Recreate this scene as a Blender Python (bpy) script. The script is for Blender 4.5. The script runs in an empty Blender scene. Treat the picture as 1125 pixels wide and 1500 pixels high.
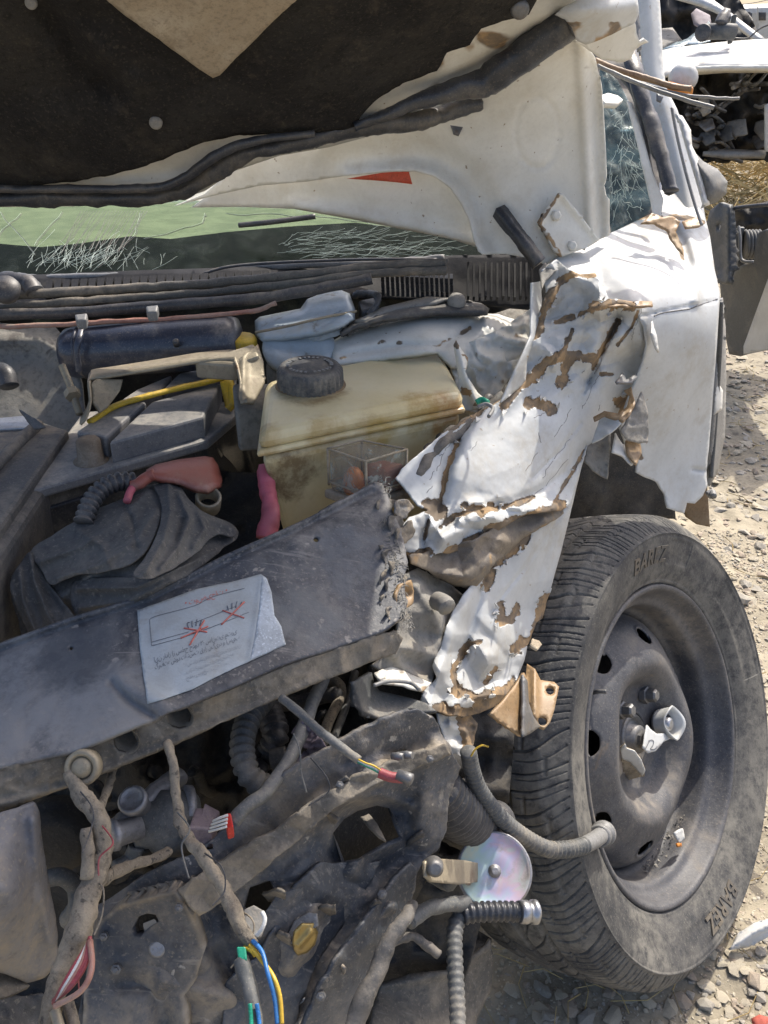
import bpy, math, random
import numpy as np
from mathutils import Vector, Matrix
from mathutils.geometry import delaunay_2d_cdt

random.seed(7)
S = bpy.context.scene
COL = S.collection
# ------------------------------------------------------------------ camera, sky, sun, exposure
F, CX, CY, H = 1300.0, 562.5, 750.0, 1.139
PIT = math.atan(705 / 1300)
CP, SP = math.cos(PIT), math.sin(PIT)
cd = bpy.data.cameras.new('camera'); cam = bpy.data.objects.new('camera', cd); COL.objects.link(cam)
cam.location = (0, 0, H); cam.rotation_euler = (math.pi / 2 - PIT, 0, 0)
cd.sensor_fit = 'VERTICAL'; cd.sensor_height = 24; cd.lens = 24 * F / 1500
cd.clip_start = 0.02; cd.clip_end = 500
S.camera = cam
SUN = Vector((0.38, 0.52, 0.77)).normalized()      # towards the sun
wd = bpy.data.worlds.new('World'); S.world = wd; wd.use_nodes = True
nt = wd.node_tree; nt.nodes.clear()
sky = nt.nodes.new('ShaderNodeTexSky'); sky.sky_type = 'NISHITA'; sky.sun_disc = False
sky.sun_elevation = math.asin(SUN.z); sky.sun_rotation = math.atan2(SUN.x, SUN.y)
sky.dust_density = 4.0; sky.air_density = 0.7; sky.ozone_density = 0.3; sky.sun_intensity = 1
bg = nt.nodes.new('ShaderNodeBackground'); bg.inputs[1].default_value = 0.15
wo = nt.nodes.new('ShaderNodeOutputWorld')
nt.links.new(sky.outputs[0], bg.inputs[0]); nt.links.new(bg.outputs[0], wo.inputs[0])
sl = bpy.data.lights.new('sun', 'SUN'); sl.energy = 2.6; sl.angle = math.radians(0.6); sl.color = (1, .94, .84)
so = bpy.data.objects.new('sun', sl); COL.objects.link(so)
so.rotation_euler = SUN.to_track_quat('Z', 'Y').to_euler(); so.location = (3, 3, 6)
S.view_settings.view_transform = 'Standard'; S.view_settings.look = 'None'
S.view_settings.gamma = 1; S.view_settings.exposure = 0.90; S.view_settings.use_curve_mapping = False

# ------------------------------------------------------------------ numeric helpers
def W(px, py, Z):
    px = np.asarray(px, float); py = np.asarray(py, float); Z = np.asarray(Z, float)
    u = (px - CX) / F; v = (CY - py) / F
    return np.stack([u * Z, Z * (CP + v * SP), H + Z * (v * CP - SP)], -1)
def cy(px, py, Y): return (px, py, Y / (CP + (CY - py) / F * SP))
def cz(px, py, z): return (px, py, (H - z) / (SP - (CY - py) / F * CP))
def _h(a, seed):
    a = (a.astype(np.int64) * np.array([73856093, 19349663, 83492791][:a.shape[-1]], dtype=np.int64)).sum(-1) ^ (seed * 2654435761 & 0x7fffffff)
    a = (a ^ (a >> 13)) * 1274126177 & 0x7fffffff
    a = (a ^ (a >> 15)) * 739982445 & 0x7fffffff
    return ((a ^ (a >> 11)) & 0xffff) / 65535.0
def vn(p, seed=0):
    i = np.floor(p); f = p - i; f = f * f * (3 - 2 * f); i = i.astype(np.int64)
    n = p.shape[-1]; out = 0
    for c in range(2 ** n):
        o = np.array([(c >> k) & 1 for k in range(n)]); w = 1.0
        for k in range(n): w = w * (f[..., k] if o[k] else 1 - f[..., k])
        out = out + w * _h(i + o, seed)
    return out
def fbm(x, y, s, seed=0, octv=4):
    p = np.stack([np.asarray(x, float) / s, np.asarray(y, float) / s], -1); a, t, r = 1, 0, 0
    for k in range(octv):
        r = r + a * vn(p, seed + k); t += a; a *= .5; p = p * 2.03 + 11.3
    return r / t                                   # 0..1
def ridg(x, y, s, seed=0, octv=3):
    p = np.stack([np.asarray(x, float) / s, np.asarray(y, float) / s], -1); a, t, r = 1, 0, 0
    for k in range(octv):
        r = r + a * (1 - np.abs(2 * vn(p, seed + k) - 1) * 1.6); t += a; a *= .5; p = p * 2.1 + 5.7
    return r / t
def facet(x, y, s, seed=0, warp=.55, ang=.5):
    """continuous piecewise-flat height with sharp straight creases, 0..1"""
    x = np.asarray(x, float); y = np.asarray(y, float)
    X = x + s * warp * 2 * (fbm(x, y, s * 2.3, seed + 50, 2) - .5); Y = y + s * warp * 2 * (fbm(x, y, s * 2.3, seed + 60, 2) - .5)
    c, d = math.cos(ang), math.sin(ang); X, Y = (X * c + Y * d) / s, (Y * c - X * d) / s / .87
    k = (X + Y) * .366; i = np.floor(X + k); j = np.floor(Y + k); u = X + k - i; v = Y + k - j
    i = i.astype(np.int64); j = j.astype(np.int64); up_ = u > v
    h = lambda a, b: _h(np.stack([a, b], -1), seed)
    h0, h2 = h(i, j), h(i + 1, j + 1); h1 = np.where(up_, h(i + 1, j), h(i, j + 1))
    a = np.maximum(u, v); b = np.minimum(u, v); return h0 * (1 - a) + h1 * (a - b) + h2 * b
def segdist(x, y, pl, closed=False):
    pl = np.array(pl, float)[:, :2]; q = np.vstack([pl, pl[:1]]) if closed else pl
    best = np.full(np.shape(x), 1e9)
    for a, b in zip(q[:-1], q[1:]):
        d = b - a; L = max((d ** 2).sum(), 1e-9)
        t = np.clip(((x - a[0]) * d[0] + (y - a[1]) * d[1]) / L, 0, 1)
        best = np.minimum(best, np.hypot(x - a[0] - t * d[0], y - a[1] - t * d[1]))
    return best
def inside(x, y, pl):
    pl = np.array(pl, float)[:, :2]; r = np.zeros(np.shape(x), bool)
    for a, b in zip(pl, np.roll(pl, -1, 0)):
        c = (a[1] > y) != (b[1] > y)
        with np.errstate(divide='ignore', invalid='ignore'):
            r ^= c & (x < (b[0] - a[0]) * (y - a[1]) / (b[1] - a[1] + 1e-12) + a[0])
    return r
def catmull(P, n=8, closed=False):
    P = np.array(P, float); out = []; N = len(P)
    for i in range(N if closed else N - 1):
        g = lambda k: P[k % N] if closed else P[min(max(k, 0), N - 1)]
        a, b, c, d = g(i - 1), g(i), g(i + 1), g(i + 2)
        for t in np.arange(n) / n:
            out.append(.5 * (2 * b + (c - a) * t + (2 * a - 5 * b + 4 * c - d) * t * t + (3 * b - a - 3 * c + d) * t ** 3))
    if not closed: out.append(P[-1])
    return np.array(out)
class Depth:                                        # thin-plate fit of 1/Z: three points give an exact plane
    def __init__(s, ctrl):
        c = np.array(ctrl, float); s.p = c[:, :2] / 1000; w = 1 / c[:, 2]; n = len(c)
        if n < 4:
            A = np.hstack([np.ones((n, 1)), s.p]); s.a = np.linalg.lstsq(A, w, rcond=None)[0]; s.w = None; return
        K = s.U(s.p[:, None] - s.p[None]); Q = np.hstack([np.ones((n, 1)), s.p])
        M_ = np.block([[K + np.eye(n) * 1e-5, Q], [Q.T, np.zeros((3, 3))]])
        r = np.linalg.lstsq(M_, np.concatenate([w, np.zeros(3)]), rcond=None)[0]; s.w, s.a = r[:n], r[n:]
    def U(s, d):
        r2 = (d ** 2).sum(-1); return r2 * np.log(r2 + 1e-12) * .5
    def __call__(s, x, y):
        x = np.asarray(x, float) / 1000; y = np.asarray(y, float) / 1000
        v = s.a[0] + s.a[1] * x + s.a[2] * y
        if s.w is not None:
            p = np.stack([x, y], -1); v = v + sum(w * s.U(p - q) for w, q in zip(s.w, s.p))
        return 1 / v

# ------------------------------------------------------------------ object helpers
WP = {}
def _wpos(o): return WP[o.name] if o is not None else np.zeros(3)
def link(o, loc, parent):
    COL.objects.link(o); WP[o.name] = np.array(loc, float)
    if parent is not None: o.parent = parent
    o.location = tuple(np.array(loc) - _wpos(parent))
    return o
def mk(name, V, Fc, m, parent=None, smooth=True, org=None, attrs=None):
    V = np.asarray(V, float); org = V.mean(0) if org is None else np.array(org, float)
    me = bpy.data.meshes.new(name); me.from_pydata((V - org).tolist(), [], [list(map(int, f)) for f in Fc])
    if attrs:
        for k, a in attrs.items():
            at = me.attributes.new(k, 'FLOAT', 'POINT'); at.data.foreach_set('value', np.asarray(a, np.float32))
    me.materials.append(m); me.update()
    if smooth: me.polygons.foreach_set('use_smooth', [True] * len(me.polygons))
    return link(bpy.data.objects.new(name, me), org, parent)
def tag(o, label=None, cat=None, group=None, kind=None):
    if label: o['label'] = label
    if cat: o['category'] = cat
    if group: o['group'] = group
    if kind: o['kind'] = kind
    return o
def thing(name, label, cat, loc, group=None):
    o = bpy.data.objects.new(name, None); o.empty_display_size = .05
    return tag(link(o, loc, None), label, cat, group)
def bev(o, w=.004, seg=2):
    m = o.modifiers.new('b', 'BEVEL'); m.width = w; m.segments = seg; m.limit_method = 'ANGLE'; m.angle_limit = .5
    return o
def sheet(name, outline, ctrl, m, parent=None, res=7, th=.0015, disp=None, jag=0, jagseed=1, holes=(), round_=False,
          smooth=True, attrs=None, puff=0, puffw=20, jagmask=None, sharp=None):
    P = np.array(outline, float)
    if round_: P = catmull(P, 6, True)
    if parent is not None and P[:, 0].min() <= -40:      # the car goes on to the left of the frame
        n_ = len(P); R = []
        for i in range(n_):
            a, b = P[i], P[(i + 1) % n_]; R.append(a)
            if a[0] <= -40 and b[0] <= -40 and abs(a[1] - b[1]) > 3:
                for p, q in ((a, P[i - 1]), (b, P[(i + 2) % n_])):
                    sl_ = np.clip((q[1] - p[1]) / max(q[0] - p[0], 20), -.35, .35); R.append(np.array([p[0] - 420, p[1] - sl_ * 420]))
        P = np.array(R)
    Q = []
    for a, b in zip(P, np.roll(P, -1, 0)):
        n = max(1, int(np.hypot(*(b - a)) / res))
        for k in range(n): Q.append(a + (b - a) * k / n)
    Q = np.array(Q)
    if jag:
        t = np.roll(Q, -1, 0) - np.roll(Q, 1, 0); nn = np.stack([t[:, 1], -t[:, 0]], -1); nn /= np.linalg.norm(nn, axis=1)[:, None] + 1e-9
        a = (fbm(Q[:, 0], Q[:, 1], 14, jagseed, 3) - .5) * 2.6 * jag
        if jagmask is not None: a = a * jagmask(Q[:, 0], Q[:, 1])
        Q = Q + nn * a[:, None]
    x0, y0 = Q.min(0); x1, y1 = Q.max(0)
    gx = np.arange(x0, x1, res); gy = np.arange(y0, y1, res * .87)
    X, Y = np.meshgrid(gx, gy); X = X + (np.arange(len(gy)) % 2)[:, None] * res * .5
    X, Y = X.ravel(), Y.ravel(); rs = np.random.RandomState(3)
    X = X + rs.uniform(-.15, .15, X.shape) * res; Y = Y + rs.uniform(-.15, .15, X.shape) * res
    k = inside(X, Y, Q); X, Y = X[k], Y[k]; k = segdist(X, Y, Q, True) > .45 * res; X, Y = X[k], Y[k]
    V2 = [Vector(q) for q in Q]; E = [(i, (i + 1) % len(Q)) for i in range(len(Q))]
    for h in holes:
        h = np.array(h, float); d = segdist(X, Y, h, True); k = (~inside(X, Y, h)) & (d > .4 * res); X, Y = X[k], Y[k]
        b = len(V2); V2 += [Vector(q) for q in h]; E += [(b + i, b + (i + 1) % len(h)) for i in range(len(h))]
    V2 += [Vector((a, b)) for a, b in zip(X, Y)]
    vo, _, fo, *_r = delaunay_2d_cdt(V2, E, [], 1, 1e-4, False)
    V = np.array([tuple(v) for v in vo]); Fc = np.array([tuple(f) for f in fo])
    c = V[Fc].mean(1); k = inside(c[:, 0], c[:, 1], Q)
    for h in holes: k &= ~inside(c[:, 0], c[:, 1], h)
    Fc = Fc[k]
    a = V[Fc]; ar = (a[:, 1, 0] - a[:, 0, 0]) * (a[:, 2, 1] - a[:, 0, 1]) - (a[:, 1, 1] - a[:, 0, 1]) * (a[:, 2, 0] - a[:, 0, 0])
    Fc[ar > 0] = Fc[ar > 0][:, ::-1]
    used = np.unique(Fc); mp = -np.ones(len(V), int); mp[used] = np.arange(len(used)); V = V[used]; Fc = mp[Fc]
    D = ctrl if isinstance(ctrl, Depth) else Depth(ctrl); x, y = V[:, 0], V[:, 1]; Z = D(x, y)
    if (x < -60).any(): zi = Z[x >= -60] if (x >= -60).any() else Z; Z = np.where(x < -60, np.clip(Z, zi.min() * .8, zi.max() * 1.15), Z)
    if puff:
        d = segdist(x, y, Q, True); t = np.clip(d / puffw, 0, 1); Z = Z - puff * np.sqrt(1 - (1 - t) ** 2)
    if disp is not None: Z = Z - disp(x, y)
    o = mk(name, W(x, y, Z), Fc, m, parent, smooth, attrs={k: f(x, y) for k, f in attrs.items()} if attrs else None)
    if sharp: o.data.set_sharp_from_angle(angle=math.radians(sharp))
    if th:
        s = o.modifiers.new('t', 'SOLIDIFY'); s.thickness = th; s.offset = -1
    return o
def sweep(P, R, seg=10, cap=True, flat=None):
    P = np.array(P, float); R = np.broadcast_to(np.asarray(R, float), (len(P),)); T = np.gradient(P, axis=0)
    T /= np.linalg.norm(T, axis=1)[:, None] + 1e-12
    n = np.cross(T[0], [0.13, .31, .94]); n /= np.linalg.norm(n); V = []
    for i in range(len(P)):
        n = n - T[i] * (n @ T[i]); n /= np.linalg.norm(n); b = np.cross(T[i], n)
        for k in range(seg):
            a = 2 * math.pi * k / seg; V.append(P[i] + R[i] * (math.cos(a) * n + math.sin(a) * b * (flat or 1)))
    Fc = []
    for i in range(len(P) - 1):
        for k in range(seg):
            j = (k + 1) % seg; Fc.append((i * seg + k, i * seg + j, (i + 1) * seg + j, (i + 1) * seg + k))
    if cap:
        Fc.append(tuple(range(seg))[::-1]); Fc.append(tuple((len(P) - 1) * seg + k for k in range(seg)))
    return np.array(V), Fc
def tube(name, pts, rpx, m, parent=None, seg=10, rib=0, ribamp=.14, wob=.0, n=10, seed=0, flat=None, metres=False):
    """pts: (px, py, Z); radius in photo pixels at that depth unless metres."""
    p = np.array([(a[0], a[1], a[2]) for a in pts], float); r = np.array([a[3] if len(a) > 3 else rpx for a in pts], float)
    Wp = W(p[:, 0], p[:, 1], p[:, 2]); rr = r if metres else r * p[:, 2] / F
    if p[0, 0] <= -45: d_ = Wp[0] - Wp[1]; Wp = np.vstack([Wp[0] + d_ / np.linalg.norm(d_) * .33, Wp]); rr = np.concatenate([rr[:1], rr])
    C = catmull(np.hstack([Wp, rr[:, None]]), n)
    if rib:
        L = np.concatenate([[0], np.cumsum(np.linalg.norm(np.diff(C[:, :3], axis=0), axis=1))]); N = int(L[-1] / rib * 4)
        s = np.linspace(0, L[-1], max(N, 8)); C = np.stack([np.interp(s, L, C[:, k]) for k in range(4)], -1)
        C[:, 3] *= 1 + ribamp * (np.array([0, 1, 1, 0])[np.arange(len(C)) % 4] - .5) * 2
    V, Fc = sweep(C[:, :3], C[:, 3], seg, flat=flat)
    if wob:
        q = V * 60; V = V + (np.stack([vn(q, seed + k) for k in range(3)], -1) - .5) * wob * 2
        q = V * 210; V = V + (np.stack([vn(q, seed + 7 + k) for k in range(3)], -1) - .5) * min(wob, .003) * 1.1
    return mk(name, V, Fc, m, parent)
def hexa(name, top, dz, m, parent=None, bv=.004, taper=1.0, seg=2, shift=(0, 0, 0)):
    """box: four world points of the top face, extruded down by dz (top may be any quad)."""
    T = np.array(top, float); c = T.mean(0); B = c + (T - c) * taper + np.array([0, 0, -dz]) + np.array(shift)
    V = np.vstack([T, B]); o = mk(name, V, [(0, 1, 2, 3), (7, 6, 5, 4), (0, 4, 5, 1), (1, 5, 6, 2), (2, 6, 7, 3), (3, 7, 4, 0)], m, parent, False)
    import bmesh
    bm = bmesh.new(); bm.from_mesh(o.data); bmesh.ops.recalc_face_normals(bm, faces=bm.faces); bm.to_mesh(o.data); bm.free()
    if bv: bev(o, bv, seg)
    return o
def lathe(name, c, ax, prof, m, parent=None, seg=32, smooth=True, fn=None, caps=(True, True)):
    """prof: (r, h) pairs along axis ax from c."""
    ax = np.array(ax, float); ax /= np.linalg.norm(ax); u = np.cross(ax, [0, 0, 1.0]) if abs(ax[2]) < .95 else np.cross(ax, [1.0, 0, 0])
    u /= np.linalg.norm(u); v = np.cross(ax, u); V = []; prof = np.array(prof, float)
    for r, h in prof:
        for k in range(seg):
            a = 2 * math.pi * k / seg; rr, hh = (r, h) if fn is None else fn(r, h, a)
            V.append(np.array(c) + ax * hh + rr * (math.cos(a) * u + math.sin(a) * v))
    Fc = []
    for i in range(len(prof) - 1):
        for k in range(seg):
            j = (k + 1) % seg; Fc.append((i * seg + k, i * seg + j, (i + 1) * seg + j, (i + 1) * seg + k))
    nb = len(Fc)
    if caps[0]: Fc.append(tuple(range(seg))[::-1])
    if caps[1]: Fc.append(tuple((len(prof) - 1) * seg + k for k in range(seg)))
    o = mk(name, np.array(V), Fc, m, parent, smooth)
    for i in range(nb, len(Fc)): o.data.polygons[i].use_smooth = False
    return o
def quadw(pts, z): return [W(*cz(a, b, z)) for a, b in pts]

# ------------------------------------------------------------------ materials
def N(nt, t, **k):
    n = nt.nodes.new(t)
    for a, b in k.items():
        if a.startswith('i_'):
            key = a[2:]; key = int(key) if key.isdigit() else key.replace('_', ' ')
            n.inputs[key].default_value = b
        else: setattr(n, a, b)
    return n
def mixc(nt, f, a, b):
    m = nt.nodes.new('ShaderNodeMix'); m.data_type = 'RGBA'
    for s, v in ((0, f), (6, a), (7, b)):
        if hasattr(v, 'is_output'): nt.links.new(v, m.inputs[s])
        else: m.inputs[s].default_value = (*v, 1) if isinstance(v, tuple) and len(v) == 3 else v
    return m.outputs[2]
def noise(nt, vec, scale, detail=6, rough=.6, dist=0):
    n = N(nt, 'ShaderNodeTexNoise'); n.inputs['Scale'].default_value = scale; n.inputs['Detail'].default_value = detail
    n.inputs['Roughness'].default_value = rough; n.inputs['Distortion'].default_value = dist
    nt.links.new(vec, n.inputs['Vector']); return n.outputs[0]
def ramp(nt, f, a, b):
    m = N(nt, 'ShaderNodeMapRange'); m.interpolation_type = 'SMOOTHSTEP'; nt.links.new(f, m.inputs[0]); m.inputs[1].default_value = a; m.inputs[2].default_value = b
    return m.outputs[0]
def math_(nt, op, a, b):
    m = N(nt, 'ShaderNodeMath', operation=op)
    for i, v in enumerate((a, b)):
        if hasattr(v, 'is_output'): nt.links.new(v, m.inputs[i])
        else: m.inputs[i].default_value = v
    return m.outputs[0]
def M(name, c1, c2=None, dust=None, scale=14, rough=.6, metal=0, bump=.25, bscale=160, dth=(.48, .62), upd=.5, spec=.5,
      streak=None, coat=0, attr=None, spots=None, rust=None, blobs=None, grit=1.0):
    m = bpy.data.materials.new(name); m.use_nodes = True; t = m.node_tree; b = t.nodes['Principled BSDF']
    tc = N(t, 'ShaderNodeTexCoord').outputs['Object']
    c2 = c2 or tuple(x * .7 for x in c1)
    n1 = noise(t, tc, scale, 8, .62, .3)
    col = mixc(t, ramp(t, n1, .38, .64), c1, c2)
    nf = noise(t, tc, scale * 16, 4, .7)
    col = mixc(t, math_(t, 'MULTIPLY', ramp(t, nf, .45, .70), .5 * grit), col, tuple(x * .45 for x in c1))
    ng = noise(t, tc, scale * 38, 3, .6); col = mixc(t, math_(t, 'MULTIPLY', ramp(t, ng, .56, .68), .45 * grit), col, dust or tuple(min(1, x * 1.7) for x in c1))
    rv = b.inputs['Roughness']; r = math_(t, 'ADD', math_(t, 'MULTIPLY', n1, .3), rough - .15)
    if rust:
        nr = noise(t, tc, scale * 1.7, 9, .68, .6); col = mixc(t, ramp(t, nr, *rust[1]), col, rust[0])
    if spots:
        ns = noise(t, tc, scale * 9, 3, .5); col = mixc(t, ramp(t, ns, *spots[1]), col, spots[0])
    if dust:
        nd = noise(t, tc, scale * .55, 10, .7, .5); fd = ramp(t, nd, *dth)
        g = N(t, 'ShaderNodeNewGeometry'); sx = N(t, 'ShaderNodeSeparateXYZ'); t.links.new(g.outputs['Normal'], sx.inputs[0])
        up = ramp(t, sx.outputs[2], .1, .95)
        fd = math_(t, 'MULTIPLY', fd, math_(t, 'ADD', math_(t, 'MULTIPLY', up, upd), 1 - upd))
        nd2 = noise(t, tc, scale * 6, 8, .75); fd = math_(t, 'MULTIPLY', fd, ramp(t, nd2, .3, .6))
        col = mixc(t, fd, col, dust); r = math_(t, 'ADD', r, math_(t, 'MULTIPLY', fd, .25))
    if streak:
        mp = N(t, 'ShaderNodeMapping'); mp.inputs['Scale'].default_value = streak[1]; t.links.new(tc, mp.inputs[0])
        mp.inputs['Rotation'].default_value = streak[3] if len(streak) > 3 else (.3, .5, .7)
        ns = noise(t, mp.outputs[0], 30, 5, .7); col = mixc(t, math_(t, 'MULTIPLY', ramp(t, ns, .58, .7), streak[2]), col, streak[0])
    for c_, r_, cc in (blobs or ()):
        gp = N(t, 'ShaderNodeNewGeometry').outputs['Position']; sb = N(t, 'ShaderNodeVectorMath', operation='DISTANCE'); t.links.new(gp, sb.inputs[0]); sb.inputs[1].default_value = tuple(float(q) for q in c_)
        nn = noise(t, tc, 30, 8, .7, .3); dd = math_(t, 'SUBTRACT', math_(t, 'MULTIPLY', nn, r_ * 1.6), math_(t, 'SUBTRACT', sb.outputs['Value'], r_ * .1))
        mo = noise(t, tc, 75, 6, .7); col = mixc(t, math_(t, 'MULTIPLY', ramp(t, dd, -.15 * r_, .35 * r_), math_(t, 'ADD', math_(t, 'MULTIPLY', ramp(t, mo, .35, .6), .45), .4)), col, cc)
    if attr:
        for nm, ca, lo, hi in attr:
            at = N(t, 'ShaderNodeAttribute'); at.attribute_name = nm
            if isinstance(ca, list):
                nn = noise(t, tc, 26, 8, .7, .4); ca = mixc(t, ramp(t, nn, .42, .6), ca[0], ca[1])
            f = ramp(t, at.outputs['Fac'], lo, hi); col = mixc(t, f, col, ca); r = math_(t, 'ADD', r, math_(t, 'MULTIPLY', f, .35))
    t.links.new(col, b.inputs['Base Color']); t.links.new(r, rv)
    b.inputs['Metallic'].default_value = metal; b.inputs['Specular IOR Level'].default_value = spec
    if coat: b.inputs['Coat Weight'].default_value = coat; b.inputs['Coat Roughness'].default_value = .08
    nb = noise(t, tc, bscale, 7, .65); nb2 = noise(t, tc, bscale * .15, 5, .6)
    h = math_(t, 'ADD', math_(t, 'MULTIPLY', nb, .4), nb2)
    bp = N(t, 'ShaderNodeBump'); bp.inputs['Strength'].default_value = bump; bp.inputs['Distance'].default_value = .004
    t.links.new(h, bp.inputs['Height']); t.links.new(bp.outputs[0], b.inputs['Normal'])
    return m
DUST = (.30, .25, .19); DUST2 = (.22, .19, .155)
BROWN = [(.16, .125, .09), (.36, .24, .125)]  # grey-brown bare patches, the tan painting their lit tone
m_white = M('white_paint', (.55, .565, .56), (.48, .495, .49), (.42, .39, .33), rough=.46, bump=.05, coat=.06, dth=(.44, .70), upd=.1, attr=[('peel', BROWN, .45, .53), ('edge', (.06, .05, .04), .4, .7)], spots=((.35, .31, .26), (.70, .74)), grit=.25)
m_white2 = M('dusty_white_bounce', (.70, .69, .63), (.62, .605, .54), (.50, .45, .36), rough=.5, bump=.06, dth=(.45, .75), upd=.3, attr=[('peel', BROWN, .45, .55)], spots=((.28, .22, .15), (.71, .74)), grit=.25)  # dusty white, base raised to stand in for bounced light
m_plain = M('old_white_body', (.60, .60, .58), (.53, .53, .50), (.42, .38, .32), rough=.45, bump=.05, grit=.25)
m_liner = M('hood_liner_felt', (.022, .021, .021), (.038, .036, .033), (.09, .078, .06), scale=9, rough=.95, bump=1.0, bscale=420, dth=(.50, .72), upd=0, spec=.15, streak=((.12, .10, .075), (1, .35, 1), .3))
m_linerback = M('liner_backing', (.34, .28, .20), (.42, .36, .27), (.20, .16, .11), rough=.9, bump=.5, bscale=500, upd=0)
m_rub = M('black_rubber', (.035, .036, .04), (.06, .06, .062), DUST2, rough=.55, bump=.25, upd=.4, dth=(.42, .7))
m_seal = M('hood_seal_rubber', (.026, .030, .038), (.05, .052, .058), (.17, .15, .12), rough=.38, bump=.25, upd=.1, dth=(.47, .7), streak=((.16, .14, .12), (2, .4, 2), .4))
m_blk = M('black_plastic', (.03, .032, .038), (.055, .057, .062), DUST2, rough=.45, bump=.15, upd=.6, dth=(.40, .66))
m_blkdusty = M('dusty_black_plastic', (.05, .052, .056), (.09, .088, .085), (.24, .21, .17), rough=.62, bump=.3, upd=.4, dth=(.36, .6))
m_support = M('grey_black_composite', (.030, .035, .046), (.062, .072, .090), (.28, .26, .235), scale=7, rough=.5, bump=.35, upd=.2, dth=(.38, .64), spots=((.28, .26, .235), (.66, .71)), streak=((.30, .28, .26), (.12, 3, 1), .55), blobs=[(W(40, 1000, .66), .075, (.20, .205, .21)), (W(140, 1040, .65), .05, (.20, .205, .21)), (W(520, 820, .80), .05, (.12, .13, .145)), (W(440, 900, .74), .04, (.12, .13, .14)), (W(100, 950, .68), .04, (.05, .055, .065))])
m_supfront = M('dusty_composite_edge', (.10, .095, .085), (.19, .165, .13), (.33, .28, .21), scale=9, rough=.8, bump=.6, upd=0, dth=(.38, .6), streak=((.36, .33, .28), (.3, 2, .6), .3))
m_front = M('scraped_composite', (.05, .058, .072), (.10, .108, .122), (.29, .25, .195), scale=8, rough=.62, bump=.7, bscale=170, upd=.0, dth=(.39, .62), streak=((.38, .34, .28), (.16, 3.2, 1), .7, (.2, .3, .75)), spots=((.4, .37, .32), (.69, .72)), attr=[('edge', [(.27, .225, .165), (.38, .33, .26)], .25, .75)])  # edge tan holds both wear and painted edge highlights
m_batt = M('battery_grey', (.125, .128, .138), (.17, .17, .176), (.36, .335, .29), rough=.5, bump=.1, upd=.8, dth=(.30, .62))
m_yel = M('yellow_plastic', (.66, .44, .03), (.55, .34, .03), (.30, .24, .16), rough=.5, dth=(.5, .75))
m_beige = M('zinc_strap', (.36, .31, .22), (.26, .22, .16), (.34, .29, .2), rough=.55, metal=.3, rust=((.14, .07, .03), (.58, .72)))
T_ = lambda px, py, z: W(*cz(px, py, z))
m_tank = M('yellowed_tank_plastic', (.68, .60, .38), (.62, .52, .28), (.40, .32, .2), scale=6, rough=.42, bump=.05, dth=(.5, .8), upd=.5, grit=.15, rust=((.36, .24, .10), (.56, .76)),
  blobs=[(T_(455, 575, .80), .045, (.30, .20, .09)), (W(432, 700, .885), .036, (.15, .09, .035)), (W(430, 745, .88), .03, (.14, .08, .03)), (W(385, 640, .86), .025, (.42, .31, .14)), (W(650, 612, .955), .03, (.40, .20, .05)), (W(560, 640, .915), .025, (.45, .32, .10)), (W(612, 603, .94), .025, (.42, .28, .09)), (W(480, 642, .885), .03, (.45, .33, .14))])
b = m_tank.node_tree.nodes['Principled BSDF']; b.inputs['Subsurface Weight'].default_value = .15; b.inputs['Subsurface Radius'].default_value = (.02, .015, .008)
m_resv = M('pale_reservoir', (.50, .56, .59), (.40, .46, .49), (.40, .36, .29), scale=12, rough=.4, dth=(.45, .7), rust=((.20, .18, .15), (.57, .68)), grit=.3)
m_cloth = M('dark_grey_rag', (.075, .074, .073), (.12, .117, .11), (.25, .225, .185), scale=7, rough=.93, bump=.5, bscale=600, upd=.5, dth=(.40, .72))
m_red = M('red_boot', (.30, .075, .05), (.26, .10, .075), (.38, .24, .19), rough=.5, bump=.1, upd=.4, grit=.3)
m_pink = M('pink_sleeve', (.50, .11, .15), (.42, .11, .13), (.45, .25, .25), rough=.55, bump=.15, upd=.3, dth=(.5, .8), grit=.3)
m_tyre = M('tyre_rubber', (.036, .038, .042), (.068, .068, .070), (.22, .208, .18), scale=9, rough=.75, bump=.25, bscale=300, upd=.15, dth=(.33, .60), spec=.3)
m_rim = M('black_steel_rim', (.060, .062, .070), (.105, .105, .11), (.25, .22, .18), scale=11, rough=.56, bump=.3, metal=.0, upd=.25, dth=(.45, .66), rust=((.19, .14, .09), (.62, .75)))
m_steel = M('zinc_steel', (.45, .46, .48), (.35, .35, .36), (.3, .26, .2), rough=.35, metal=.85, bump=.1)
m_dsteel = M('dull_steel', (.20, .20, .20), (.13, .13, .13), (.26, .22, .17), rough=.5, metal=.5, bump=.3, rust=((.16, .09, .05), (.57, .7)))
m_alu = M('cast_aluminium', (.36, .36, .37), (.24, .24, .25), (.28, .24, .19), rough=.5, metal=.6, bump=.4)
m_rustpl = M('gold_brown_primer_steel', (.33, .21, .10), (.27, .175, .09), (.38, .29, .18), rough=.5, bump=.1, rust=((.12, .07, .04), (.64, .72)))
m_inner = M('dusty_grey_inner', (.22, .21, .19), (.30, .285, .25), (.34, .30, .24), scale=8, rough=.75, bump=.4, rust=((.10, .09, .08), (.55, .7)))
m_dark = M('dark_bay', (.018, .018, .019), (.035, .033, .03), (.09, .078, .06), scale=10, rough=.7, bump=.8, upd=.3)  # near-black for bay backing sheets, hollows and drive parts
m_tape = M('dusty_tape', (.15, .128, .10), (.22, .19, .145), (.34, .29, .215), scale=22, rough=.85, bump=1.0, bscale=140, upd=0, dth=(.42, .6), spots=((.05, .045, .04), (.58, .66)))
m_hose = M('grey_hose', (.09, .095, .095), (.14, .14, .135), (.28, .25, .2), rough=.6, bump=.3, upd=.3)
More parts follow.
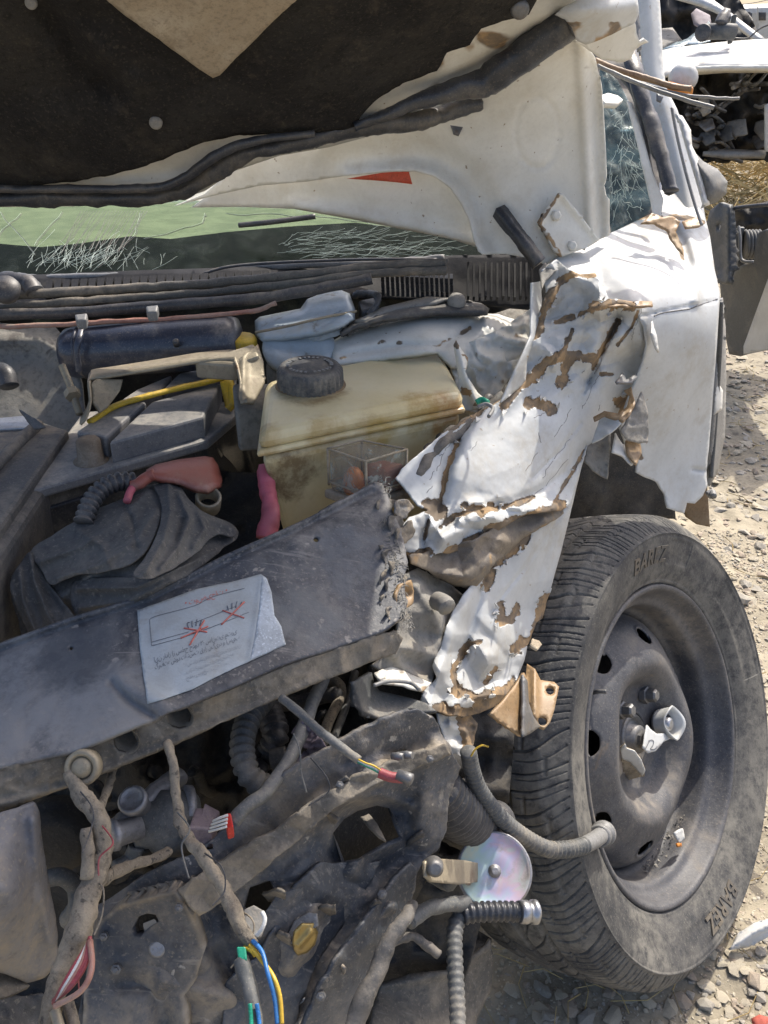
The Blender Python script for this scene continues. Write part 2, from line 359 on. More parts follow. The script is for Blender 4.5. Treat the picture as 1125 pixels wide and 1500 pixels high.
m_paper = M('paper_label', (.38, .42, .44), (.33, .35, .35), (.24, .21, .165), scale=26, rough=.7, bump=.15, upd=0, dth=(.55, .72), grit=.3)
m_ink = M('black_print', (.16, .17, .19), rough=.7, bump=.02); m_redink = M('red_print', (.50, .15, .12), (.6, .16, .12), rough=.7, bump=.02)
m_redst = M('red_sticker', (.52, .07, .03), (.45, .08, .04), rough=.5)
m_orange = M('orange_lens', (.75, .26, .03), (.6, .2, .03), rough=.3, coat=.3)
m_blue = M('blue_wire', (.03, .16, .42), rough=.4, bump=.05); m_ywire = M('yellow_wire', (.65, .42, .04), rough=.4, bump=.05)
m_green = M('green_plastic', (.02, .30, .18), rough=.4, bump=.05); m_wwire = M('white_wire', (.65, .65, .62), rough=.4); m_rwire = M('maroon_wire', (.30, .05, .06), (.24, .07, .07), rough=.5)
m_purp = M('mauve_connector', (.16, .13, .155), (.2, .16, .18), DUST, rough=.6)
m_roll = M('bare_bent_metal', (.20, .165, .125), (.13, .115, .10), (.30, .25, .18), rough=.6, bump=.3, rust=((.36, .235, .11), (.54, .66)))  # tan blotches paint golden highlights on the grey-brown metal
m_blkbox = M('black_case_plastic', (.022, .024, .029), (.034, .036, .042), (.17, .155, .13), rough=.32, bump=.15, upd=.1, dth=(.44, .66), streak=((.22, .21, .2), (2.2, .3, .5), .5))  # pale streaks paint a gloss onto the black plastic
m_stone = M('pale_stone', (.50, .45, .35), (.40, .355, .27), (.50, .44, .33), scale=30, rough=.9, bump=.5)
m_stone2 = M('warm_stone', (.42, .35, .27), (.34, .28, .215), rough=.9, bump=.5, scale=30)
m_stone3 = M('grey_stone', (.33, .305, .26), (.42, .385, .32), rough=.9, bump=.5, scale=30)
m_ground = M('dusty_gravel_ground', (.37, .325, .24), (.28, .245, .18), (.42, .37, .275), scale=3, rough=.95, bump=1.2, bscale=90, upd=0, spots=((.16, .14, .11), (.6, .66)))
m_straw = M('dry_straw', (.50, .38, .17), (.40, .29, .12), rough=.8, bump=.1, scale=30)
m_greypl = M('grey_bumper_plastic', (.085, .09, .09), (.11, .115, .115), (.22, .20, .17), rough=.6, bump=.1, upd=.3)
m_btape = M('bronze_trim', (.22, .13, .07), (.30, .19, .10), rough=.5)
m_gtrim = M('grey_trim', (.22, .22, .215), (.16, .16, .155), rough=.5)
m_seat = M('pale_seat_cover', (.36, .36, .30), (.24, .25, .21), rough=.8)
m_mauve = M('mauve_cloth', (.30, .27, .29), (.24, .21, .23), rough=.9)
m_oldglass = M('crazed_glass_flakes', (.30, .40, .42), (.5, .58, .6), rough=.25, bump=1.2, bscale=200, coat=.4)
def glass(name, tint, fac=.25, haze=.12):
    m = bpy.data.materials.new(name); m.use_nodes = True; t = m.node_tree; t.nodes.clear()
    o = N(t, 'ShaderNodeOutputMaterial'); tr = N(t, 'ShaderNodeBsdfTransparent'); tr.inputs[0].default_value = (*tint, 1)
    gl = N(t, 'ShaderNodeBsdfGlossy'); gl.inputs['Roughness'].default_value = .06; gl.inputs[0].default_value = (.85, .9, .9, 1)
    df = N(t, 'ShaderNodeBsdfDiffuse'); df.inputs[0].default_value = (.45, .5, .46, 1)
    tc = N(t, 'ShaderNodeTexCoord').outputs['Object']; n = noise(t, tc, 28, 8, .7, .8)
    lw = N(t, 'ShaderNodeLayerWeight'); lw.inputs[0].default_value = .5; fr_ = math_(t, 'ADD', math_(t, 'MULTIPLY', math_(t, 'POWER', lw.outputs['Facing'], 4.0), .16), .008)
    a = N(t, 'ShaderNodeMixShader'); t.links.new(math_(t, 'ADD', math_(t, 'MULTIPLY', ramp(t, n, .45, .75), haze * 2), haze * .4), a.inputs[0])
    t.links.new(tr.outputs[0], a.inputs[1]); t.links.new(df.outputs[0], a.inputs[2])
    c = N(t, 'ShaderNodeMixShader'); t.links.new(fr_, c.inputs[0]); t.links.new(a.outputs[0], c.inputs[1]); t.links.new(gl.outputs[0], c.inputs[2])
    nb = N(t, 'ShaderNodeBump'); nb.inputs['Strength'].default_value = .4; nb.inputs['Distance'].default_value = .003; t.links.new(n, nb.inputs['Height'])
    t.links.new(nb.outputs[0], gl.inputs['Normal']); t.links.new(c.outputs[0], o.inputs[0]); return m
m_glass = glass('green_laminated_glass', (.60, .68, .55), haze=.02); m_glassd = glass('crazed_side_glass', (.35, .48, .55), haze=.3)
m_clear = glass('scuffed_clear_cover', (.82, .74, .66), haze=.42)
def iris():
    m = bpy.data.materials.new('iridescent_zinc'); m.use_nodes = True; t = m.node_tree; b = t.nodes['Principled BSDF']
    tc = N(t, 'ShaderNodeTexCoord').outputs['Object']; n = noise(t, tc, 48, 2, .5, .8)
    dp_ = N(t, 'ShaderNodeVectorMath', operation='DOT_PRODUCT'); t.links.new(tc, dp_.inputs[0]); dp_.inputs[1].default_value = (9, 3, -6)
    cr = N(t, 'ShaderNodeValToRGB'); t.links.new(math_(t, 'ADD', math_(t, 'ADD', dp_.outputs['Value'], .1), math_(t, 'MULTIPLY', n, .8)), cr.inputs[0]); e = cr.color_ramp.elements
    e[0].position = .15; e[0].color = (.55, .60, .22, 1); e[1].position = .85; e[1].color = (.72, .50, .42, 1)
    for p, c in ((.28, (.25, .58, .45, 1)), (.40, (.28, .52, .70, 1)), (.52, (.50, .36, .74, 1)), (.62, (.74, .36, .52, 1)), (.74, (.55, .60, .50, 1))):
        q = e.new(p); q.color = c
    nd = noise(t, tc, 45, 8, .7); col = mixc(t, ramp(t, nd, .5, .72), mixc(t, .6, cr.outputs[0], (.56, .57, .58)), (.40, .36, .30))
    t.links.new(col, b.inputs['Base Color']); b.inputs['Metallic'].default_value = .2; b.inputs['Roughness'].default_value = .42
    return m
m_iris = iris()

# ================================================================== ground
def grid_axis(a, b, near0, near1, st):
    c = list(np.arange(near0, near1, st)); s = st; x = near1
    while x < b: c.append(x); s *= 1.25; x += s
    c.append(b); s = st; x = near0 - st
    while x > a: c.insert(0, x); s *= 1.25; x -= s
    c.insert(0, a); return np.array(c)
gxs, gys = grid_axis(-120, 120, -.3, 1.9, .013), grid_axis(-40, 260, .55, 3.4, .014)
GX, GY = np.meshgrid(gxs, gys)
def gz(x, y):
    near = np.clip(1.6 - np.hypot(x - .7, y - 1.5) / 3, 0, 1)
    return ((fbm(x, y, .25, 40, 3) - .5) * .03 + (fbm(x, y, .035, 41, 3) - .5) * .016) * near - .004
GZ = gz(GX, GY); nx = len(gxs); ny = len(gys)
ii = (np.arange(ny - 1)[:, None] * nx + np.arange(nx - 1)[None]).ravel()
g = mk('ground', np.stack([GX.ravel(), GY.ravel(), GZ.ravel()], -1), np.stack([ii, ii + 1, ii + 1 + nx, ii + nx], -1), m_ground, org=(0, 0, 0))
tag(g, 'dry stony ground of the scrapyard', kind='structure')
def rock_mesh(seed, flat=.45, sub=2):
    rs = np.random.RandomState(seed); import bmesh
    bm = bmesh.new(); pts = rs.normal(size=(22 if sub > 1 else 9, 3)); pts /= np.linalg.norm(pts, axis=1)[:, None]; pts *= rs.uniform(.7, 1.0, (len(pts), 1))
    pts[:, 2] *= flat
    for p in pts: bm.verts.new(p)
    bmesh.ops.convex_hull(bm, input=bm.verts); 
    for v in [v for v in bm.verts if not v.link_faces]: bm.verts.remove(v)
    bmesh.ops.recalc_face_normals(bm, faces=bm.faces)
    me = bpy.data.meshes.new('stone'); bm.to_mesh(me); bm.free(); return me
rocks = [rock_mesh(100 + i, .22 + .3 * (i % 4) / 3) for i in range(14)]
for i, me in enumerate(rocks): me.materials.append([m_stone, m_stone, m_stone2, m_stone3][i % 4])
rs = np.random.RandomState(5)
def gpix(px, py, z=0): return W(*cz(px, py, z))
n = 0
for k in range(4000):
    if n >= 260: break
    px, py = rs.uniform(1035, 1135), rs.uniform(515, 1500)
    if rs.rand() < .25: px, py = rs.uniform(720, 1130), rs.uniform(1400, 1510)
    if py > 740 and px < 1000 + (py - 740) * .25 and py < 1380: continue
    p = gpix(px, py); dist = p[1]
    s = (.0038 + .0075 * rs.rand() ** 2) * (1.0 + dist * .45)
    if rs.rand() < .06: s *= 1.6
    o = bpy.data.objects.new('stone', rocks[rs.randint(len(rocks))]); COL.objects.link(o)
    o.location = (p[0], p[1], float(gz(p[0], p[1])) + s * .18); o.scale = (s * rs.uniform(.8, 1.5), s, s * rs.uniform(.7, 1.1))
    o.rotation_euler = (rs.uniform(-.25, .25), rs.uniform(-.25, .25), rs.uniform(0, 6.3))
    tag(o, 'pale angular stone lying loose on the dry ground beside the wreck', 'stone', 'loose stones on the ground'); n += 1
def scatter(name, count, box, smin, smax, mats, seed, grow=.5, flat=.4):
    rs = np.random.RandomState(seed); V = []; Fc = []; MI = []; b = 0
    base = []
    for k in range(8):
        me = rock_mesh(seed * 10 + k, flat, 1); base.append((np.array([v.co[:] for v in me.vertices]), [tuple(p.vertices) for p in me.polygons]))
    for i in range(count):
        v, f = base[rs.randint(8)]; x, y = rs.uniform(box[0], box[1]), rs.uniform(box[2], box[3]) 
        s = rs.uniform(smin, smax) * (1 + grow * y) * (.5 + rs.rand() ** 3); a = rs.uniform(0, 6.3); c, d = math.cos(a), math.sin(a)
        q = v * s * [rs.uniform(.8, 1.5), 1, 1]; q = np.stack([q[:, 0] * c - q[:, 1] * d, q[:, 0] * d + q[:, 1] * c, q[:, 2] + q[:, 0] * rs.uniform(-.3, .3)], -1)
        V.append(q + [x, y, float(gz(x, y)) + s * .1]); Fc += [tuple(np.array(t) + b) for t in f]; MI += [rs.randint(len(mats))] * len(f); b += len(v)
    o = mk(name, np.vstack(V), Fc, mats[0], smooth=False)
    for m in mats[1:]: o.data.materials.append(m)
    o.data.polygons.foreach_set('material_index', MI); return o
tag(scatter('gravel', 42000, (-.1, 1.25, .6, 2.0), .0014, .0036, [m_stone, m_stone3, m_stone, m_stone2], 61, .4), 'small pale gravel covering the ground', kind='stuff')
tag(scatter('slate_chips', 12000, (.5, 3.0, 1.6, 7.0), .005, .0115, [m_stone, m_stone2, m_stone3], 62, .30, .3), 'flat chips of stone covering the ground behind', kind='stuff')
def straw(name, count, boxf, L, wd_, seed, label, up=.2):
    rs = np.random.RandomState(seed); V = []; Fc = []
    for i in range(count):
        x, y = boxf(rs); l = rs.uniform(.4, 1) * L; a = rs.uniform(0, 6.3); t = rs.uniform(.02, up); z0 = float(gz(x, y)) + .004
        pts = [np.array([x, y, z0]) + l * u * np.array([math.cos(a + u * .6), math.sin(a + u * .6), t * (1 - .4 * u)]) for u in (0, .5, 1)]
        w_ = np.array([-math.sin(a), math.cos(a), 0]) * wd_; b = len(V)
        for p in pts: V += [p - w_, p + w_, p + [0, 0, wd_ * 1.2]]
        for s in (0, 3): Fc += [(b + s, b + s + 3, b + s + 5, b + s + 2), (b + s + 2, b + s + 5, b + s + 4, b + s + 1)]
    return tag(mk(name, np.array(V), Fc, m_straw, smooth=False), label, kind='stuff')
straw('dry_grass', 2600, lambda r: (r.uniform(1.6, 6.5), r.uniform(5.2, 9.5)), .55, .006, 71, 'dry yellow grass growing before the wreck behind', 1.1)
straw('straw', 320, lambda r: (r.uniform(.75, 2.2), r.uniform(1.3, 3.3)), .09, .0012, 72, 'dry straw stems lying between the stones')
straw('straw_bits', 60, lambda r: (r.uniform(.05, .6), r.uniform(.55, .95)), .10, .0008, 73, 'thin dry stems under the tyre', .8)
# litter by the tyre
tag(sheet('plastic_shard', [(1068, 1392), (1080, 1368), (1104, 1352), (1130, 1344), (1140, 1362), (1120, 1376), (1095, 1388)], [cz(1068, 1392, .012), cz(1100, 1350, .035), cz(1130, 1380, .02)], m_plain, res=5, th=.003,
      disp=lambda x, y: .012 * np.exp(-(segdist(x, y, [(1070, 1390), (1100, 1368), (1135, 1352)]) / 6) ** 2)), 'curved white plastic shard lying on the gravel by the tyre', 'plastic shard')
tag(sheet('brick_fragment', [(1100, 1492), (1112, 1486), (1126, 1490), (1130, 1508), (1104, 1508)], [cz(1100, 1490, .02), cz(1130, 1490, .02), cz(1110, 1508, .015)], M('red_brick', (.45, .10, .07), rough=.8), res=5, th=.012, puff=.004, puffw=5), 'small red fragment on the gravel at the bottom right', 'fragment')

# ================================================================== background wreck
def xyz(px, py, Y): return W(*cy(px, py, Y))
YB = 6.6
bk = thing('wrecked_van', 'white wrecked van with open dark engine bay, standing behind the car', 'van', (4.0, YB + .8, 0))
def bsheet(name, pl, Ys, m, par=bk, **k):
    c = [cy(a, b_, y) for (a, b_), y in zip(pl, Ys)] if isinstance(Ys, (list, tuple)) else [cy(a, b_, Ys) for a, b_ in pl]
    if not isinstance(Ys, (list, tuple)):
        c = [cy(900, 0, Ys), cy(1200, 0, Ys), cy(900, 300, Ys), cy(1200, 300, Ys)]
    return sheet(name, pl, c, m, par, **k)
bsheet('hood', [(965, 78), (985, 70), (1050, 62), (1100, 58), (1200, 54), (1200, 98), (1126, 95), (1060, 97), (1020, 97), (975, 108), (962, 108)], 0, m_plain, res=9, th=.03,) if False else None
sheet('hood', [(940, 80), (985, 70), (1050, 62), (1100, 58), (1200, 54), (1205, 97), (1126, 95), (1060, 96), (1020, 97), (975, 107), (940, 110)],
      [cy(940, 75, 7.8), cy(1200, 54, 7.8), cy(940, 108, YB), cy(1200, 97, YB), cy(1070, 80, 7.1)], m_plain, bk, res=8, th=.03)
sheet('front_lip', [(1004, 108), (1020, 97), (1060, 95), (1126, 95), (1205, 96), (1205, 106), (1126, 107), (1060, 107), (1020, 110)], [cy(1004, 100, YB - .03), cy(1205, 96, YB - .03), cy(1100, 110, YB + .02)], m_white2, bk, res=7, th=.03, puff=.03, puffw=5)
sheet('engine_bay', [(950, 106), (1205, 104), (1205, 232), (1060, 236), (950, 240)], [cy(950, 106, 7.5), cy(1205, 106, 7.5), cy(950, 240, 7.1), cy(1205, 240, 7.1)], m_dark, bk, res=7, th=.02,
      disp=lambda x, y: .35 * (ridg(x, y, 38, 9) - .4))
rs = np.random.RandomState(12)
hs = None
for k in range(26):
    x, y = rs.uniform(985, 1120), rs.uniform(125, 225); L = rs.uniform(18, 55); a = rs.uniform(-.9, .9)
    pts = [cy(x + L * t * math.cos(a), y + L * t * math.sin(a) + rs.uniform(-5, 5), rs.uniform(6.75, 7.1)) for t in (0, .33, .66, 1)]
    tube('hose', pts, rs.uniform(1.4, 3.6), [m_dsteel, m_hose, m_inner, m_blkdusty][k % 4], bk, seg=8, n=5)
for k in range(7):
    x, y = rs.uniform(1000, 1110), rs.uniform(120, 210); w_, h_ = rs.uniform(10, 26), rs.uniform(10, 22)
    sheet('crushed_panel', [(x, y), (x + w_, y - 4), (x + w_ + 3, y + h_), (x + w_ * .4, y + h_ + 6), (x - 4, y + h_ * .6)], [cy(x, y, 6.9), cy(x + w_, y, 6.75), cy(x, y + h_, 6.8)], [m_inner, m_dsteel, m_greypl][k % 3], bk, res=4, th=.01, jag=2)
sheet('windscreen_frame', [(900, -30), (1000, -22), (1040, -4), (1062, 12), (1120, 56), (1112, 57), (1055, 14), (1030, 3), (990, -8), (900, -14)], [cy(900, -20, 9.0), cy(1040, 0, 8.6), cy(1116, 56, 7.8)], m_plain, bk, res=6, th=.04)
sheet('cab_interior', [(880, -40), (1060, -40), (1120, 62), (880, 84)], [cy(880, -20, 9.8), cy(1100, -20, 9.8), cy(900, 80, 9.4)], m_dark, bk, res=9, th=.02, disp=lambda x, y: .3 * (ridg(x, y, 40, 4) - .4))
sheet('seat_cloth', [(1012, 20), (1020, 12), (1040, 22), (1042, 34), (1028, 45), (1016, 36)], [cy(1012, 20, 8.9), cy(1040, 20, 8.9), cy(1025, 45, 8.6)], m_mauve, bk, res=4, th=.02, puff=.05, puffw=8)
sheet('broken_windscreen', [(960, 74), (992, 62), (1028, 44), (1038, 30), (1046, 40), (1040, 60), (1000, 68)], [cy(960, 74, 7.9), cy(1040, 40, 8.4), cy(1000, 66, 7.9)], m_oldglass, bk, res=5, th=.006, jag=3)
sheet('dashboard', [(880, 60), (930, 46), (985, 40), (1000, 60), (960, 76), (880, 86)], [cy(880, 60, 8.7), cy(990, 40, 8.8), cy(960, 76, 8.3)], m_inner, bk, res=6, th=.02, puff=.05, puffw=10)
lathe('indicator', xyz(1002, 113, 6.45), (.15, -1, .25), [(.001, .04), (.04, .035), (.07, .02), (.08, 0), (.07, -.05)], m_plain, bk, seg=20, fn=lambda r, h, a: (r * (1 + .25 * abs(math.cos(a))), h))
hexa('indicator_lens', [xyz(978, 118, 6.42), xyz(1016, 127, 6.42), xyz(1016, 128, 6.3), xyz(978, 120, 6.3)], .05, m_orange, bk, bv=.012)
sheet('side_fender', [(1122, 155), (1130, 150), (1205, 150), (1205, 225), (1122, 222)], [cy(1122, 155, 6.5), cy(1205, 150, 6.6), cy(1122, 222, 6.5)], m_plain, bk, res=7, th=.02)
sheet('lower_beam', [(1030, 222), (1060, 218), (1122, 220), (1122, 226), (1060, 226)], [cy(1030, 222, 6.7), cy(1122, 220, 6.7), cy(1070, 226, 6.6)], m_inner, bk, res=5, th=.03, puff=.03, puffw=4)
# part of a torn mirror lying on its hood
mr = thing('torn_mirror', 'grey torn-off door mirror lying on the hood of the wreck behind', 'mirror', xyz(1055, 60, 7.45))
tube('mirror_body', [cy(1030, 48, 7.4), cy(1046, 46, 7.35), cy(1064, 46, 7.3), cy(1076, 47, 7.3)], 11, m_greypl, mr, seg=14)
lathe('mirror_socket', xyz(1030, 48, 7.3), (-.6, -.8, .1), [(.035, .02), (.055, .02), (.06, 0), (.05, -.03)], m_blk, mr, seg=18)
sheet('mirror_shell', [(1046, 33), (1052, 20), (1062, 11), (1070, 13), (1071, 26), (1066, 37), (1058, 38)], [cy(1046, 33, 7.3), cy(1066, 11, 7.4), cy(1066, 37, 7.3)], m_blk, mr, res=4, th=.03, puff=.04, puffw=7)
hexa('mirror_bracket', [xyz(1072, 22, 7.35), xyz(1080, 20, 7.35), xyz(1080, 20, 7.45), xyz(1072, 22, 7.45)], .19, m_greypl, mr, bv=.01)
tube('mirror_cable', [cy(1076, 56, 7.3), cy(1095, 56, 7.3), cy(1108, 46, 7.3), cy(1122, 38, 7.2), cy(1150, 30, 7.2)], 1.3, m_blk, mr, seg=6)
# far truck, wall, wire
ft = thing('far_truck', 'white truck cab far behind at the top right corner', 'truck', (7.2, 14.8, 0))
hexa('cab', [xyz(1076, 10, 13.8), xyz(1190, 6, 13.8), xyz(1190, 3, 15.4), xyz(1076, 7, 15.4)], 1.4, m_plain, ft, bv=.08)
sheet('windscreen_glass', [(1084, 19), (1098, 17), (1102, 20), (1100, 29), (1086, 31)], [cy(1084, 19, 13.72), cy(1100, 17, 13.72), cy(1090, 31, 13.72)], m_blk, ft, res=4, th=.02)
sheet('window_glass', [(1112, 18), (1122, 18), (1122, 30), (1112, 30)], [cy(1112, 19, 13.72), cy(1130, 17, 13.72), cy(1112, 31, 13.72)], m_blk, ft, res=4, th=.02)
tube('door_pillar', [cy(1110, 10, 13.75), cy(1111, 34, 13.75), cy(1112, 58, 13.75)], 1.4, m_plain, ft, seg=6)
tube('windscreen_pillar', [cy(1080, 10, 13.7), cy(1104, 40, 13.7), cy(1118, 58, 13.7)], 1.6, m_plain, ft, seg=6)
tag(tube('barbed_wire', [cy(1050, 9, 20), cy(1080, 7, 20), cy(1110, 3, 20), cy(1150, -6, 20)], .6, m_dsteel, seg=5), 'thin sagging wire strung across the sky above the truck', 'wire')
V = []; Fc = []
for i in range(61):
    x = -60 + i * 3; V += [(x, 118, -1), (x, 120 + 4 * math.sin(i), 1.0 + 3.2 * fbm(np.array([x]), np.array([0.]), 22, 3)[0]), (x, 150, 0)]
for i in range(60):
    for j in (0, 1): Fc.append((i * 3 + j, i * 3 + 3 + j, i * 3 + 4 + j, i * 3 + 1 + j))
tag(mk('hills', np.array(V, float), Fc, m_stone, smooth=True), 'low pale hills on the horizon', kind='structure')

# second wreck, piece at the right edge
b2 = thing('dark_bumper_wreck', 'grey plastic front corner of a second wreck with its wheel arch, at the right edge', 'car', (1.75, 3.3, 0))
sheet('inner_arch', [(1040, 308), (1054, 297), (1076, 303), (1078, 330), (1078, 392), (1074, 404), (1062, 416), (1052, 412), (1040, 380), (1034, 330)],
      [cy(1040, 308, 3.2), cy(1076, 303, 3.1), cy(1062, 416, 3.0), cy(1040, 380, 3.15)], m_greypl, b2, res=5, th=.02,
      disp=lambda x, y: .05 * np.exp(-(np.abs(x - 1068) / 4) ** 2) + .03 * (fbm(x, y, 20, 3) - .5), holes=[[(1049, 330), (1053, 326), (1056, 331), (1054, 337), (1050, 336)]])
sheet('bumper_skin', [(1054, 412), (1064, 414), (1080, 392), (1088, 388), (1104, 386), (1108, 352), (1112, 340), (1120, 337), (1200, 330), (1200, 470), (1125, 510), (1085, 522), (1068, 519), (1060, 480)],
      [cy(1054, 412, 3.25), cy(1110, 345, 3.0), cy(1075, 515, 3.15), cy(1180, 380, 2.8)], m_greypl, b2, res=6, th=.015)
sheet('white_door', [(1125, 408), (1150, 380), (1220, 370), (1220, 500), (1120, 514), (1084, 521)], [cy(1125, 408, 2.95), cy(1084, 521, 3.12), cy(1220, 370, 2.6)], m_plain, b2, res=6, th=.02)
sheet('dark_hollow', [(1076, 303), (1100, 300), (1210, 298), (1210, 400), (1078, 396)], [cy(1076, 303, 3.5), cy(1210, 300, 3.3), cy(1080, 400, 3.5)], m_dark, b2, res=7, th=.02, disp=lambda x, y: .1 * (ridg(x, y, 25, 3) - .5))
tube('rubber_edge', [cy(1076, 305, 3.1), cy(1100, 302, 3.05), cy(1125, 300, 3.0), cy(1160, 299, 2.95)], 3, m_blk, b2, seg=8)
for k in range(5):
    lathe('spring_coil', xyz(1092 + k * 5, 358, 3.2), (1, -.1, .1), [(.045, -.006), (.052, 0), (.045, .006)], m_hose, b2, seg=18)
tube('bracket', [cy(1082, 332, 3.15), cy(1084, 350, 3.12), cy(1086, 380, 3.1), cy(1104, 384, 3.05)], 2.6, m_gtrim, b2, seg=6)
hexa('bracket_plate', [xyz(1079, 333, 3.2), xyz(1091, 333, 3.2), xyz(1091, 332, 3.3), xyz(1079, 332, 3.3)], .14, m_greypl, b2, bv=.006)

# ================================================================== wheel of the wrecked car
car = thing('wrecked_car', 'white crashed car in the foreground with torn front fender, open hood and bare engine bay', 'car', (-.1, 1.15, 0))
wc = np.array([.3771, .9065, .2943])
ya, ca = math.radians(-38.03), math.radians(23.81)
wn = np.array([math.cos(ya) * math.cos(ca), math.sin(ya) * math.cos(ca), math.sin(ca)])
wu = np.array([-math.sin(ya), math.cos(ya), 0]); wv = np.cross(wn, wu)
wheel = bpy.data.objects.new('wheel', None); wheel.empty_display_size = .05; link(wheel, wc, car)
def wl(r, a, z): # local polar -> world ; a: angle, 0 = up in the wheel plane, clockwise seen from outside
    r, a, z = np.broadcast_arrays(np.asarray(r, float), np.asarray(a, float), np.asarray(z, float))
    return wc + r[..., None] * (np.cos(a)[..., None] * wv - np.sin(a)[..., None] * (-wu)) * 1.0 + z[..., None] * wn
def wpx(px, py, z):  # pixel -> (r, a) on the wheel plane at local height z
    d = W(px, py, 1.0) - np.array([0, 0, H]); o = np.array([0, 0, H]); t = ((wc + wn * z - o) @ wn) / (d @ wn); q = o + d * t - wc
    return math.hypot(q @ wv, q @ wu), math.atan2(q @ wu, q @ wv)
def wpt(px, py, z):
    r, a = wpx(px, py, z); return wc + r * (math.cos(a) * wv + math.sin(a) * wu) + z * wn
def wl(r, a, z):
    r, a, z = np.broadcast_arrays(np.asarray(r, float), np.asarray(a, float), np.asarray(z, float))
    return wc + r[..., None] * (np.cos(a)[..., None] * wv + np.sin(a)[..., None] * wu) + z[..., None] * wn
# tyre: profile from the rim seat round the sidewall, the tread and back
prof = catmull([(.201, -.012), (.209, .000), (.216, .008), (.230, .017), (.250, .025), (.266, .030), (.2785, .0315), (.2860, .0275), (.2960, .019), (.3045, .009)], 6)
prof = [tuple(p) for p in prof]
tz = np.linspace(.006, -.150, 92)
for z in tz: prof.append((.3118 - 1.35 * max(abs(z + .072) - .02, 0) ** 2 - 30 * max(abs(z + .072) - .05, 0) ** 3, z))
prof += [tuple(p) for p in catmull([(.300, -.158), (.287, -.172), (.265, -.183), (.240, -.188), (.215, -.190), (.200, -.186)], 5)]
prof = np.array(prof); NA = 2300; A = np.linspace(0, 2 * math.pi, NA, endpoint=False)
R_, A_ = np.meshgrid(prof[:, 0], A, indexing='ij'); Z_, _ = np.meshgrid(prof[:, 1], A, indexing='ij')
def groove(d, w, h): return -h * np.clip(1.5 - np.abs(d) / w, 0, 1)
dr = np.zeros_like(R_); on = (Z_ < .031) & (Z_ > -.168) & (R_ > .2805)
for zc, w_ in ((-.034, .0036), (-.072, .0036), (-.110, .0036)): dr = np.minimum(dr, groove(Z_ - zc, w_, .0075))
def sipes(pitch, z0, z1, skew, w_, h_, curve=0, ph=0):
    t = (Z_ - z0) / (z1 - z0); a = A_ * .3 + .006 * np.sin(A_ * 9) + .005 * np.sin(A_ * 23 + 1) + skew * t + curve * np.sin(t * 3.1) + ph; d = (a / pitch - np.round(a / pitch)) * pitch
    return np.where((t > 0) & (t < 1), groove(d, w_, h_), 0)
pit = 2 * math.pi * .3 / 84
dr = np.minimum(dr, sipes(pit, .030, -.033, .016, .0009, .0046, .007))
dr = np.minimum(dr, sipes(pit, .029, -.022, .013, .0006, .0030, .005, pit / 2))
dr = np.minimum(dr, sipes(pit * 2, -.036, -.070, .028, .0011, .006)); dr = np.minimum(dr, sipes(pit * 2, -.038, -.066, .026, .0009, .004, 0, pit))
dr = np.minimum(dr, sipes(pit * 2, -.074, -.108, -.028, .0011, .006)); dr = np.minimum(dr, sipes(pit, -.112, -.165, .012, .0011, .006))
for zc in (.012, -.014):      # short cuts that break the ribs into blocks
    k_ = np.floor(A_ * .3 / pit * 1.0) % 3; dr = np.minimum(dr, np.where(k_ == (0 if zc > 0 else 1), groove(Z_ - zc, .0012, .003), 0))
wear = np.clip(1.15 - fbm(A_ * 40, Z_ * 300, 12, 12, 2) * .5, .6, 1); dr = dr * wear
dr = np.where(on, dr, 0)
dz = np.zeros_like(R_); side = (Z_ > -.004) & (R_ < .287)
for rc, w_, h_ in ((.2800, .0016, .0022), (.216, .002, .0018), (.236, .001, .0008), (.272, .0007, .0006)): dz += np.where(side, h_ * np.clip(1 - np.abs(R_ - rc) / w_, 0, 1), 0)
am = (np.degrees(A_)) % 360
for a0, a1, r0, r1 in ((24, 38, .243, .272), (62, 100, .240, .272), (190, 206, .243, .272)):   # recessed hatched fields
    dz -= np.where(side & (am > a0) & (am < a1) & (R_ > r0) & (R_ < r1), .0012, 0)
flat = (fbm(A_ * 300 / 6.28, Z_ * 400, 12, 5) - .5) * .0012
P_ = wc + (R_ + dr + flat)[..., None] * (np.cos(A_)[..., None] * wv + np.sin(A_)[..., None] * wu) + (Z_ + dz)[..., None] * wn
P_[..., 2] = np.maximum(P_[..., 2], .004)
npf = len(prof); I, J = np.meshgrid(np.arange(npf - 1), np.arange(NA), indexing='ij'); J2 = (J + 1) % NA
Fq = np.stack([I * NA + J, (I + 1) * NA + J, (I + 1) * NA + J2, I * NA + J2], -1).reshape(-1, 4)
tyre = mk('tyre', P_.reshape(-1, 3), Fq, m_tyre, wheel)
def arc_text(body, r, a0, size, m, nm, z=.0150, dirn=1, par=None):
    c = bpy.data.curves.new(nm, 'FONT'); c.body = body; c.size = size; c.extrude = .0; c.space_character = 1.08; c.offset = .0006
    o = bpy.data.objects.new(nm, c); COL.objects.link(o); dg = bpy.context.evaluated_depsgraph_get()
    me = bpy.data.meshes.new_from_object(o.evaluated_get(dg)); bpy.data.objects.remove(o)
    v = np.array([q.co[:] for q in me.vertices]); f = [tuple(p.vertices) for p in me.polygons]; bpy.data.meshes.remove(me)
    wd_ = v[:, 0].max(); a = a0 + (v[:, 0] - wd_ / 2) / r * -1 * SGN; rr = r + v[:, 1] - size * .35
    zz = np.interp(rr, [p[0] for p in prof[:55]], [p[1] for p in prof[:55]]) + .0006
    o = mk(nm, wl(rr, a, zz), f, m, par, False); s = o.modifiers.new('t', 'SOLIDIFY'); s.thickness = .0018; s.offset = 0; return o
